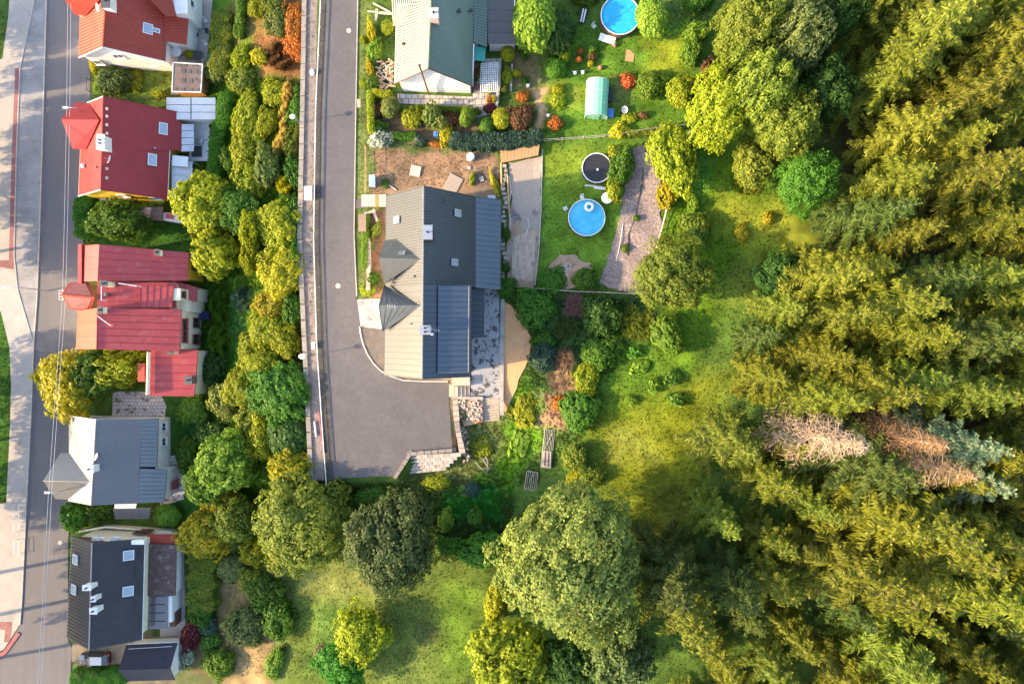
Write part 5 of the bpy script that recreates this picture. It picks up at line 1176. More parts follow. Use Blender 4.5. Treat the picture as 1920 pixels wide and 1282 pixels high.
def house_yellow():
    h = thing('family_house', W(250, 280, ZS), 'yellow-walled house with smooth red roof and hexagonal roof bay', 'house')
    RA, RB = (194, 181, 1.5), (189, 356, 1.5); LA, LB = (154, 197, -2.8), (147, 368, -2.8); CA, CB = (340, 212, -4.6), (337, 372, -4.6)
    CM = (339, 282, -4.6); IM, IB = (318, 281, -3.75), (313.5, 373, -3.75)
    A, B = W(*RA), W(*RB); s = .585; RMv = A.lerp(B, s); 
    slope(h, [RA, RB, LB, LA], M['roof_red'])
    slope(h, [A, RMv, W(*CM), W(*CA)], M['roof_red']); slope(h, [RMv, B, W(*IB), W(*IM)], M['roof_red'])
    ridge(h, [RA, RB], M['roof_red'], .09)
    gable_walls(h, RA, RB, LA, LB, (318, 210, -3.75), IB, ZS, M['render_yellow'], .35)
    mb = MB(); a = W(*CA); b = W(*CM); mb.add([(a.x - 2, a.y - .4, -3.7), (a.x - .4, a.y - .4, -4.8), (b.x - .4, b.y + .3, -4.8), (b.x - 2, b.y + .3, -3.7)] + [(a.x - 2, a.y - .4, ZS), (a.x - .4, a.y - .4, ZS), (b.x - .4, b.y + .3, ZS), (b.x - 2, b.y + .3, ZS)], [(0, 1, 5, 4), (1, 2, 6, 5), (2, 3, 7, 6)]); mb.build('wing_wall', M['render_yellow'], h)
    for a, b in ((RB, LB), (RA, LA)): ridge(h, [a, b], M['white'], .07, 'bargeboard')
    for a, b in ((RB, IB), (RA, CA), (CA, CM), (CM, IM)): ridge(h, [a, b], M['roof_red'], .06, 'verge_trim')
    gutter(h, IM, IB, 'white'); gutter(h, LA, LB, 'white')
    turret(h, (115, 224, 1.0), (186, 225, 1.35), (140, 192.5, -1.4), (165, 193, -1.4), (136, 279, -1.4), (161, 280, -1.4), M['roof_red'], ZS, M['render_yellow'])
    Y = W(*RB).y + .35
    for px, z in ((230, -3.4), (292, -5.0)): window(h, Vector((W(px, 0, z).x, Y - .02, z)), Vector((0, -1, 0)), 1.2, 1.1)
    roof_window(h, RA, RB, CB, CA, 305.5, 242, 1.5, 1.0, 'white', .12); roof_window(h, RA, RB, CB, CA, 285, 300, 1.5, 1.0, 'white', .12)
    p, n = on_plane(RA, RB, CB, 200, 272); chimney(h, p, .9, 1.8, 1.3, 'render_white', 'white', pots=2)
    p, n = on_plane(RA, RB, CB, 211, 302); dish(h, p, .55, R(160))
    for py in (205, 219, 235, 251, 317, 334):
        p, n = on_plane(RA, RB, CB, 200, py); mb = MB(); mb.box(p + n * .12, (.3, .35, .25)); mb.build('snow_guard', M['render_pink'], h)
    p, n = on_plane(RA, RB, LB, 158, 312); vent(h, p, .2, .5, 'steel'); p, n = on_plane(RA, RB, LB, 182, 314); vent(h, p, .1, .3); p, n = on_plane(RA, RB, CB, 293, 279); vent(h, p, .08, .5, 'steel')
house_yellow()
def house_red():
    h = thing('row_house', W(250, 560, ZS), 'cream and yellow house with pinkish-red sheet-metal roofs and tiled bay', 'house')
    # upper block
    RA, RB = (186, 458, 2.2), (182.5, 527, 2.2); LA, LB = (152, 461, -.6), (150, 528, -.6); CA, CB = (354, 473.6, -1.6), (352, 526, -1.6)
    seam_roof(h, RA, RB, LB, LA, 3, M['roof_pink'], .05); seam_roof(h, RA, RB, CB, CA, 5, M['roof_pink'], .05)
    gable_walls(h, RA, RB, LA, LB, CA, CB, ZS, M['render_yellow'], .3)
    mb = MB(); mb.box(W(154, 495, .0) + Vector((-.2, 0, -.4)), (.5, 5.2, 1.2)); mb.build('parapet', M['roof_pink'], h)
    window(h, Vector((W(*CA).x - .26, W(0, 500, -3).y, -3.6)), Vector((1, 0, 0)), .9, 1.1, 'brown_wood'); window(h, Vector((W(*CA).x - .26, W(0, 478, -3).y, -3.4)), Vector((1, 0, 0)), .7, 1.0)
    # middle flat valley
    seam_roof(h, (182, 529, 1.2), (182, 577, 1.2), (330, 577, -1.0), (330, 529, -1.0), 4, M['roof_pink'], .05)
    seam_roof(h, (262, 535, .6), (325, 537, -.2), (322, 577, -.2), (262, 577, .6), 5, M['roof_pink'], .05)
    slope(h, [(325, 526, -2.0), (370, 539, -3.2), (369, 566, -3.2), (325, 560, -2.0)], M['roof_pink'])
    walls(h, [(183, 530, 1.1), (330, 530, -1.1), (330, 577, -1.1), (183, 577, 1.1)], ZS, M['render_cream'], .2)
    walls(h, [(325, 527, -2.0), (370, 540, -3.3), (369, 566, -3.3), (325, 560, -2.0)], ZS, M['render_cream'], .1)
    mb = MB(); mb.box(W(334, 553, -1.6), (1.7, 1.6, 2.4)); mb.build('stair_head', M['render_cream'], h)
    window(h, W(334, 553, -1.6) + Vector((.87, 0, .5)), Vector((1, 0, 0)), .8, .7, 'brown_wood')
    mb = MB(); mb.box(W(348, 575, -4) + Vector((0, 0, -.6)), (2.6, 1.6, 4.8)); mb.build('wing_wall', M['render_cream'], h)
    # lower block
    RA, RB = (182.5, 577, 2.4), (181, 654.6, 2.4); LA, LB = (146, 583, -.6), (142, 655, -.6); CA, CB = (339.5, 580, -.4), (337, 659, -.4)
    seam_roof(h, RA, RB, LB, LA, 3, M['roof_tile_red'], .04); seam_roof(h, RA, RB, CB, CA, 6, M['roof_pink'], .05); ridge(h, [RA, RB], M['roof_pink'], .08)
    w = gable_walls(h, RA, RB, LA, LB, CA, CB, ZS, M['render_cream'], .3)
    X = W(*CA).x - .28
    window(h, Vector((X, W(0, 620, -1.6).y, -1.9)), Vector((1, 0, 0)), 3.2, 1.1, 'roof_pink'); 
    for py in (605, 636): window(h, Vector((X, W(0, py, -4.6).y, -5.2)), Vector((1, 0, 0)), 1.3, 1.5, 'brown_wood')
    gutter(h, CA, CB, 'brown_wood'); gutter(h, LA, LB, 'brown_wood')
    # lower extension
    EA, EB, EC, ED = (283, 657, -1.6), (280, 742, -1.6), (364, 743, -2.6), (371, 655, -2.6)
    seam_roof(h, EA, EB, EC, ED, 6, M['roof_pink'], .05); walls(h, [EA, EB, EC, ED], ZS, M['render_cream'], .2)
    mb = MB(); a, b = W(279, 660, -1.2), W(277, 740, -1.2); mb.tube([a, b], .25, 4); mb.build('parapet', M['render_cream'], h)
    mb = MB(); mb.box(W(269, 698, -2.2), (.9, 2.4, 1.2)); mb.build('parapet_block', M['roof_tile_red'], h)
    p = W(327, 658, -1.7); chimney(h, p, .7, .8, 1.0, 'render_cream'); p = W(358, 712, -2.4); chimney(h, p, .9, 1.0, .7, 'steel')
    p, n = on_plane((183, 577, 2.4), (181, 654, 2.4), (339, 580, -.4), 197, 582); chimney(h, p, .5, .8, 1.0, 'render_cream')
    p = W(203, 533, 1.6); chimney(h, p, .9, .6, 1.0, 'render_cream'); p = W(201, 552, 1.0); vent(h, p, .2, .4)
    p, n = on_plane((186, 458, 2.2), (182.5, 527, 2.2), (354, 473.6, -1.6), 301, 475); chimney(h, p, .5, .7, .9, 'render_cream')
    for a, b in (((182, 592, 3.4), (207, 610, 2.4)), ((190, 537, 3.2), (190, 563, 2.4)), ((222, 531, 2.2), (256, 536, 1.8))):
        mb = MB(); mb.tube([pt(a), pt(b)], .06, 5); q = pt(b); mb.tube([q, q - Vector((0, 0, 1.2))], .05, 5); mb.build('aerial', M['white'], h)
    # bay with framed tile panels
    fr = [(115, 552, 1.4), (178, 558, 1.8)]; tl, tr_, br, bl = (129.5, 530, -.2), (164, 528, -.2), (168.5, 583, -.2), (131, 580, -.2)
    turret(h, fr[0], fr[1], tl, tr_, bl, br, M['roof_tile_red'], ZS, M['render_cream'])
    for e in (tr_, tl), (br, bl):
        a, b, c, d = W(*fr[0]), W(*fr[1]), W(*e[0]), W(*e[1]); cen = (a + b + c + d) / 4
        q = [x.lerp(cen, .2) + Vector((0, 0, .05)) for x in (a, b, c, d)]; tile_roof(h, *q, 9, 7, M['roof_tile_dk'], .04, arch=False)
    mb = MB(); q = W(110, 553, -2.2)
    for k in range(4): mb.tube([q + Vector((0, -.6 + .4 * k, 0)), q + Vector((1.2, -.6 + .4 * k, 0))], .03, 4)
    for k in range(3): mb.tube([q + Vector((.05 + .5 * k, -.6, 0)), q + Vector((.05 + .5 * k, .6, 0))], .03, 4)
    mb.build('balcony_grille', M['white'], h)
M['roof_tile_dk'] = roofmat('dark_red_tile', (.22, .05, .045), .5, .5, 0, (.34, .10, .08), 3)
house_red()
def house_slate():
    h = thing('family_house', W(230, 870, ZS), 'white house with grey slate roof, cream street slope and pointed bay', 'house')
    RA, RB = (180, 787, .4), (171, 947, .4); LA, LB = (133, 780, -2.8), (128, 939, -2.8); MA, MB_ = (265.6, 785.7, -1.6), (258, 943, -1.6)
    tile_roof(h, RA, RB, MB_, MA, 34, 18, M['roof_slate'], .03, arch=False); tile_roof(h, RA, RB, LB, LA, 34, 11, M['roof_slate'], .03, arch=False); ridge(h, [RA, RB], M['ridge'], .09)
    seam_roof(h, MA, (262, 875, -1.6), (294, 875, -2.8), (297, 784, -2.8), 12, M['roof_slate_m'])
    seam_roof(h, (262, 878, -1.6), MB_, (308, 941, -3.2), (313, 880, -3.2), 8, M['roof_slate_m'])
    gable_walls(h, RA, RB, LA, LB, (294, 784, -2.6), (294, 942, -2.6), ZS, M['render_white'], .35)
    mb = MB(); a = W(312, 882, -3.3); b = W(307, 939, -3.3); mb.add([(a.x - 2, a.y, -3), (a.x - .3, a.y - .1, -3.4), (b.x - .1, b.y + .3, -3.4), (b.x - 2, b.y + .3, -3), (a.x - 2, a.y, ZS), (a.x - .3, a.y - .1, ZS), (b.x - .1, b.y + .3, ZS), (b.x - 2, b.y + .3, ZS)], [(0, 1, 5, 4), (1, 2, 6, 5), (2, 3, 7, 6)]); mb.build('wing_wall', M['render_white'], h)
    X = W(294, 0, -2.6).x - .33
    for py in (800, 828): window(h, Vector((X, W(0, py, -5).y, -5.0)), Vector((1, 0, 0)), 1.0, 1.1)
    mb = MB(); q = W(323, 910, -5.2); mb.box(Vector((a.x - .1, q.y, -5.9)), (.1, 1.3, 2.0)); d = mb.build('door', M['redkerb'], h); mb = MB(); mb.tube([Vector((a.x, q.y + .45, -6)), Vector((a.x + .05, q.y + .45, -5.8))], .03, 5); mb.build('handle', M['steel'], d)
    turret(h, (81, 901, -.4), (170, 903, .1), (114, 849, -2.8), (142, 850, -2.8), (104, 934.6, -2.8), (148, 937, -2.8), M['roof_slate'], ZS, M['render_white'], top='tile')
    p, n = on_plane(RA, RB, MA, 178, 876); chimney(h, p, 1.0, .9, 1.2, 'render_white', 'white'); p, n = on_plane(RA, RB, MA, 187, 856); dish(h, p, .5, R(150))
    slope(h, [(215, 945, -2.6), (256, 944, -2.6), (254, 953, -3.2), (214, 953, -3.2)], M['roof_white'], .08, 'canopy')
    mb = MB(); mb.tube([W(180, 787, .45), W(133, 780, -2.75)], .07, 6); mb.build('verge_trim', M['white'], h)
    mb = MB(); mb.box(W(138, 815, -4.4), (1.2, 5.2, .2)); mb.build('porch_roof', M['render_cream'], h); window(h, W(143, 826, -4.3), Vector((-1, 0, 0)), .8, 1.0)
house_slate()
def house_charcoal():
    h = thing('family_house', W(230, 1100, ZS), 'house with dark ribbed metal roof, brown gable and white chimneys', 'house')
    RA, RB = (172.6, 1017, 1.5), (167, 1218, 1.5); LA, LB = (135, 1004, -1.6), (125, 1195, -1.9); CA, CB = (271, 1009, -1.7), (266, 1199, -1.7)
    rib_roof(h, RA, RB, LB, LA, 30, M['roof_black']); rib_roof(h, RA, RB, CB, CA, 30, M['roof_black']); ridge(h, [RA, RB], M['ridge'], .09)
    w = gable_walls(h, RA, RB, LA, LB, CA, CB, ZS, M['render_cream'], .45)
    A = w['A']; mb = MB(); a, r, c = A; e = Vector((0, .06, 0)); lo = min(a.z, c.z) - .7; mb.add([a + e, r + e, c + e, Vector((c.x, c.y, lo)) + e, Vector((a.x, a.y, lo)) + e], [(0, 4, 3, 2, 1)]); mb.build('gable_boarding', M['brown_wood'], h)
    for px in (183, 214): window(h, Vector((W(px, 0, -1).x, A[0].y + .1, -1.0 if px < 200 else -1.2)), Vector((0, 1, 0)), 1.1, .8)
    for px, z in ((262, -4.4), (308, -5)): window(h, Vector((W(px, 0, z).x if px < 270 else A[2].x - 1.2, A[0].y + .05, z)), Vector((0, 1, 0)), 1.5, 1.1, 'brown_wood')
    gutter(h, LA, LB, 'white'); gutter(h, CA, CB, 'white')
    for k in range(5):
        px, py = 262 - k * .6, 1035 + k * 34; p, n = on_plane(RA, RB, CA, px - (k % 2) * 8, py); mb = MB(); q = Vector((0, 1.0, 0)); mb.tube([p + n * .18 - q, p + n * .18 + q], .05, 5); mb.build('snow_guard', M['black'], h)
    for px, py, A4 in ((241, 1040, (RA, RB, CB, CA)), (240, 1107, (RA, RB, CB, CA)), (144, 1048, (RA, RB, LB, LA)), (141, 1104, (RA, RB, LB, LA))): roof_window(h, *A4, px, py, 1.2, 1.2, 'white', .14)
    for px, py, a, b in ((166, 1098, 1.6, .7), (178, 1119, .8, .7), (178, 1141, 1.4, .8)):
        p, n = on_plane(RA, RB, CA, px + 8, py - 3); chimney(h, p, a * .6, b * .8, 1.2, 'render_white', 'white', pots=1)
    p, n = on_plane(RA, RB, CA, 262, 1014); mb = MB(); mb.box(p + Vector((0, 0, .3)), (1.7, .6, .5)); mb.build('dormer_box', M['white'], h)
    # rear extension: felt roof, glazed conservatory
    slope(h, [(275, 1019, -3.6), (331, 1021, -4.2), (329, 1116, -4.2), (271, 1116, -3.6)], M['roof_brown'], .15)
    slope(h, [(276, 1001, -3.9), (333, 1001, -4.4), (332, 1020, -4.4), (276, 1018, -3.9)], M['roof_tile_red'], .1)
    walls(h, [(272, 1002, -3.8), (331, 1002, -4.4), (329, 1116, -4.4), (268, 1116, -3.8)], ZS, M['render_white'], .2)
    for k in range(4):
        slope(h, [(273, 1118 + k * 15.5, -3.9), (315, 1118 + k * 15.5, -4.3), (315, 1132 + k * 15.5, -4.3), (273, 1132 + k * 15.5, -3.9)], M['conserv'], .04, 'glass_panel')
    walls(h, [(273, 1117, -4), (315, 1117, -4.4), (315, 1179, -4.4), (273, 1179, -4)], ZS, M['render_white'], .1)
    mb = MB(); mb.box(W(324, 1135, -5.6), (1.0, 3.6, 2.4)); mb.build('side_wall', M['render_white'], h); mb = MB(); mb.box(W(326, 1156, -6.0), (1.2, 2.0, 1.9)); mb.build('shed_box', M['brown_wood'], h)
M['conserv'] = glassmat('conservatory_glass', (.13, .11, .11), .1)
house_charcoal()
def garage():
    g = thing('garage', W(280, 1240, ZS), 'small garage with navy ribbed gable roof beside the parked car', 'garage')
    RA, RB = (222, 1255, -3.2), (319, 1253, -3.2); UA, UB = (237, 1208, -4.6), (333, 1204, -4.6); DA, DB = (240, 1276, -4.6), (328, 1274, -4.6)
    rib_roof(g, RA, RB, UB, UA, 22, M['roof_navy']); rib_roof(g, RA, RB, DB, DA, 22, M['roof_navy']); ridge(g, [RA, RB], M['roof_navy'], .08)
    gable_walls(g, RA, RB, UA, UB, DA, DB, ZS, M['render_white'], .3); gutter(g, UA, UB, 'white')
    mb = MB(); mb.tube([W(241, 1216, -4.1), W(323, 1211, -4.1)], .05, 5); mb.build('snow_guard', M['steel'], g)
garage()

# ------------------------------------------------------------------ retaining wall and railing along the upper road
def wall_x(py): return float(np.interp(py, WALL_PY, WALL_PX))
def retaining_wall():
    t = thing('retaining_wall', W(570, 640, -3), 'long weathered concrete retaining wall left of the upper road', 'wall')
    ys = list(range(-60, 911, 30)); mb = MB()
    for a, b in zip(ys[:-1], ys[1:]):
        P = [W(wall_x(a) + 1, a, 0), W(wall_x(a) + 24, a, 0), W(wall_x(b) + 24, b, 0), W(wall_x(b) + 1, b, 0)]
        P = [p - Vector((0, 0, .02)) for p in P]; mb.slab(P, 5)
    mb.build('wall_body', M['wall_top'], t)
    k = 0
    for a, b in zip(ys[:-1], ys[1:]):
        g = .8; off = -4 + (3 if 440 < a < 580 else 0) * 0; mb = MB()
        P = [W(wall_x(a) - 5, a + g, .18), W(wall_x(a) + 3.5, a + g, .18), W(wall_x(b) + 3.5, b - g, .18), W(wall_x(b) - 5, b - g, .18)]
        mb.slab(P, .5 + .03 * (k % 3)); mb.build('coping_slab', M['concrete2'] if k % 4 else M['coping'], t); k += 1
M['wall_top'] = mat('wall_top_concrete', (.28, .225, .195), .92, (.17, .138, .12), 1.6, bump=.4, wear=(.09, .075, .06), wscale=.9)
M['concrete2'] = mat('weathered_coping', (.33, .29, .25), .92, (.22, .19, .165), 1.2, bump=.3, wear=(.11, .10, .08), wscale=1.0)
M['coping'] = mat('coping_concrete', (.26, .23, .2), .92, (.24, .21, .18), 1.4, bump=.3, wear=(.14, .15, .09), wscale=1.2)
retaining_wall()
def railing():
    RY = [-60, 0, 200, 450, 650, 800, 912]; RX = [603, 601, 592, 588, 594, 604, 612]
    fx = lambda y: float(np.interp(y, RY, RX)); t = thing('railing', W(594, 450, 0), 'white tubular railing between retaining wall and upper road', 'railing')
    ys = np.arange(-60, 913, 27)
    for y in ys:
        p = W(fx(y), y, .5); mb = MB(); mb.tube([Vector((p.x, p.y, -.05)), p], .035, 6); mb.build('post', M['white'], t)
    for z, r in ((.52, .06), (.28, .028)):
        mb = MB(); mb.tube([W(fx(y), y, z) for y in ys], r, 6); mb.build('rail', M['white'], t)
railing()
for i, (px, py, l) in enumerate([(586, 137, 'small white bag lying on the retaining wall top, upper'), (549, 219, 'white round street lamp head at the wall, upper'), (567, 668, 'white pointed street lamp head at the wall, lower')]):
    if 'lamp' in l:
        p = W(px, py, 2.6); mb_ = thing('street_lamp', Vector((p.x, p.y, Tz(p.x, p.y))), l, 'street lamp')
        mb = MB(); mb.tube([Vector((p.x, p.y, Tz(p.x, p.y))), p], [.07, .045], 8); mb.build('pole', M['steel'], mb_)
        mb = MB(); mb.lathe(p, [(.1, -.12), (.3, -.02), (.34, .08), (.2, .2), (.02, .26)], 14, sx=1.1 if i == 1 else 1.4); mb.build('lamp_head', M['white'], mb_)
    else:
        p = W(px, py, .1); mb = MB(); mb.lathe(p, [(.05, 0), (.28, .06), (.30, .2), (.18, .34), (.04, .38)], 9, sy=1.6); mb.build('bag', M['white'], loc=p, label=l, cat='bag')
def cabinet(px, py, sx, sy, h, m, name, label, cat, rz=0, z0=None):
    p = G(px, py) if z0 is None else W(px, py, z0); t = thing(name, p, label, cat)
    mb = MB(); mb.box(p + Vector((0, 0, h / 2)), (sx, sy, h), rz); mb.build('body', M[m], t)
    mb = MB(); mb.box(p + Vector((0, 0, h + .04)), (sx + .1, sy + .1, .08), rz); mb.build('lid', M[m], t); return t
cabinet(580, 364, .9, 1.7, .55, 'white', 'storage_box', 'white rounded box standing on the retaining wall', 'box', z0=0)
cabinet(589, 648, .35, .85, .35, 'roof_white', 'storage_box', 'small white box lying beside the railing', 'box', z0=0)
for i, (a, b, l) in enumerate([((598, 770), (607, 850), 'long red pipe lying beside the railing'), ((590, 790), (593, 818), 'short white pipe lying on the lower retaining wall')]):
    mb = MB(); p, q = W(*a, .12), W(*b, .12); mb.tube([p, q], .10 if i == 0 else .13, 8); mb.build('pipe', M['redkerb'] if i == 0 else M['roof_white'], loc=p, label=l, cat='pipe')
# ------------------------------------------------------------------ manhole covers
for px, py, l in ((654, 58, 'round pale manhole cover in the upper road near the top'), (634, 536, 'round pale manhole cover in the upper road beside the house'), (113, 1017, 'round manhole cover in the street beside the charcoal-roofed house')):
    p = G(px, py); mb = MB(); mb.lathe(p + Vector((0, 0, .03)), [(.33, 0), (.33, .02), (.27, .022), (.27, .012), (.01, .012)], 20); mb.build('manhole_cover', M['kerb'], loc=p, label=l, cat='manhole')
# ------------------------------------------------------------------ walls, stairs and banks round the turning place
def stone_wall(name, pts, w, h, zt, label, ms=('stone', 'stone2'), n=3, cat='wall', sz=.5):
    """dry wall: every block a piece of its own, in courses"""
    P = [W(x, y, zt) for x, y in pts]; t = thing(name, Vector((P[0].x, P[0].y, zt - h)), label, cat); rg = random.Random(len(label))
    for i in range(len(P) - 1):
        a, b = P[i], P[i + 1]; L = (b - a).length; d = (b - a).normalized(); rz = math.atan2(d.y, d.x); m = max(1, int(L / sz))
        for c in range(n):
            for k in range(m + (c % 2)):
                s = min(L, max(0, (k + .5 - .5 * (c % 2)) * L / m)); q = a + d * s; hh = h / n
                mb = MB(); mb.box(Vector((q.x, q.y, zt - h + hh * (c + .5))), (L / m * rg.uniform(.86, .96), w * rg.uniform(.85, 1.05), hh * rg.uniform(.9, .97)), rz + rg.uniform(-.03, .03)); mb.build('stone', M[ms[rg.random() < .35]], t)
    return t
stone_wall('stone_wall', [(853, 749), (857, 800), (867, 850)], .75, 1.6, .35, 'pale stone retaining wall right of the turning place', sz=.7)
stone_wall('block_wall', [(742, 893), (769, 851), (848, 844)], .5, .9, .45, 'dark low block wall at the lower edge of the turning place', ('stone2', 'stone2'), sz=.8)
def block_bank():
    t = thing('block_bank', W(800, 865, -.8), 'stepped bank of light concrete blocks below the turning place', 'bank')
    for r in range(5):
        a, b = W(770 - r * 4, 857 + r * 7.2, .1 - r * .22), W(864 - r * 7, 852 + r * 6.4, .1 - r * .22); n = 9
        for k in range(n):
            p = a.lerp(b, (k + .5) / n); d = b - a; mb = MB(); mb.box(p - Vector((0, 0, .25)), ((b - a).length / n * .95, .50, .5), math.atan2(d.y, d.x)); mb.build('block', M['kerb' if (k + r) % 3 else 'concrete'], t)
block_bank()
def steps(name, a0, a1, b0, b1, n, z0, z1, m, label, part='step'):
    """flight from edge a0-a1 (height z0) to edge b0-b1 (height z1); outline in photo pixels"""
    t = thing(name, W(*b0, min(z0, z1)), label, 'stairs')
    for k in range(n):
        z = z0 + (z1 - z0) * k / max(1, n - 1); s0, s1 = k / n, (k + .93) / n
        P = [W(*[a0[i] + (b0[i] - a0[i]) * s0 for i in (0, 1)], z), W(*[a1[i] + (b1[i] - a1[i]) * s0 for i in (0, 1)], z), W(*[a1[i] + (b1[i] - a1[i]) * s1 for i in (0, 1)], z), W(*[a0[i] + (b0[i] - a0[i]) * s1 for i in (0, 1)], z)]
        mb = MB(); mb.slab(P, .3); mb.build(part, M[m], t)
    return t
steps('garden_stairs', (906, 745), (935, 744), (905, 791), (937, 788), 9, .02, -.8, 'greystep', 'grey block stairs going down from the mossy terrace') if M.setdefault('greystep', mat('step_concrete', (.42, .36, .28), .9, (.30, .25, .2), 2)) else 0
t = steps('porch_stairs', (852, 724), (852, 744), (881, 724), (881, 744), 4, .62, .12, 'porch', 'short beige porch stairs beside the turning place') if M.setdefault('porch', mat('porch_concrete', (.55, .42, .33), .9, (.47, .36, .28), 2)) else 0
mb = MB(); mb.slab([W(847, 708, .7), W(881, 707, .7), (W(881, 723, .7)), W(847, 723, .7)], .65); mb.build('porch_landing', M['porch'], t)
mb = MB(); mb.slab([W(842, 720, .4), W(851, 722, .4), W(851, 744, .4), W(842, 744, .4)], .4); mb.build('porch_side', M['porch'], t)
strip('low_wall', [(943, 550), (941, 650), (940, 745), (941, 778)], .55, .35, M['concrete'], -.1, flat=0, label='pale concrete edge wall between terrace and sandy path', cat='wall')
strip('low_wall', [(847, 745), (906, 746)], .35, .5, M['concrete'], -.1, flat=0, label='low concrete wall above the rockery', cat='wall')
strip('lawn_edging', [(1017, 280), (1014, 400), (1010, 470), (1003, 535)], .14, .22, M['kerb'], -.05, label='pale edging between gravel yard and pool lawn', cat='edging')
def rockery():
    t = thing('rockery', G(880, 770), 'pale rockery of small stones beside the garden stairs', 'rockery'); rg = random.Random(3)
    mb = MB(); mb.slab([W(856, 748, .2), W(905, 748, .2), W(905, 790, -.4), W(870, 800, -.5)], 1.2); mb.build('bed', M['dirt'], t)
    for k in range(90):
        s, u_ = rg.random(), rg.random(); px, py = 857 + 47 * s, 750 + 38 * u_; z = .22 - .6 * u_
        r = rg.uniform(.1, .24); mb = MB(); mb.lathe(W(px, py, z), [(r * .6, -.1), (r, .02), (r * .7, .14), (.02, .18)], 6, sx=rg.uniform(.7, 1.2), sy=rg.uniform(.7, 1.2)); mb.build('stone', M['stone' if rg.random() < .7 else 'kerb'], t)
    for k in range(60):
        s = rg.random(); px, py = 862 + 14 * rg.random() + 6 * s, 800 + 66 * s; r = rg.uniform(.1, .25); mb = MB(); p = G(px, py); p.z = max(p.z, -.7 - .4 * rg.random()); mb.lathe(p, [(r * .6, -.2), (r, .02), (r * .7, .14), (.02, .18)], 6); mb.build('stone', M['stone' if rg.random() < .5 else 'stone2'], t)
rockery()
# ------------------------------------------------------------------ yard steps, sleepers, planks
steps('timber_stairs', (1012, 270), (1009, 291), (937, 283), (939, 306), 11, .9, 0.1, 'wood', 'wooden sleeper stairs below the dark bluish hedge', 'tread')
def planks(px0, py0, px1, py1, n, w, label, name='plank_walk'):
    t = thing(name, G((px0 + px1) / 2, (py0 + py1) / 2), label, 'boardwalk')
    for k in range(n):
        x = px0 + (px1 - px0) * (k + .5) / n; a, b = G(x, py0, .12), G(x, py1, .12); mb = MB(); c = (a + b) / 2
        mb.box(c, ((px1 - px0) / n * .065, (a - b).length, .06)); mb.build('plank', M['whitewood' if k != n // 2 + 1 else 'wood_orange'], t)
M['whitewood'] = mat('pale_wood', (.58, .47, .38), .85, (.48, .38, .3), 3)
planks(678, 365, 724, 388, 7, 2, 'pale plank gate walk at the upper left corner of the beige roof')
def sleepers():
    t = thing('retaining_kerb', G(945, 420), 'patchy strip of stones and sleepers right of the blue roof', 'edging'); rg = random.Random(9)
    for k in range(26):
        y = 312 + k * 8.6; x = 946 + 3 * math.sin(k); p = G(x, y, .12); mb = MB(); mb.box(p, (rg.uniform(.3, .7), rg.uniform(.35, .55), .3), rg.uniform(-.2, .2)); mb.build('stone', M[rg.choice(['stone', 'kerb', 'concrete', 'stone2'])], t)
    for pts in ([(940, 306), (941, 355)], [(952, 330), (955, 400)]):
        mb = MB(); mb.tube([G(*pts[0], .2), G(*pts[1], .2)], .14, 4); mb.build('sleeper', M['wood'], t)
sleepers()
def hose(pts, r, m, label, name='plastic_sheet', cat='sheet', dz=.08):
    mb = MB(); P = [G(x, y, dz) for x, y in pts]; mb.tube(P, r, 5); return mb.build(name, M[m], loc=P[0], label=label, cat=cat)
hose([(955, 330), (958, 360), (954, 385), (957, 420), (952, 450)], .12, 'whitewood', 'crumpled pale liner strip along the gravel yard', 'liner_strip', 'liner')
hose([(990, 408), (992, 425), (986, 440), (985, 452)], .12, 'whitewood', 'short wavy pale liner in the dirt yard', 'liner_strip', 'liner')
hose([(972, 442), (966, 470), (967, 490), (961, 515)], .10, 'whitewood', 'long wavy pale liner in the dirt yard', 'liner_strip', 'liner')
def tarp(pp, m, label, amp=.12):
    pts = [G(*p) for p in pp]; mb = MB(); n = 12; vs = []
    for j in range(n + 1):
        for i in range(n + 1):
            p = (pts[0].lerp(pts[1], i / n)).lerp(pts[3].lerp(pts[2], i / n), j / n); vs.append(p + Vector((0, 0, .14 + amp * (math.sin(i * 1.9 + j * .7) * math.cos(j * 1.4 + i * .4)))))
    mb.add(vs, [(j * (n + 1) + i, (j + 1) * (n + 1) + i, (j + 1) * (n + 1) + i + 1, j * (n + 1) + i + 1) for j in range(n) for i in range(n)]); return mb.build('ground_sheet', M[m], loc=pts[0], smooth=True, label=label, cat='sheet')
M['tarp'] = mat('dusty_sheet', (.50, .36, .27), .8, (.36, .255, .185), 1.5, bump=.5, bscale=3, wear=(.5, .44, .38), wscale=1.2)
for k, (a, b, c_) in enumerate(((965, 405, 14), (985, 425, 11), (1000, 450, 9), (958, 470, 10), (995, 500, 12), (970, 520, 10), (1004, 400, 8))):
    drape('gravel_patch', [(a + c_ * math.cos(q) * (.7 + .4 * math.sin(q * 2 + k)), b + c_ * 1.3 * math.sin(q) * (.8 + .3 * math.cos(q * 3 + k))) for q in [i * .5236 for i in range(12)]], M['gravel' if k % 2 else 'mulch'], .075, .5, .05, kind='structure')
tarp([(962, 445), (1006, 428), (1000, 528), (958, 524)], 'tarp', 'wrinkled beige ground sheet in the lower dirt yard', .16)
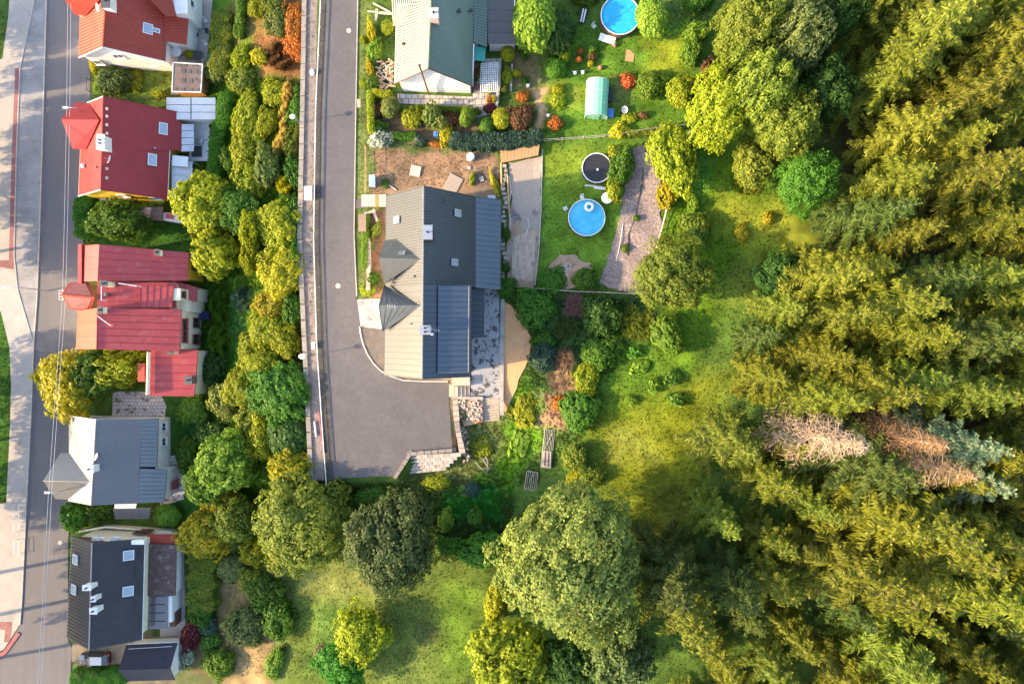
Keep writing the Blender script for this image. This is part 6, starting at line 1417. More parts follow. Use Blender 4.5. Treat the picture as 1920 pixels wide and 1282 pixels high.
def heap():
    c = G(1066, 512); t = thing('sand_heap', c, 'heap of beige earth with pale stones on the pool lawn', 'heap'); rg = random.Random(8); mb = MB(); n, m = 26, 7; vs = [c + Vector((0, 0, .75))]
    for j in range(1, m + 1):
        for i in range(n):
            a = 2 * math.pi * i / n; r = j / m * (1 + .16 * math.sin(3 * a + 1) + .1 * math.sin(5 * a)); x, y = c.x + 2.5 * r * math.cos(a), c.y + 2.1 * r * math.sin(a); z = Tz(x, y) + .75 * (1 - j / m) ** 1.3 + (.10 if j < m else -.05) * rg.random(); vs.append(Vector((x, y, z)))
    fs = [(0, 1 + i, 1 + (i + 1) % n) for i in range(n)] + [(1 + j * n + i, 1 + (j + 1) * n + i, 1 + (j + 1) * n + (i + 1) % n, 1 + j * n + (i + 1) % n) for j in range(m - 1) for i in range(n)]
    mb.add(vs, fs); mb.build('mound', M['dirt'], t, smooth=True)
    for k in range(40):
        a, r = rg.uniform(0, 6.28), rg.uniform(0, 1.2); q = c + Vector((math.cos(a) * r - .3, math.sin(a) * r + .5, 0)); q.z = Tz(q.x, q.y) + .62 * max(.2, 1 - r / 2.1); s = rg.uniform(.08, .2); mb = MB(); mb.lathe(q, [(s * .6, -.1), (s, 0), (s * .6, .12), (.02, .15)], 6, sx=rg.uniform(.7, 1.3)); mb.build('stone', M['kerb' if k % 3 else 'stone'], t)
heap()
# ------------------------------------------------------------------ pools and garden things
def pool(px, py, rpx, h, wall, label, water, ladder=None, rim='white', name='round_pool', cat='pool', level=.12):
    """round above-ground pool, rim centred on the pixel"""
    z = 0
    for _ in range(6): p = W(px, py, z + h); z = Tz(p.x, p.y)
    b = Vector((p.x, p.y, z)); r = rpx * mpp(z + h); t = thing(name, b, label, cat)
    mb = MB(); mb.lathe(b, [(r, -.2), (r + .03, h * .5), (r, h), (r - .04, h), (r - .04, .1)], 40, caps=False); mb.build('pool_wall', M[wall], t)
    mb = MB(); mb.lathe(b, [(r - .04, h), (r + .06, h), (r + .06, h + .05), (r - .04, h + .05), (r - .04, h)], 40, caps=False); mb.build('rim', M[rim], t)
    mb = MB(); mb.lathe(b, [(r - .05, h - level - .02), (r - .05, h - level)], 40); mb.build('water', M[water], t)
    n = 12
    for k in range(n):
        a = 2 * math.pi * k / n; mb = MB(); mb.tube([b + Vector((math.cos(a) * (r + .08), math.sin(a) * (r + .08), -.1)), b + Vector((math.cos(a) * (r + .08), math.sin(a) * (r + .08), h))], .04, 5); mb.build('support_post', M['darkgrey'], t)
    return t, b, r
M['poolwall'] = mat('brown_pool_wall', (.09, .055, .045), .6, (.13, .08, .06), 3)
tp, pb, pr = pool(1163, 29, 36, 1.25, 'poolwall', 'round blue-covered pool at the top of the pool garden', 'water')
mb = MB(); mb.tube([pb + Vector((-pr * .8, -pr * .45, 1.16)), pb + Vector((pr * .78, pr * .55, 1.16))], .03, 4); mb.build('cover_seam', M['water2'], tp)
tp2, pb2, pr2 = pool(1100, 408, 34, 1.1, 'poolwall', 'round light blue pool on the shaded lawn', 'water2')
def ring(c, r1, r2, m, label, name='swim_ring', cat='swim ring'):
    mb = MB(); prof = [(r1 + r2 * math.cos(a), r2 * math.sin(a)) for a in [k * math.pi / 5 for k in range(11)]]; mb.lathe(c, prof, 22); mb.f = [f for f in mb.f if len(f) == 4]; mb.mi = [0] * len(mb.f)
    return mb.build(name, M[m], loc=c, smooth=True, label=label, cat=cat)
ring(W(1105, 388, 1.85) , .45, .2, 'white', 'white swim ring floating in the light blue pool')
tt, tb, tr = pool(1119, 315, 27, .95, 'darkgrey', 'round trampoline with dark mat and pale rim on the pool lawn', 'black', rim='roof_white', name='trampoline', cat='trampoline', level=.03)
mb = MB(); mb.lathe(tb + Vector((0, 0, .95)), [(tr - .02, .0), (tr + .09, .01), (tr + .09, .05), (tr - .02, .07)], 36, caps=False); mb.build('edge_pad', M['roof_white'], tt)
mb = MB(); mb.lathe(tb + Vector((.1, -.2, .93)), [(.16, 0), (.14, .02), (.02, .03)], 12); mb.build('mat_logo', M['white'], tt)
def flat_round(px, py, rpx, z, m, name, label, cat, legs=True):
    p = G(px, py); p = W(px, py, p.z + z); t = thing(name, Vector((p.x, p.y, p.z - z)), label, cat); r = rpx * mpp(p.z)
    mb = MB(); mb.lathe(p, [(r * .97, -.05), (r, -.02), (r * .97, .01), (.02, .05)], 28); mb.build('top', M[m], t)
    mb = MB(); mb.tube([p - Vector((0, 0, z)), p], .05, 8); mb.build('pole', M['steel'], t); mb = MB(); mb.lathe(p - Vector((0, 0, z)), [(r * .35, 0), (r * .35, .06), (.05, .08)], 14); mb.build('foot', M['steel'], t)
flat_round(1138, 371, 10.5, .75, 'white', 'garden_table', 'round white garden table beside the light blue pool', 'table')
flat_round(330, 97, 10, 2.2, 'roof_white', 'parasol', 'grey parasol on the terrace behind the tile-roofed house', 'parasol')
def slab_thing(name, px, py, sx, sy, h, m, rz, label, cat, z=.0, legs=True):
    p = G(px, py, z); t = thing(name, p, label, cat); mb = MB(); mb.box(p + Vector((0, 0, h)), (sx, sy, .06), rz); mb.build('top', M[m], t)
    if legs and h > .2:
        for a in (-1, 1):
            for b in (-1, 1):
                q = Matrix.Rotation(rz, 3, 'Z') @ Vector((a * sx * .42, b * sy * .42, 0)); mb = MB(); mb.tube([p + q, p + q + Vector((0, 0, h))], .03, 5); mb.build('leg', M['steel'], t)
    return t
slab_thing('garden_table', 1137, 78, 2.1, .95, .75, 'white', R(-18), 'white rectangular table below the upper pool', 'table')
slab_thing('door_mat', 1181, 105, 1.1, 1.5, .03, 'wood', R(-8), 'flat brown mat on the garden lawn', 'mat', legs=False)
slab_thing('sun_lounger', 1093, 33, .9, 1.9, .4, 'black', R(-12), 'striped sun lounger left of the upper pool', 'lounger')
for k in range(4):
    pass
def lounger_cushion(px, py, rz, label):
    p = G(px, py); t = thing('striped_cushion', p + Vector((0, 0, .44)), label, 'cushion')
    for k in range(5):
        q = Matrix.Rotation(rz, 3, 'Z') @ Vector((-.32 + .16 * k, 0, 0)); mb = MB(); mb.box(p + q + Vector((0, 0, .49)), (.15, 1.75, .08), rz); mb.build('stripe', M['white' if k % 2 else 'black'], t)
lounger_cushion(1093, 33, R(-12), 'black and white striped cushion on the lounger by the upper pool')
def chair(px, py, rz, m, label, name='garden_chair', grp=None):
    p = G(px, py); t = thing(name, p, label, 'chair', grp); Mx = Matrix.Rotation(rz, 3, 'Z')
    mb = MB(); mb.box(p + Vector((0, 0, .42)), (.5, .5, .06), rz); mb.build('seat', M[m], t)
    mb = MB(); mb.box(p + Mx @ Vector((0, .27, .7)), (.5, .06, .55), rz); mb.build('backrest', M[m], t)
    for a in (-1, 1):
        for b in (-1, 1):
            q = p + Mx @ Vector((a * .21, b * .21, 0)); mb = MB(); mb.tube([q, q + Vector((0, 0, .42))], .02, 5); mb.build('leg', M[m], t)
chair(1113, 52, R(40), 'roof_white', 'white folding chair left of the upper pool'); chair(1091, 371, R(15), 'white', 'white chair at the top edge of the light blue pool')
chair(1060, 392, R(120), 'white', 'white folding chair left of the light blue pool')
chair(1098, 1, R(10), 'darkgrey', 'dark garden chair at the top edge left of the upper pool')
def boards(px, py, label, specs, m='greywood', name='board_stack', cat='boards'):
    p = G(px, py); t = thing(name, p, label, cat)
    for i, (dx, dy, L, w, a) in enumerate(specs):
        q = G(px + dx, py + dy, .1 + .05 * i); mb = MB(); mb.box(q, (L, w, .07), R(a)); mb.build('board', M[m], t)
boards(1117, 350, 'narrow pale boards lying below the trampoline', [(0, 0, 2.9, .18, -6), (8, 3, 1.6, .4, -8)], 'roof_white')
boards(905, 845, 'scrap of weathered timber and beams in the weeds', [(-8, -2, 2.6, .2, -30), (2, 0, 3.4, .16, -72), (-2, -10, 1.6, .16, 100), (7, -14, 1.4, .14, -75), (5, 22, 2.2, .1, -60), (8, 40, 3.0, .08, 85), (-4, 30, 2.0, .07, -45)], 'greywood', 'scrap_timber', 'timber')
def cold_frame(px, py, L, w, rz, label, lid=True):
    p = G(px, py); t = thing('cold_frame', p, label, 'cold frame'); Mx = Matrix.Rotation(rz, 3, 'Z'); h = .5
    for a in (-1, 1):
        mb = MB(); mb.box(p + Mx @ Vector((a * w / 2, 0, h / 2)), (.07, L, h), rz); mb.build('side_board', M['greywood'], t)
        mb = MB(); mb.box(p + Mx @ Vector((0, a * L / 2, h / 2)), (w - .08, .07, h), rz); mb.build('end_board', M['greywood'], t)
    for k in range(5):
        mb = MB(); mb.box(p + Mx @ Vector((-w * .34 + k * w * .17, 0, h + .03)), (.06, L - .1, .06), rz); mb.build('slat', M['greywood'], t)
    mb = MB(); mb.box(p + Mx @ Vector((0, L * .22, h + .1)), (.08, L * .45, .05), rz - .35); mb.build('brace', M['greywood'], t)
    if lid:
        mb = MB(); mb.box(p + Mx @ Vector((-.05, -L * .27, h + .12)), (w * .9, L * .42, .05), rz + .06); l = mb.build('lid', M['greywood'], t)
        for a in (-.25, .2): mb = MB(); mb.box(p + Mx @ Vector((a, -L * .27, h + .16)), (.16, L * .36, .03), rz + .06); mb.build('lid_slot', M['brown_wood'], l)
cold_frame(1027, 840, 5.0, 1.3, R(-6), 'long weathered wooden cold frame on the slope')
cold_frame(996, 900, 2.4, 1.5, R(-8), 'shorter wooden cold frame partly under the huge tree', False)
def greenhouse():
    c = G(1118, 190); t = thing('greenhouse', c, 'green barrel-roofed polycarbonate greenhouse in the pool garden', 'greenhouse'); w, L, hw, n = 1.42, 4.7, 1.0, 8
    a0 = R(-3); Mx = Matrix.Rotation(a0, 3, 'Z')
    prof = [(-w, 0)] + [(-w * math.cos(math.pi * k / n), hw + 1.05 * math.sin(math.pi * k / n)) for k in range(n + 1)] + [(w, 0)]
    for j in range(3):
        y0, y1 = -L / 2 + j * L / 3 + .03, -L / 2 + (j + 1) * L / 3 - .03
        for i in range(0, len(prof) - 1, 2 if False else 1):
            pass
        for lo, hi in ((0, 2), (2, 4), (4, 5), (5, 6), (6, 8), (8, 10)):
            mb = MB()
            for i in range(lo, hi):
                (xa, za), (xb, zb) = prof[i], prof[i + 1]; mb.add([c + Mx @ Vector(v) for v in ((xa, y0, za), (xb, y0, zb), (xb, y1, zb), (xa, y1, za))], [(0, 3, 2, 1)])
            mb.build('panel', M['polycarb'], t, smooth=True)
    for s in (-1, 1):
        mb = MB(); mb.add([c + Mx @ Vector((x, s * (L / 2 - .05), z)) for x, z in prof], [tuple(range(len(prof)))]); mb.build('end_wall', M['polycarb2'], t)
    for y in (-L / 2, -L / 6, L / 6, L / 2):
        mb = MB(); mb.tube([c + Mx @ Vector((x * 1.01, y, z + .015)) for x, z in prof], .025, 5); mb.build('hoop', M['roof_white'], t)
    mb = MB(); mb.box(c + Mx @ Vector((.0, -L / 2 - .03, .9)), (.75, .06, 1.7), a0); d = mb.build('door', M['polycarb2'], t)
M['polycarb2'] = mat('green_end_sheet', (.22, .48, .36), .4, (.2, .42, .32), 1)
greenhouse()
def barrel(px, py, r, h, m, label, name='water_barrel', cat='barrel', lid=None):
    p = G(px, py); t = thing(name, p, label, cat); mb = MB(); mb.lathe(p, [(r * .9, 0), (r, h * .3), (r, h * .7), (r * .92, h), (r * .8, h)], 20); mb.build('body', M[m], t)
    mb = MB(); mb.lathe(p + Vector((0, 0, h)), [(r * .86, -.04), (r * .86, .03), (r * .4, .06), (.02, .06)], 20); mb.build('lid', M[lid or m], t)
M['blue'] = mat('blue_plastic', (.08, .22, .60), .45, (.07, .18, .52), 3); M['bluelight'] = mat('light_blue', (.38, .58, .82), .45, (.34, .5, .75), 3)
M['pink'] = mat('pink_plastic', (.62, .17, .14), .45, (.55, .13, .11), 3); M['yellow'] = mat('yellow_petals', (.75, .5, .02), .7, (.65, .4, .02), 8)
barrel(883, 296, .55, .8, 'bluelight', 'round light blue barrel in the brown yard', lid='roof_white')
def bin_(px, py, sx, sy, h, m, label, rz=0):
    p = G(px, py); t = thing('plastic_box', p, label, 'box'); mb = MB(); mb.box(p + Vector((0, 0, h / 2)), (sx * .9, sy * .9, h), rz); mb.build('body', M[m], t)
    mb = MB(); mb.box(p + Vector((0, 0, h + .04)), (sx, sy, .08), rz); l = mb.build('lid', M[m], t)
    mb = MB(); mb.box(p + Vector((0, 0, h + .1)), (sx * .25, sy * .8, .05), rz); mb.build('lid_rib', M[m], l)
bin_(700, 342, .75, 1.5, .9, 'bluelight', 'light blue waste bin in the corner of the brown yard')
bin_(1144, 181, .5, 1.9, .7, 'black', 'long black box beside the greenhouse'); bin_(1144, 214, .75, 1.1, .4, 'blue', 'blue box at the lower right of the greenhouse')
bin_(818, 254, .6, .6, .6, 'blue', 'dark blue tub in the bare bed')
slab_thing('wooden_pallet', 779, 321, 1.35, 1.4, .12, 'whitewood', R(-12), 'square pale wooden lid lying in the brown yard', 'pallet', legs=False)
slab_thing('stone_slab', 849, 345, 1.9, 2.3, .06, 'gravel', R(-28), 'grey stone slab lying in the brown yard', 'slab', legs=False)
slab_thing('paving_slab', 903, 336, .55, .6, .08, 'kerb', R(15), 'small pale paving slab in the yard bed', 'slab', legs=False)
slab_thing('paving_slab', 879, 315, .5, .45, .08, 'stone', R(0), 'small beige slab below the light blue barrel', 'slab', legs=False)
boards(733, 350, 'single pale pole lying in the brown yard', [(0, 0, 1.7, .1, -35)], 'roof_white', 'pole', 'pole')
cabinet(682, 420, .9, 2.2, .9, 'shed_brown', 'bin_shelter', 'brown flat-lidded bin shelter at the verge', 'shelter', z0=0) if M.setdefault('shed_brown', mat('shed_brown', (.27, .19, .14), .8, (.22, .15, .11), 2)) else 0
cabinet(922, 372, .9, .5, .5, 'steel', 'utility_box', 'grey metal box at the top right corner of the blue roof', 'box', z0=0)
stone_wall('garden_wall', [(690, 452), (691, 500), (690, 540)], .5, .6, .6, 'pale stone wall with planter in the front bed', ('stone', 'kerb'), 2, sz=.6)
stone_wall('garden_wall', [(686, 400), (700, 396), (706, 412)], .35, .5, .5, 'curved pale stone wall at the top of the front bed', ('stone', 'kerb'), 2, sz=.45)
for px, py, r, m, l in ((1125, 129, .30, 'pink', 'pink ball lying on the pool garden lawn'), (1152, 87, .24, 'pink', 'small pink pot beside the white rectangular table')):
    p = G(px, py); mb = MB(); mb.lathe(p + Vector((0, 0, r)), [(r * math.sin(math.pi * k / 8) + .001, -r * math.cos(math.pi * k / 8)) for k in range(9)], 18); mb.build('ball' if 'ball' in l else 'flower_pot', M[m], loc=p, smooth=True, label=l, cat='ball' if 'ball' in l else 'pot')
def potted(px, py, r, m, lm, label):
    p = G(px, py); t = thing('potted_plant', p, label, 'potted plant'); mb = MB(); mb.lathe(p, [(r * .6, 0), (r * .85, .32), (r * .9, .36), (r * .7, .36), (r * .65, .3)], 14); mb.build('pot', M[m], t)
    o = bpy.data.objects.new('foliage', PR['small'][0][int(px) % 3]); col.objects.link(o); o.parent = t; o.scale = (r * 1.3, r * 1.3, .6); o.location.z = .2; o.material_slots[0].link = 'OBJECT'; o.material_slots[0].material = LM[lm]
for px, py, r, m, lm, l in ((1110, 95, .35, 'white', 'lg', 'pot with light green plant on the lawn, top of the three'), (1110, 110, .42, 'stone', 'br', 'stone planter with brown plant on the lawn'), (1107, 122, .3, 'yellow', 'yl', 'yellow flower pot on the lawn'),
    (1088, 99, .25, 'brown_wood', 'og', 'small red flower pot left of the light green pot'), (1085, 115, .32, 'brown_wood', 'og', 'red flower pot left of the stone planter'), (919, 174, .35, 'darkgrey', 'yl', 'yellow flower tub on the patio, upper'), (926, 189, .35, 'darkgrey', 'yl', 'yellow flower tub on the patio, lower'),
    (918, 189, .3, 'brown_wood', 'og', 'red flower tub on the patio beside the lower yellow one'), (892, 126, .35, 'white', 'pk', 'pink flower tub under the porch roof'), (896, 142, .5, 'brown_wood', 'br', 'dark plant tub beside the trellis'), (893, 166, .4, 'white', 'pk', 'purple flower tub beside the trellis'), (920, 205, .6, 'darkgrey', 'rd', 'dark purple plant tub at the patio end'), (947, 171, .3, 'wood', 'ol', 'terracotta pot beside the patio wall'), (1062, 113, .3, 'yellow', 'yl', 'yellow flower pot beside the round bright bush')):
    potted(px, py, r, m, lm, l)
for px, py, l in ((1093, 137, 'white garden figure on the lawn, right one'), (1078, 138, 'small white garden figure on the lawn, left one'), (990, 162, 'white bird-shaped garden figure beside the orange-red bush'), (1028, 218, 'white upright garden figure beside the garden path')):
    p = G(px, py); mb = MB(); mb.lathe(p, [(.2, 0), (.22, .15), (.12, .35), (.15, .5), (.05, .62), (.01, .64)], 10, sx=1.2); mb.tube([p + Vector((-.35, .2, .3)), p + Vector((0, 0, .4)), p + Vector((.3, .25, .35))], [.03, .08, .03], 6); mb.build('garden_figure', M['white'], loc=p, label=l, cat='figure')
def wheelbarrow(px, py, label):
    p = G(px, py); t = thing('wheelbarrow', p, label, 'wheelbarrow'); mb = MB(); mb.lathe(p + Vector((0, 0, .3)), [(.25, 0), (.42, .28), (.40, .28), (.23, .03)], 12, sy=1.2); mb.build('tray', M['roof_white'], t)
    mb = MB(); mb.lathe(Vector((0, 0, 0)), [(.12, -.05), (.2, -.05), (.2, .05), (.12, .05)], 14); mb.v = [(p.x - .45 + v[2], p.y - .3 + v[0], p.z + .2 + v[1]) for v in mb.v]; mb.build('wheel', M['black'], t)
    for s in (-.2, .2): mb = MB(); mb.tube([p + Vector((-.45, -.3, .2)), p + Vector((s, .2, .35)), p + Vector((.55 + s, .75, .5))], .025, 5); mb.build('handle', M['brown_wood'], t)
wheelbarrow(1170, 209, 'small wheelbarrow right of the greenhouse')
# log pile and posts at the green-roofed house
def logs(px, py, w, d, label):
    p = G(px, py); t = thing('log_pile', p, label, 'logs'); rg = random.Random(4)
    for k in range(64):
        q = p + Vector((rg.uniform(-w, w), rg.uniform(-d, d), rg.uniform(.1, .5))); a = rg.uniform(0, 3.1); L = rg.uniform(.25, .45); mb = MB(); e = Vector((math.cos(a), math.sin(a), rg.uniform(-.2, .2))) * L
        mb.tube([q - e, q + e], rg.uniform(.08, .14), 6); mb.build('log', M[rg.choice(['whitewood', 'wood', 'greywood', 'stone'])], t)
logs(724, 141, 1.0, 1.9, 'pile of split logs beside the green-roofed house')
for px, py, l in ((674, 196, 'small wooden bench on the verge'),): slab_thing('bench', px, py, .45, 1.1, .4, 'greywood', 0, l, 'bench')
def trellis():
    t = thing('pergola_trellis', G(918, 146), 'white square-grid pergola over the patio beside the green-roofed house', 'pergola'); z = 2.1; A, B, C, D = W(902, 119, z), W(934, 117, z), W(932, 172, z), W(901, 172, z)
    for k in range(10):
        a, b = A.lerp(B, k / 9), D.lerp(C, k / 9); mb = MB(); mb.tube([a, b], .035, 4); mb.build('slat', M['white'], t)
    for k in range(14):
        a, b = A.lerp(D, k / 13), B.lerp(C, k / 13); mb = MB(); mb.tube([a - Vector((0, 0, .05)), b - Vector((0, 0, .05))], .035, 4); mb.build('slat', M['white'], t)
    for q in (A, B, C, D): mb = MB(); mb.tube([Vector((q.x, q.y, 0)), q], .05, 6); mb.build('post', M['white'], t)
trellis()
strip('patio_wall', [(938, 112), (936, 160), (930, 212)], .35, .6, M['concrete'], -.05, flat=0, label='grey concrete wall along the patio of the green-roofed house', cat='wall')
strip('sleeper_beam', [(960, 122), (958, 172)], .25, .3, M['greywood'], 0, flat=0, label='grey beam beside the yellow flower bush', cat='beam')
def post_fence(name, pts, label, h=1.2, sp=2.4, m='greywood', rails=(.4, 1.0), r=.045, mesh=False):
    P = [G(*p) for p in pts]; t = thing(name, P[0], label, 'fence'); L = [(P[i + 1] - P[i]).length for i in range(len(P) - 1)]; n = max(2, int(sum(L) / sp)); cs = np.r_[0, np.cumsum(L)]; Q = []
    for k in range(n + 1):
        s = sum(L) * k / n; x, y = np.interp(s, cs, [p.x for p in P]), np.interp(s, cs, [p.y for p in P]); Q.append(Vector((x, y, Tz(x, y))))
        mb = MB(); mb.tube([Q[-1] - Vector((0, 0, .2)), Q[-1] + Vector((0, 0, h))], r, 5); mb.build('post', M[m], t)
    for z in rails: mb = MB(); mb.tube([q + Vector((0, 0, z)) for q in Q], r * .7, 4); mb.build('rail', M[m], t)
post_fence('garden_fence', [(1015, 266), (1090, 261), (1140, 257), (1265, 240), (1292, 236)], 'thin grey-green fence between pool garden and pool lawn')
post_fence('garden_fence', [(955, 537), (1060, 546), (1130, 549), (1216, 552)], 'weathered wooden fence below the pool lawn', m='greywood', rails=(.3, .6, 1.0))
post_fence('garden_fence', [(1228, 468), (1244, 410), (1262, 340), (1290, 250)], 'pale rail fence right of the mulch bed', m='whitewood', rails=(.5, 1.0), r=.08)
post_fence('garden_fence', [(687, 275), (688, 320), (687, 362)], 'short rustic wooden fence at the left of the brown yard', 1.0, 1.2, 'wood')
post_fence('garden_fence', [(1316, 190), (1310, 250), (1296, 262)], 'short fence piece at the edge of the upper wood', m='greywood')
hose([(1210, 275), (1204, 330), (1198, 370), (1190, 410), (1178, 440), (1176, 480)], .07, 'darkgrey', 'dark drip hose running down the mulch bed', 'garden_hose', 'hose', .14)
hose([(1168, 420), (1160, 470), (1155, 490)], .05, 'roof_white', 'thin pale hose in the mulch bed left part', 'garden_hose', 'hose', .14)
p = G(1262, 716); mb = MB(); mb.lathe(p, [(.5, 0), (.4, .3), (.36, .42), (.02, .44)], 10); mb.build('tree_stump', M['bark_pale'], loc=p, label='tree stump among leafy plants on the meadow', cat='stump')
# ------------------------------------------------------------------ things behind the street houses
def carport():
    t = thing('carport', W(352, 146, ZS), 'orange-walled garden shed with brown chequered flat roof', 'shed'); z = -4.4; A, B, C, D = W(325, 117, z), W(380, 121, z), W(377, 173, z - .1), W(323, 172, z - .1)
    mb = MB(); mb.slab([A, B, C, D], .12); mb.build('roof_slab', M['roof_brown2'], t)
    for a, b in ((A, B), (B, C), (C, D), (D, A)): mb = MB(); mb.tube([a, b], .09, 4); mb.build('roof_edge', M['white'], t)
    for i, j, w, hh in ((.35, .27, 1, 1), (.55, .27, .8, 1), (.75, .27, 1.2, 1), (.93, .3, .6, .8), (.36, .6, 1, 1), (.62, .6, .8, 1), (.78, .55, .6, .6), (.93, .6, .6, 1), (.1, .92, 1, .7), (.35, .92, 1, .7), (.65, .93, .8, .6), (.88, .93, 1, .7), (.3, .08, 2.2, .6), (.75, .06, 1.4, .5)):
        p = A.lerp(B, i).lerp(D.lerp(C, i), j) + Vector((0, 0, .03)); mb = MB(); mb.box(p, (w * .62, hh * .62, .05)); mb.build('felt_tile', M['roof_dark'], t)
    walls(t, [A, B, C, D], ZS, M['wood_orange'], .25)
M['roof_brown2'] = mat('brown_felt', (.14, .10, .09), .9, (.17, .125, .115), 2, bump=.3)
carport()
def annex_white():
    t = thing('terrace_annex', W(360, 220, ZS), 'white flat-roofed annex and glazed terrace behind the yellow house', 'annex')
    for i, x0 in enumerate((312, 359)):
        for j in range(3):
            y = 183 + j * 14; slope(t, [(x0, y, -4.2), (x0 + 46 - 1, y + .5, -4.2), (x0 + 45, y + 13.4, -4.2), (x0, y + 13, -4.2)], M['roof_white'], .12, 'roof_sheet')
    walls(t, [(312, 183, -4.3), (404, 184, -4.3), (403, 224, -4.3), (312, 223, -4.3)], ZS, M['render_white'], .1)
    for k in range(4): slope(t, [(341, 233 + k * 13, -4.6), (364, 233 + k * 13, -5), (363, 245 + k * 13, -5), (340, 245 + k * 13, -4.6)], M['terr_glass'], .04, 'glass_panel')
    for k in range(5): slope(t, [(322, 302 + k * 13, -4.4), (361, 304 + k * 13, -5), (360, 316 + k * 13, -5), (322, 314 + k * 13, -4.4)], M['terr_glass'], .04, 'glass_panel')
    for y in range(302, 372, 13): mb = MB(); mb.tube([W(321, y, -4.35), W(362, y + 2, -4.95)], .05, 4); mb.build('rafter', M['white'], t)
    slope(t, [(323, 291, -4.2), (353, 294, -4.4), (352, 313, -4.4), (322, 311, -4.2)], M['white'], .08, 'awning')
    for q in ((322, 302), (361, 304), (322, 366), (361, 368)): p = W(*q, -4.8); mb = MB(); mb.tube([Vector((p.x, p.y, ZS)), p], .06, 6); mb.build('post', M['white'], t)
    slope(t, [(366, 226, -6.6), (394, 226, -6.6), (390, 302, -6.6), (354, 302, -6.6), (356, 254, -6.6)], M['roof_white'], .25, 'deck')
M['terr_glass'] = mat('white_polycarbonate', (.62, .62, .66), .3, (.5, .5, .55), 1, spec=.6)
annex_white()
slab_thing('dark_mat', 372, 286, 1.4, 1.5, .06, 'darkgrey', 0, 'square dark mat on the white terrace behind the yellow house', 'mat', .45, False)
flat_round(374, 264, 7, .7, 'steel', 'garden_table', 'round grey glass table on the white terrace', 'table')
for px, py, rz, m, l in ((364, 55, 30, 'black', 'black chair on the back terrace of the tile-roofed house, upper'), (370, 68, 80, 'black', 'black chair on the back terrace of the tile-roofed house, lower'), (388, 42, 10, 'roof_white', 'white chair at the hedge on the back terrace, upper'), (390, 62, 0, 'darkgrey', 'dark chair at the hedge on the back terrace'), (388, 85, 30, 'roof_white', 'white chair at the hedge on the back terrace, lower'), (352, 18, 0, 'black', 'black chair at the top of the back terrace')):
    chair(px, py, R(rz), m, l)
slab_thing('garden_table', 374, 108, 1.1, 1.3, .7, 'darkgrey', R(-8), 'dark square table beside the parasol', 'table')
potted(391, 121, .6, 'white', 'wf', 'white flowering pot plant beside the orange shed'); potted(358, 104, .5, 'stone', 'yl', 'yellow potted plant beside the parasol')
flat_round(392, 519, 7, 1.9, 'purple', 'parasol', 'closed-top purple parasol behind the red sheet-roofed house', 'parasol') if M.setdefault('purple', mat('purple_cloth', (.10, .03, .22), .8, (.08, .02, .18), 2)) else 0
cabinet(388, 592, 1.2, 1.0, .8, 'navy', 'covered_grill', 'dark blue covered grill behind the cream wall', 'grill') if M.setdefault('navy', mat('navy_cloth', (.025, .03, .09), .8, (.02, .02, .07), 2)) else 0
cabinet(372, 517, .9, 1.3, 1.0, 'navy', 'storage_box', 'dark blue storage box at the yellow back wall', 'box')
chair(380, 557, R(30), 'white', 'white chair behind the red sheet-roofed house')
def shed_row():
    t = thing('garden_shed', G(300, 398), 'small dark-roofed shed with white lean-tos below the yellow house', 'shed'); z = -5.0
    slope(t, [(284, 388, z), (306, 388, z), (304, 414, z), (281, 412, z)], M['roof_brown2'], .1, 'roof_slab'); slope(t, [(257, 388, z - .1), (284, 389, z - .1), (281, 409, z - .1), (266, 408, z - .1)], M['roof_white'], .08, 'lean_to_roof'); slope(t, [(306, 398, z - .3), (350, 402, z - .3), (340, 419, z - .3), (304, 413, z - .3)], M['roof_white'], .08, 'lean_to_roof')
    slope(t, [(268, 393, z + .02), (282, 393, z + .02), (281, 405, z + .02), (270, 405, z + .02)], M['render_pink'], .05, 'cover_sheet'); slope(t, [(311, 399.5, z - .22), (327, 401, z - .22), (325, 411, z - .22), (310, 409, z - .22)], M['roof_pink'], .05, 'cover_sheet')
    walls(t, [(260, 389, z - .2), (345, 402, z - .3), (338, 416, z - .3), (264, 409, z - .2)], ZS, M['brown_wood'], .15)
shed_row()
cabinet(205, 373, 1.4, .8, 1.0, 'render_white', 'storage_box', 'white box against the yellow house wall', 'box')
def pergola_dark():
    t = thing('pergola', W(245, 962, ZS), 'small dark-roofed pergola between slate and charcoal houses', 'pergola'); z = -4.6
    rib_roof(t, (212, 953, z + .3), (283, 951, z + .3), (279, 972, z), (216, 973, z), 18, M['roof_slate'])
    for q in ((216, 955), (279, 954), (277, 970), (219, 971)): p = W(*q, z); mb = MB(); mb.tube([Vector((p.x, p.y, ZS)), p], .06, 6); mb.build('post', M['brown_wood'], t)
pergola_dark()
strip('boundary_wall', [(152, 993), (205, 984), (262, 988), (330, 994)], .25, 1.1, M['render_cream'], 0, label='cream boundary wall above the charcoal-roofed house', cat='wall')
post_fence('garden_fence', [(170, 152), (171, 182), (240, 190), (312, 187)], 'dark garden fence between tile-roofed and yellow house', 1.2, 1.6, 'black')
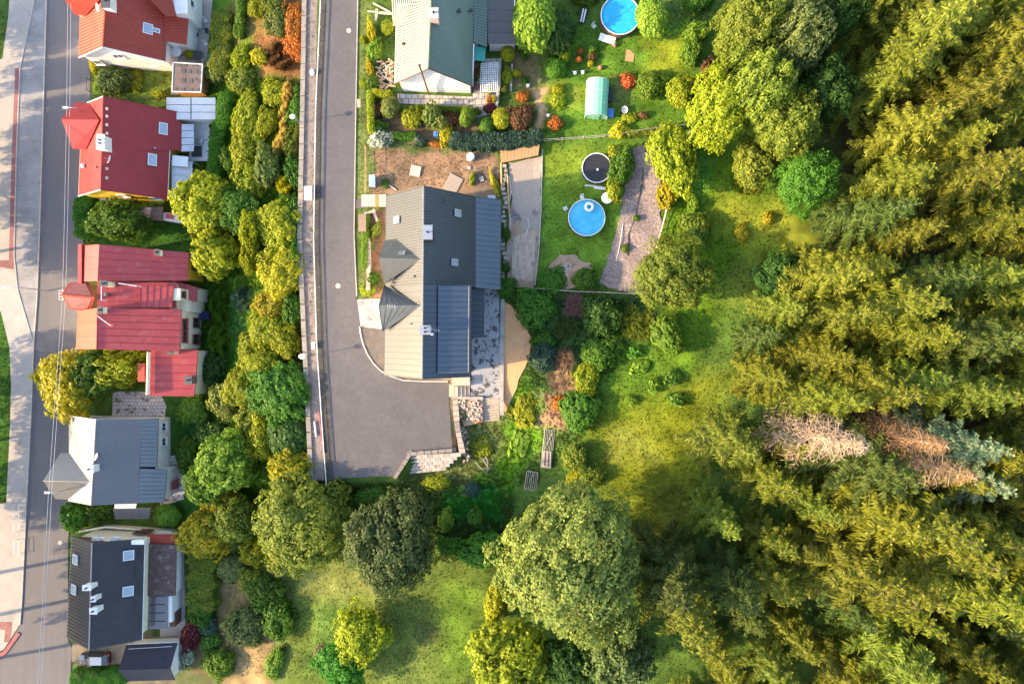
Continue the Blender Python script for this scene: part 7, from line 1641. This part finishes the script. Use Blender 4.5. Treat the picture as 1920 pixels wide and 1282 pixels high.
# ------------------------------------------------------------------ car, lamps, cables, bicycle stands
def car():
    c = G(184, 1230); t = thing('parked_car', c, 'black car with silver roof and red tail parked below the charcoal-roofed house', 'car')
    L, w = 4.1, 1.72; ox, oy = c.x, c.y
    secs = [(-2.05, .62, .30, .62), (-1.95, .74, .24, .78), (-1.2, .82, .2, .92), (-.55, .84, .2, .98), (.6, .85, .2, 1.0), (1.5, .84, .2, 1.0), (1.95, .78, .24, .95), (2.06, .66, .32, .7)]
    mb = MB(); P = []
    for x, hw, z0, z1 in secs:
        P += [(ox + x, oy - hw, c.z + z0), (ox + x, oy - hw, c.z + (z0 + z1) * .55), (ox + x, oy - hw * .88, c.z + z1), (ox + x, oy + hw * .88, c.z + z1), (ox + x, oy + hw, c.z + (z0 + z1) * .55), (ox + x, oy + hw, c.z + z0)]
    fs = [(i * 6 + k, i * 6 + (k + 1) % 6, (i + 1) * 6 + (k + 1) % 6, (i + 1) * 6 + k) for i in range(len(secs) - 1) for k in range(6)] + [(5, 4, 3, 2, 1, 0), tuple(range(len(P) - 6, len(P)))]
    mb.add(P, fs); mb.build('body', M['carblack'], t, smooth=False)
    mb = MB(); lo = [(-1.0, .72), (1.85, .72)]; z0, z1 = c.z + .97, c.z + 1.45
    V = [(ox - 1.0, oy - .72, z0), (ox + 1.85, oy - .72, z0), (ox + 1.85, oy + .72, z0), (ox - 1.0, oy + .72, z0), (ox - .3, oy - .58, z1), (ox + 1.35, oy - .58, z1), (ox + 1.35, oy + .58, z1), (ox - .3, oy + .58, z1)]
    mb.add(V, [(4, 5, 6, 7), (0, 1, 5, 4), (1, 2, 6, 5), (2, 3, 7, 6), (3, 0, 4, 7)]); mb.build('windows', M['glass'], t)
    mb = MB(); mb.box((ox + .52, oy, z1 + .02), (1.62, 1.14, .05)); mb.build('roof', M['carbody'], t)
    for s in (-1, 1):
        mb = MB(); mb.box((ox + 1.98, oy + s * .55, c.z + .82), (.18, .42, .2)); mb.build('taillight', M['redlamp'], t)
        mb = MB(); mb.box((ox - 1.96, oy + s * .52, c.z + .66), (.18, .38, .14)); mb.build('headlight', M['skyglass'], t)
        mb = MB(); mb.box((ox - .75, oy + s * .92, c.z + .98), (.14, .2, .14)); mb.build('mirror', M['black'], t)
        for x in (-1.3, 1.3):
            mb = MB(); mb.lathe((0, 0, 0), [(.2, -.1), (.31, -.1), (.31, .1), (.2, .1)], 16); mb.v = [(ox + x + v[0], oy + s * .76 + v[2], c.z + .31 + v[1]) for v in mb.v]; o = mb.build('wheel', M['black'], t)
            mb = MB(); mb.lathe((0, 0, 0), [(.2, -.06), (.2, .09), (.02, .1)], 12); mb.v = [(ox + x + v[0], oy + s * (.77 + v[2] * s * s), c.z + .31 + v[1]) for v in mb.v]; mb.build('rim', M['steel'], o)
    mb = MB(); mb.box((ox + 1.62, oy, c.z + 1.02), (.34, 1.5, .05)); mb.build('tailgate', M['redlamp'], t)
M['carblack'] = mat('black_paint', (.018, .018, .02), .25, (.024, .023, .025), 1, spec=.6)
M['carbody'] = mat('silver_paint', (.55, .52, .50), .3, (.5, .47, .45), 1, metal=.3, spec=.6); M['redlamp'] = mat('red_lamp', (.5, .01, .02), .3, (.4, .01, .015), 3)
car()
def lamp(px, py, z, dx, label):
    p = W(px, py, z); t = thing('street_lamp', Vector((p.x - dx, p.y, ZS)), label, 'street lamp'); mb = MB(); mb.tube([Vector((p.x - dx, p.y, ZS)), Vector((p.x - dx, p.y, z - .2)), Vector((p.x - dx * .6, p.y, z)), p], [.08, .06, .045, .04], 8); mb.build('pole', M['steel'], t)
    mb = MB(); mb.box(p + Vector((.1 if dx > 0 else -.1, 0, 0)), (.7, .26, .12)); mb.build('lamp_head', M['roof_white'], t)
lamp(124, 202, 1.0, -1.2, 'street lamp over the street beside the bay of the yellow house'); lamp(90, 923, 1.0, -1.2, 'street lamp over the street beside the bay of the slate house'); lamp(10, 539, -1.2, -1.8, 'street lamp on the footpath left of the street')
for off, l in ((0, 'overhead cable along the street, left of the pair'), (6, 'overhead cable along the street, right of the pair')):
    P = [(128, -80, 0.5), (127, 0, .5), (125, 202, .9), (121, 400, -.1), (117, 560, -.2), (101, 780, .2), (91, 923, .9), (81, 1100, 0), (68, 1330, .2)]
    pts = [W(x + off, y, z - .1) for x, y, z in P]; mb = MB(); mb.tube(pts, .022, 4); mb.build('cable', M['roof_white'], loc=pts[0], label=l, cat='cable')
def stand(px, py, label):
    p = G(px, py); t = thing('bicycle_stand', p, label, 'bicycle stand', 'bicycle stands on the footpath')
    for dx in (-.35, .35):
        mb = MB(); mb.tube([p + Vector((dx, -1, 0)), p + Vector((dx, -1, .7)), p + Vector((dx, 1, .7)), p + Vector((dx, 1, 0))], .03, 5); mb.build('hoop', M['roof_white'], t)
    for dy in (-1, 1): mb = MB(); mb.tube([p + Vector((-.35, dy, .7)), p + Vector((.35, dy, .7))], .03, 5); mb.build('cross_bar', M['roof_white'], t)
for py, l in ((957, 'upper white tube bicycle stand on the footpath'), (982, 'middle white tube bicycle stand on the footpath'), (1024, 'lower white tube bicycle stand on the footpath')): stand(37, py, l)
slab_thing('garden_table', 645, 1266, 1.0, .8, .7, 'white', R(10), 'small white table at the bottom edge of the lower meadow', 'table')
chair(652, 1254, R(20), 'white', 'white chair beside the small table at the bottom edge')
boards(712, 24, 'stack of pale timber beside the road at the top', [(0, 0, 3.2, .2, -4), (4, -8, 2.6, .2, -28), (-6, 6, 1.6, .3, 85), (14, 4, 2.2, .2, -3)], 'whitewood', 'timber_stack', 'timber')
for px, py, l in ((176, 1238, 'brown waste bin at the front of the parked car'), (162, 1226, 'pale gate post box at the driveway')):
    bin_(px, py, .7, .7, 1.0, 'shed_brown' if 'brown' in l else 'kerb', l)
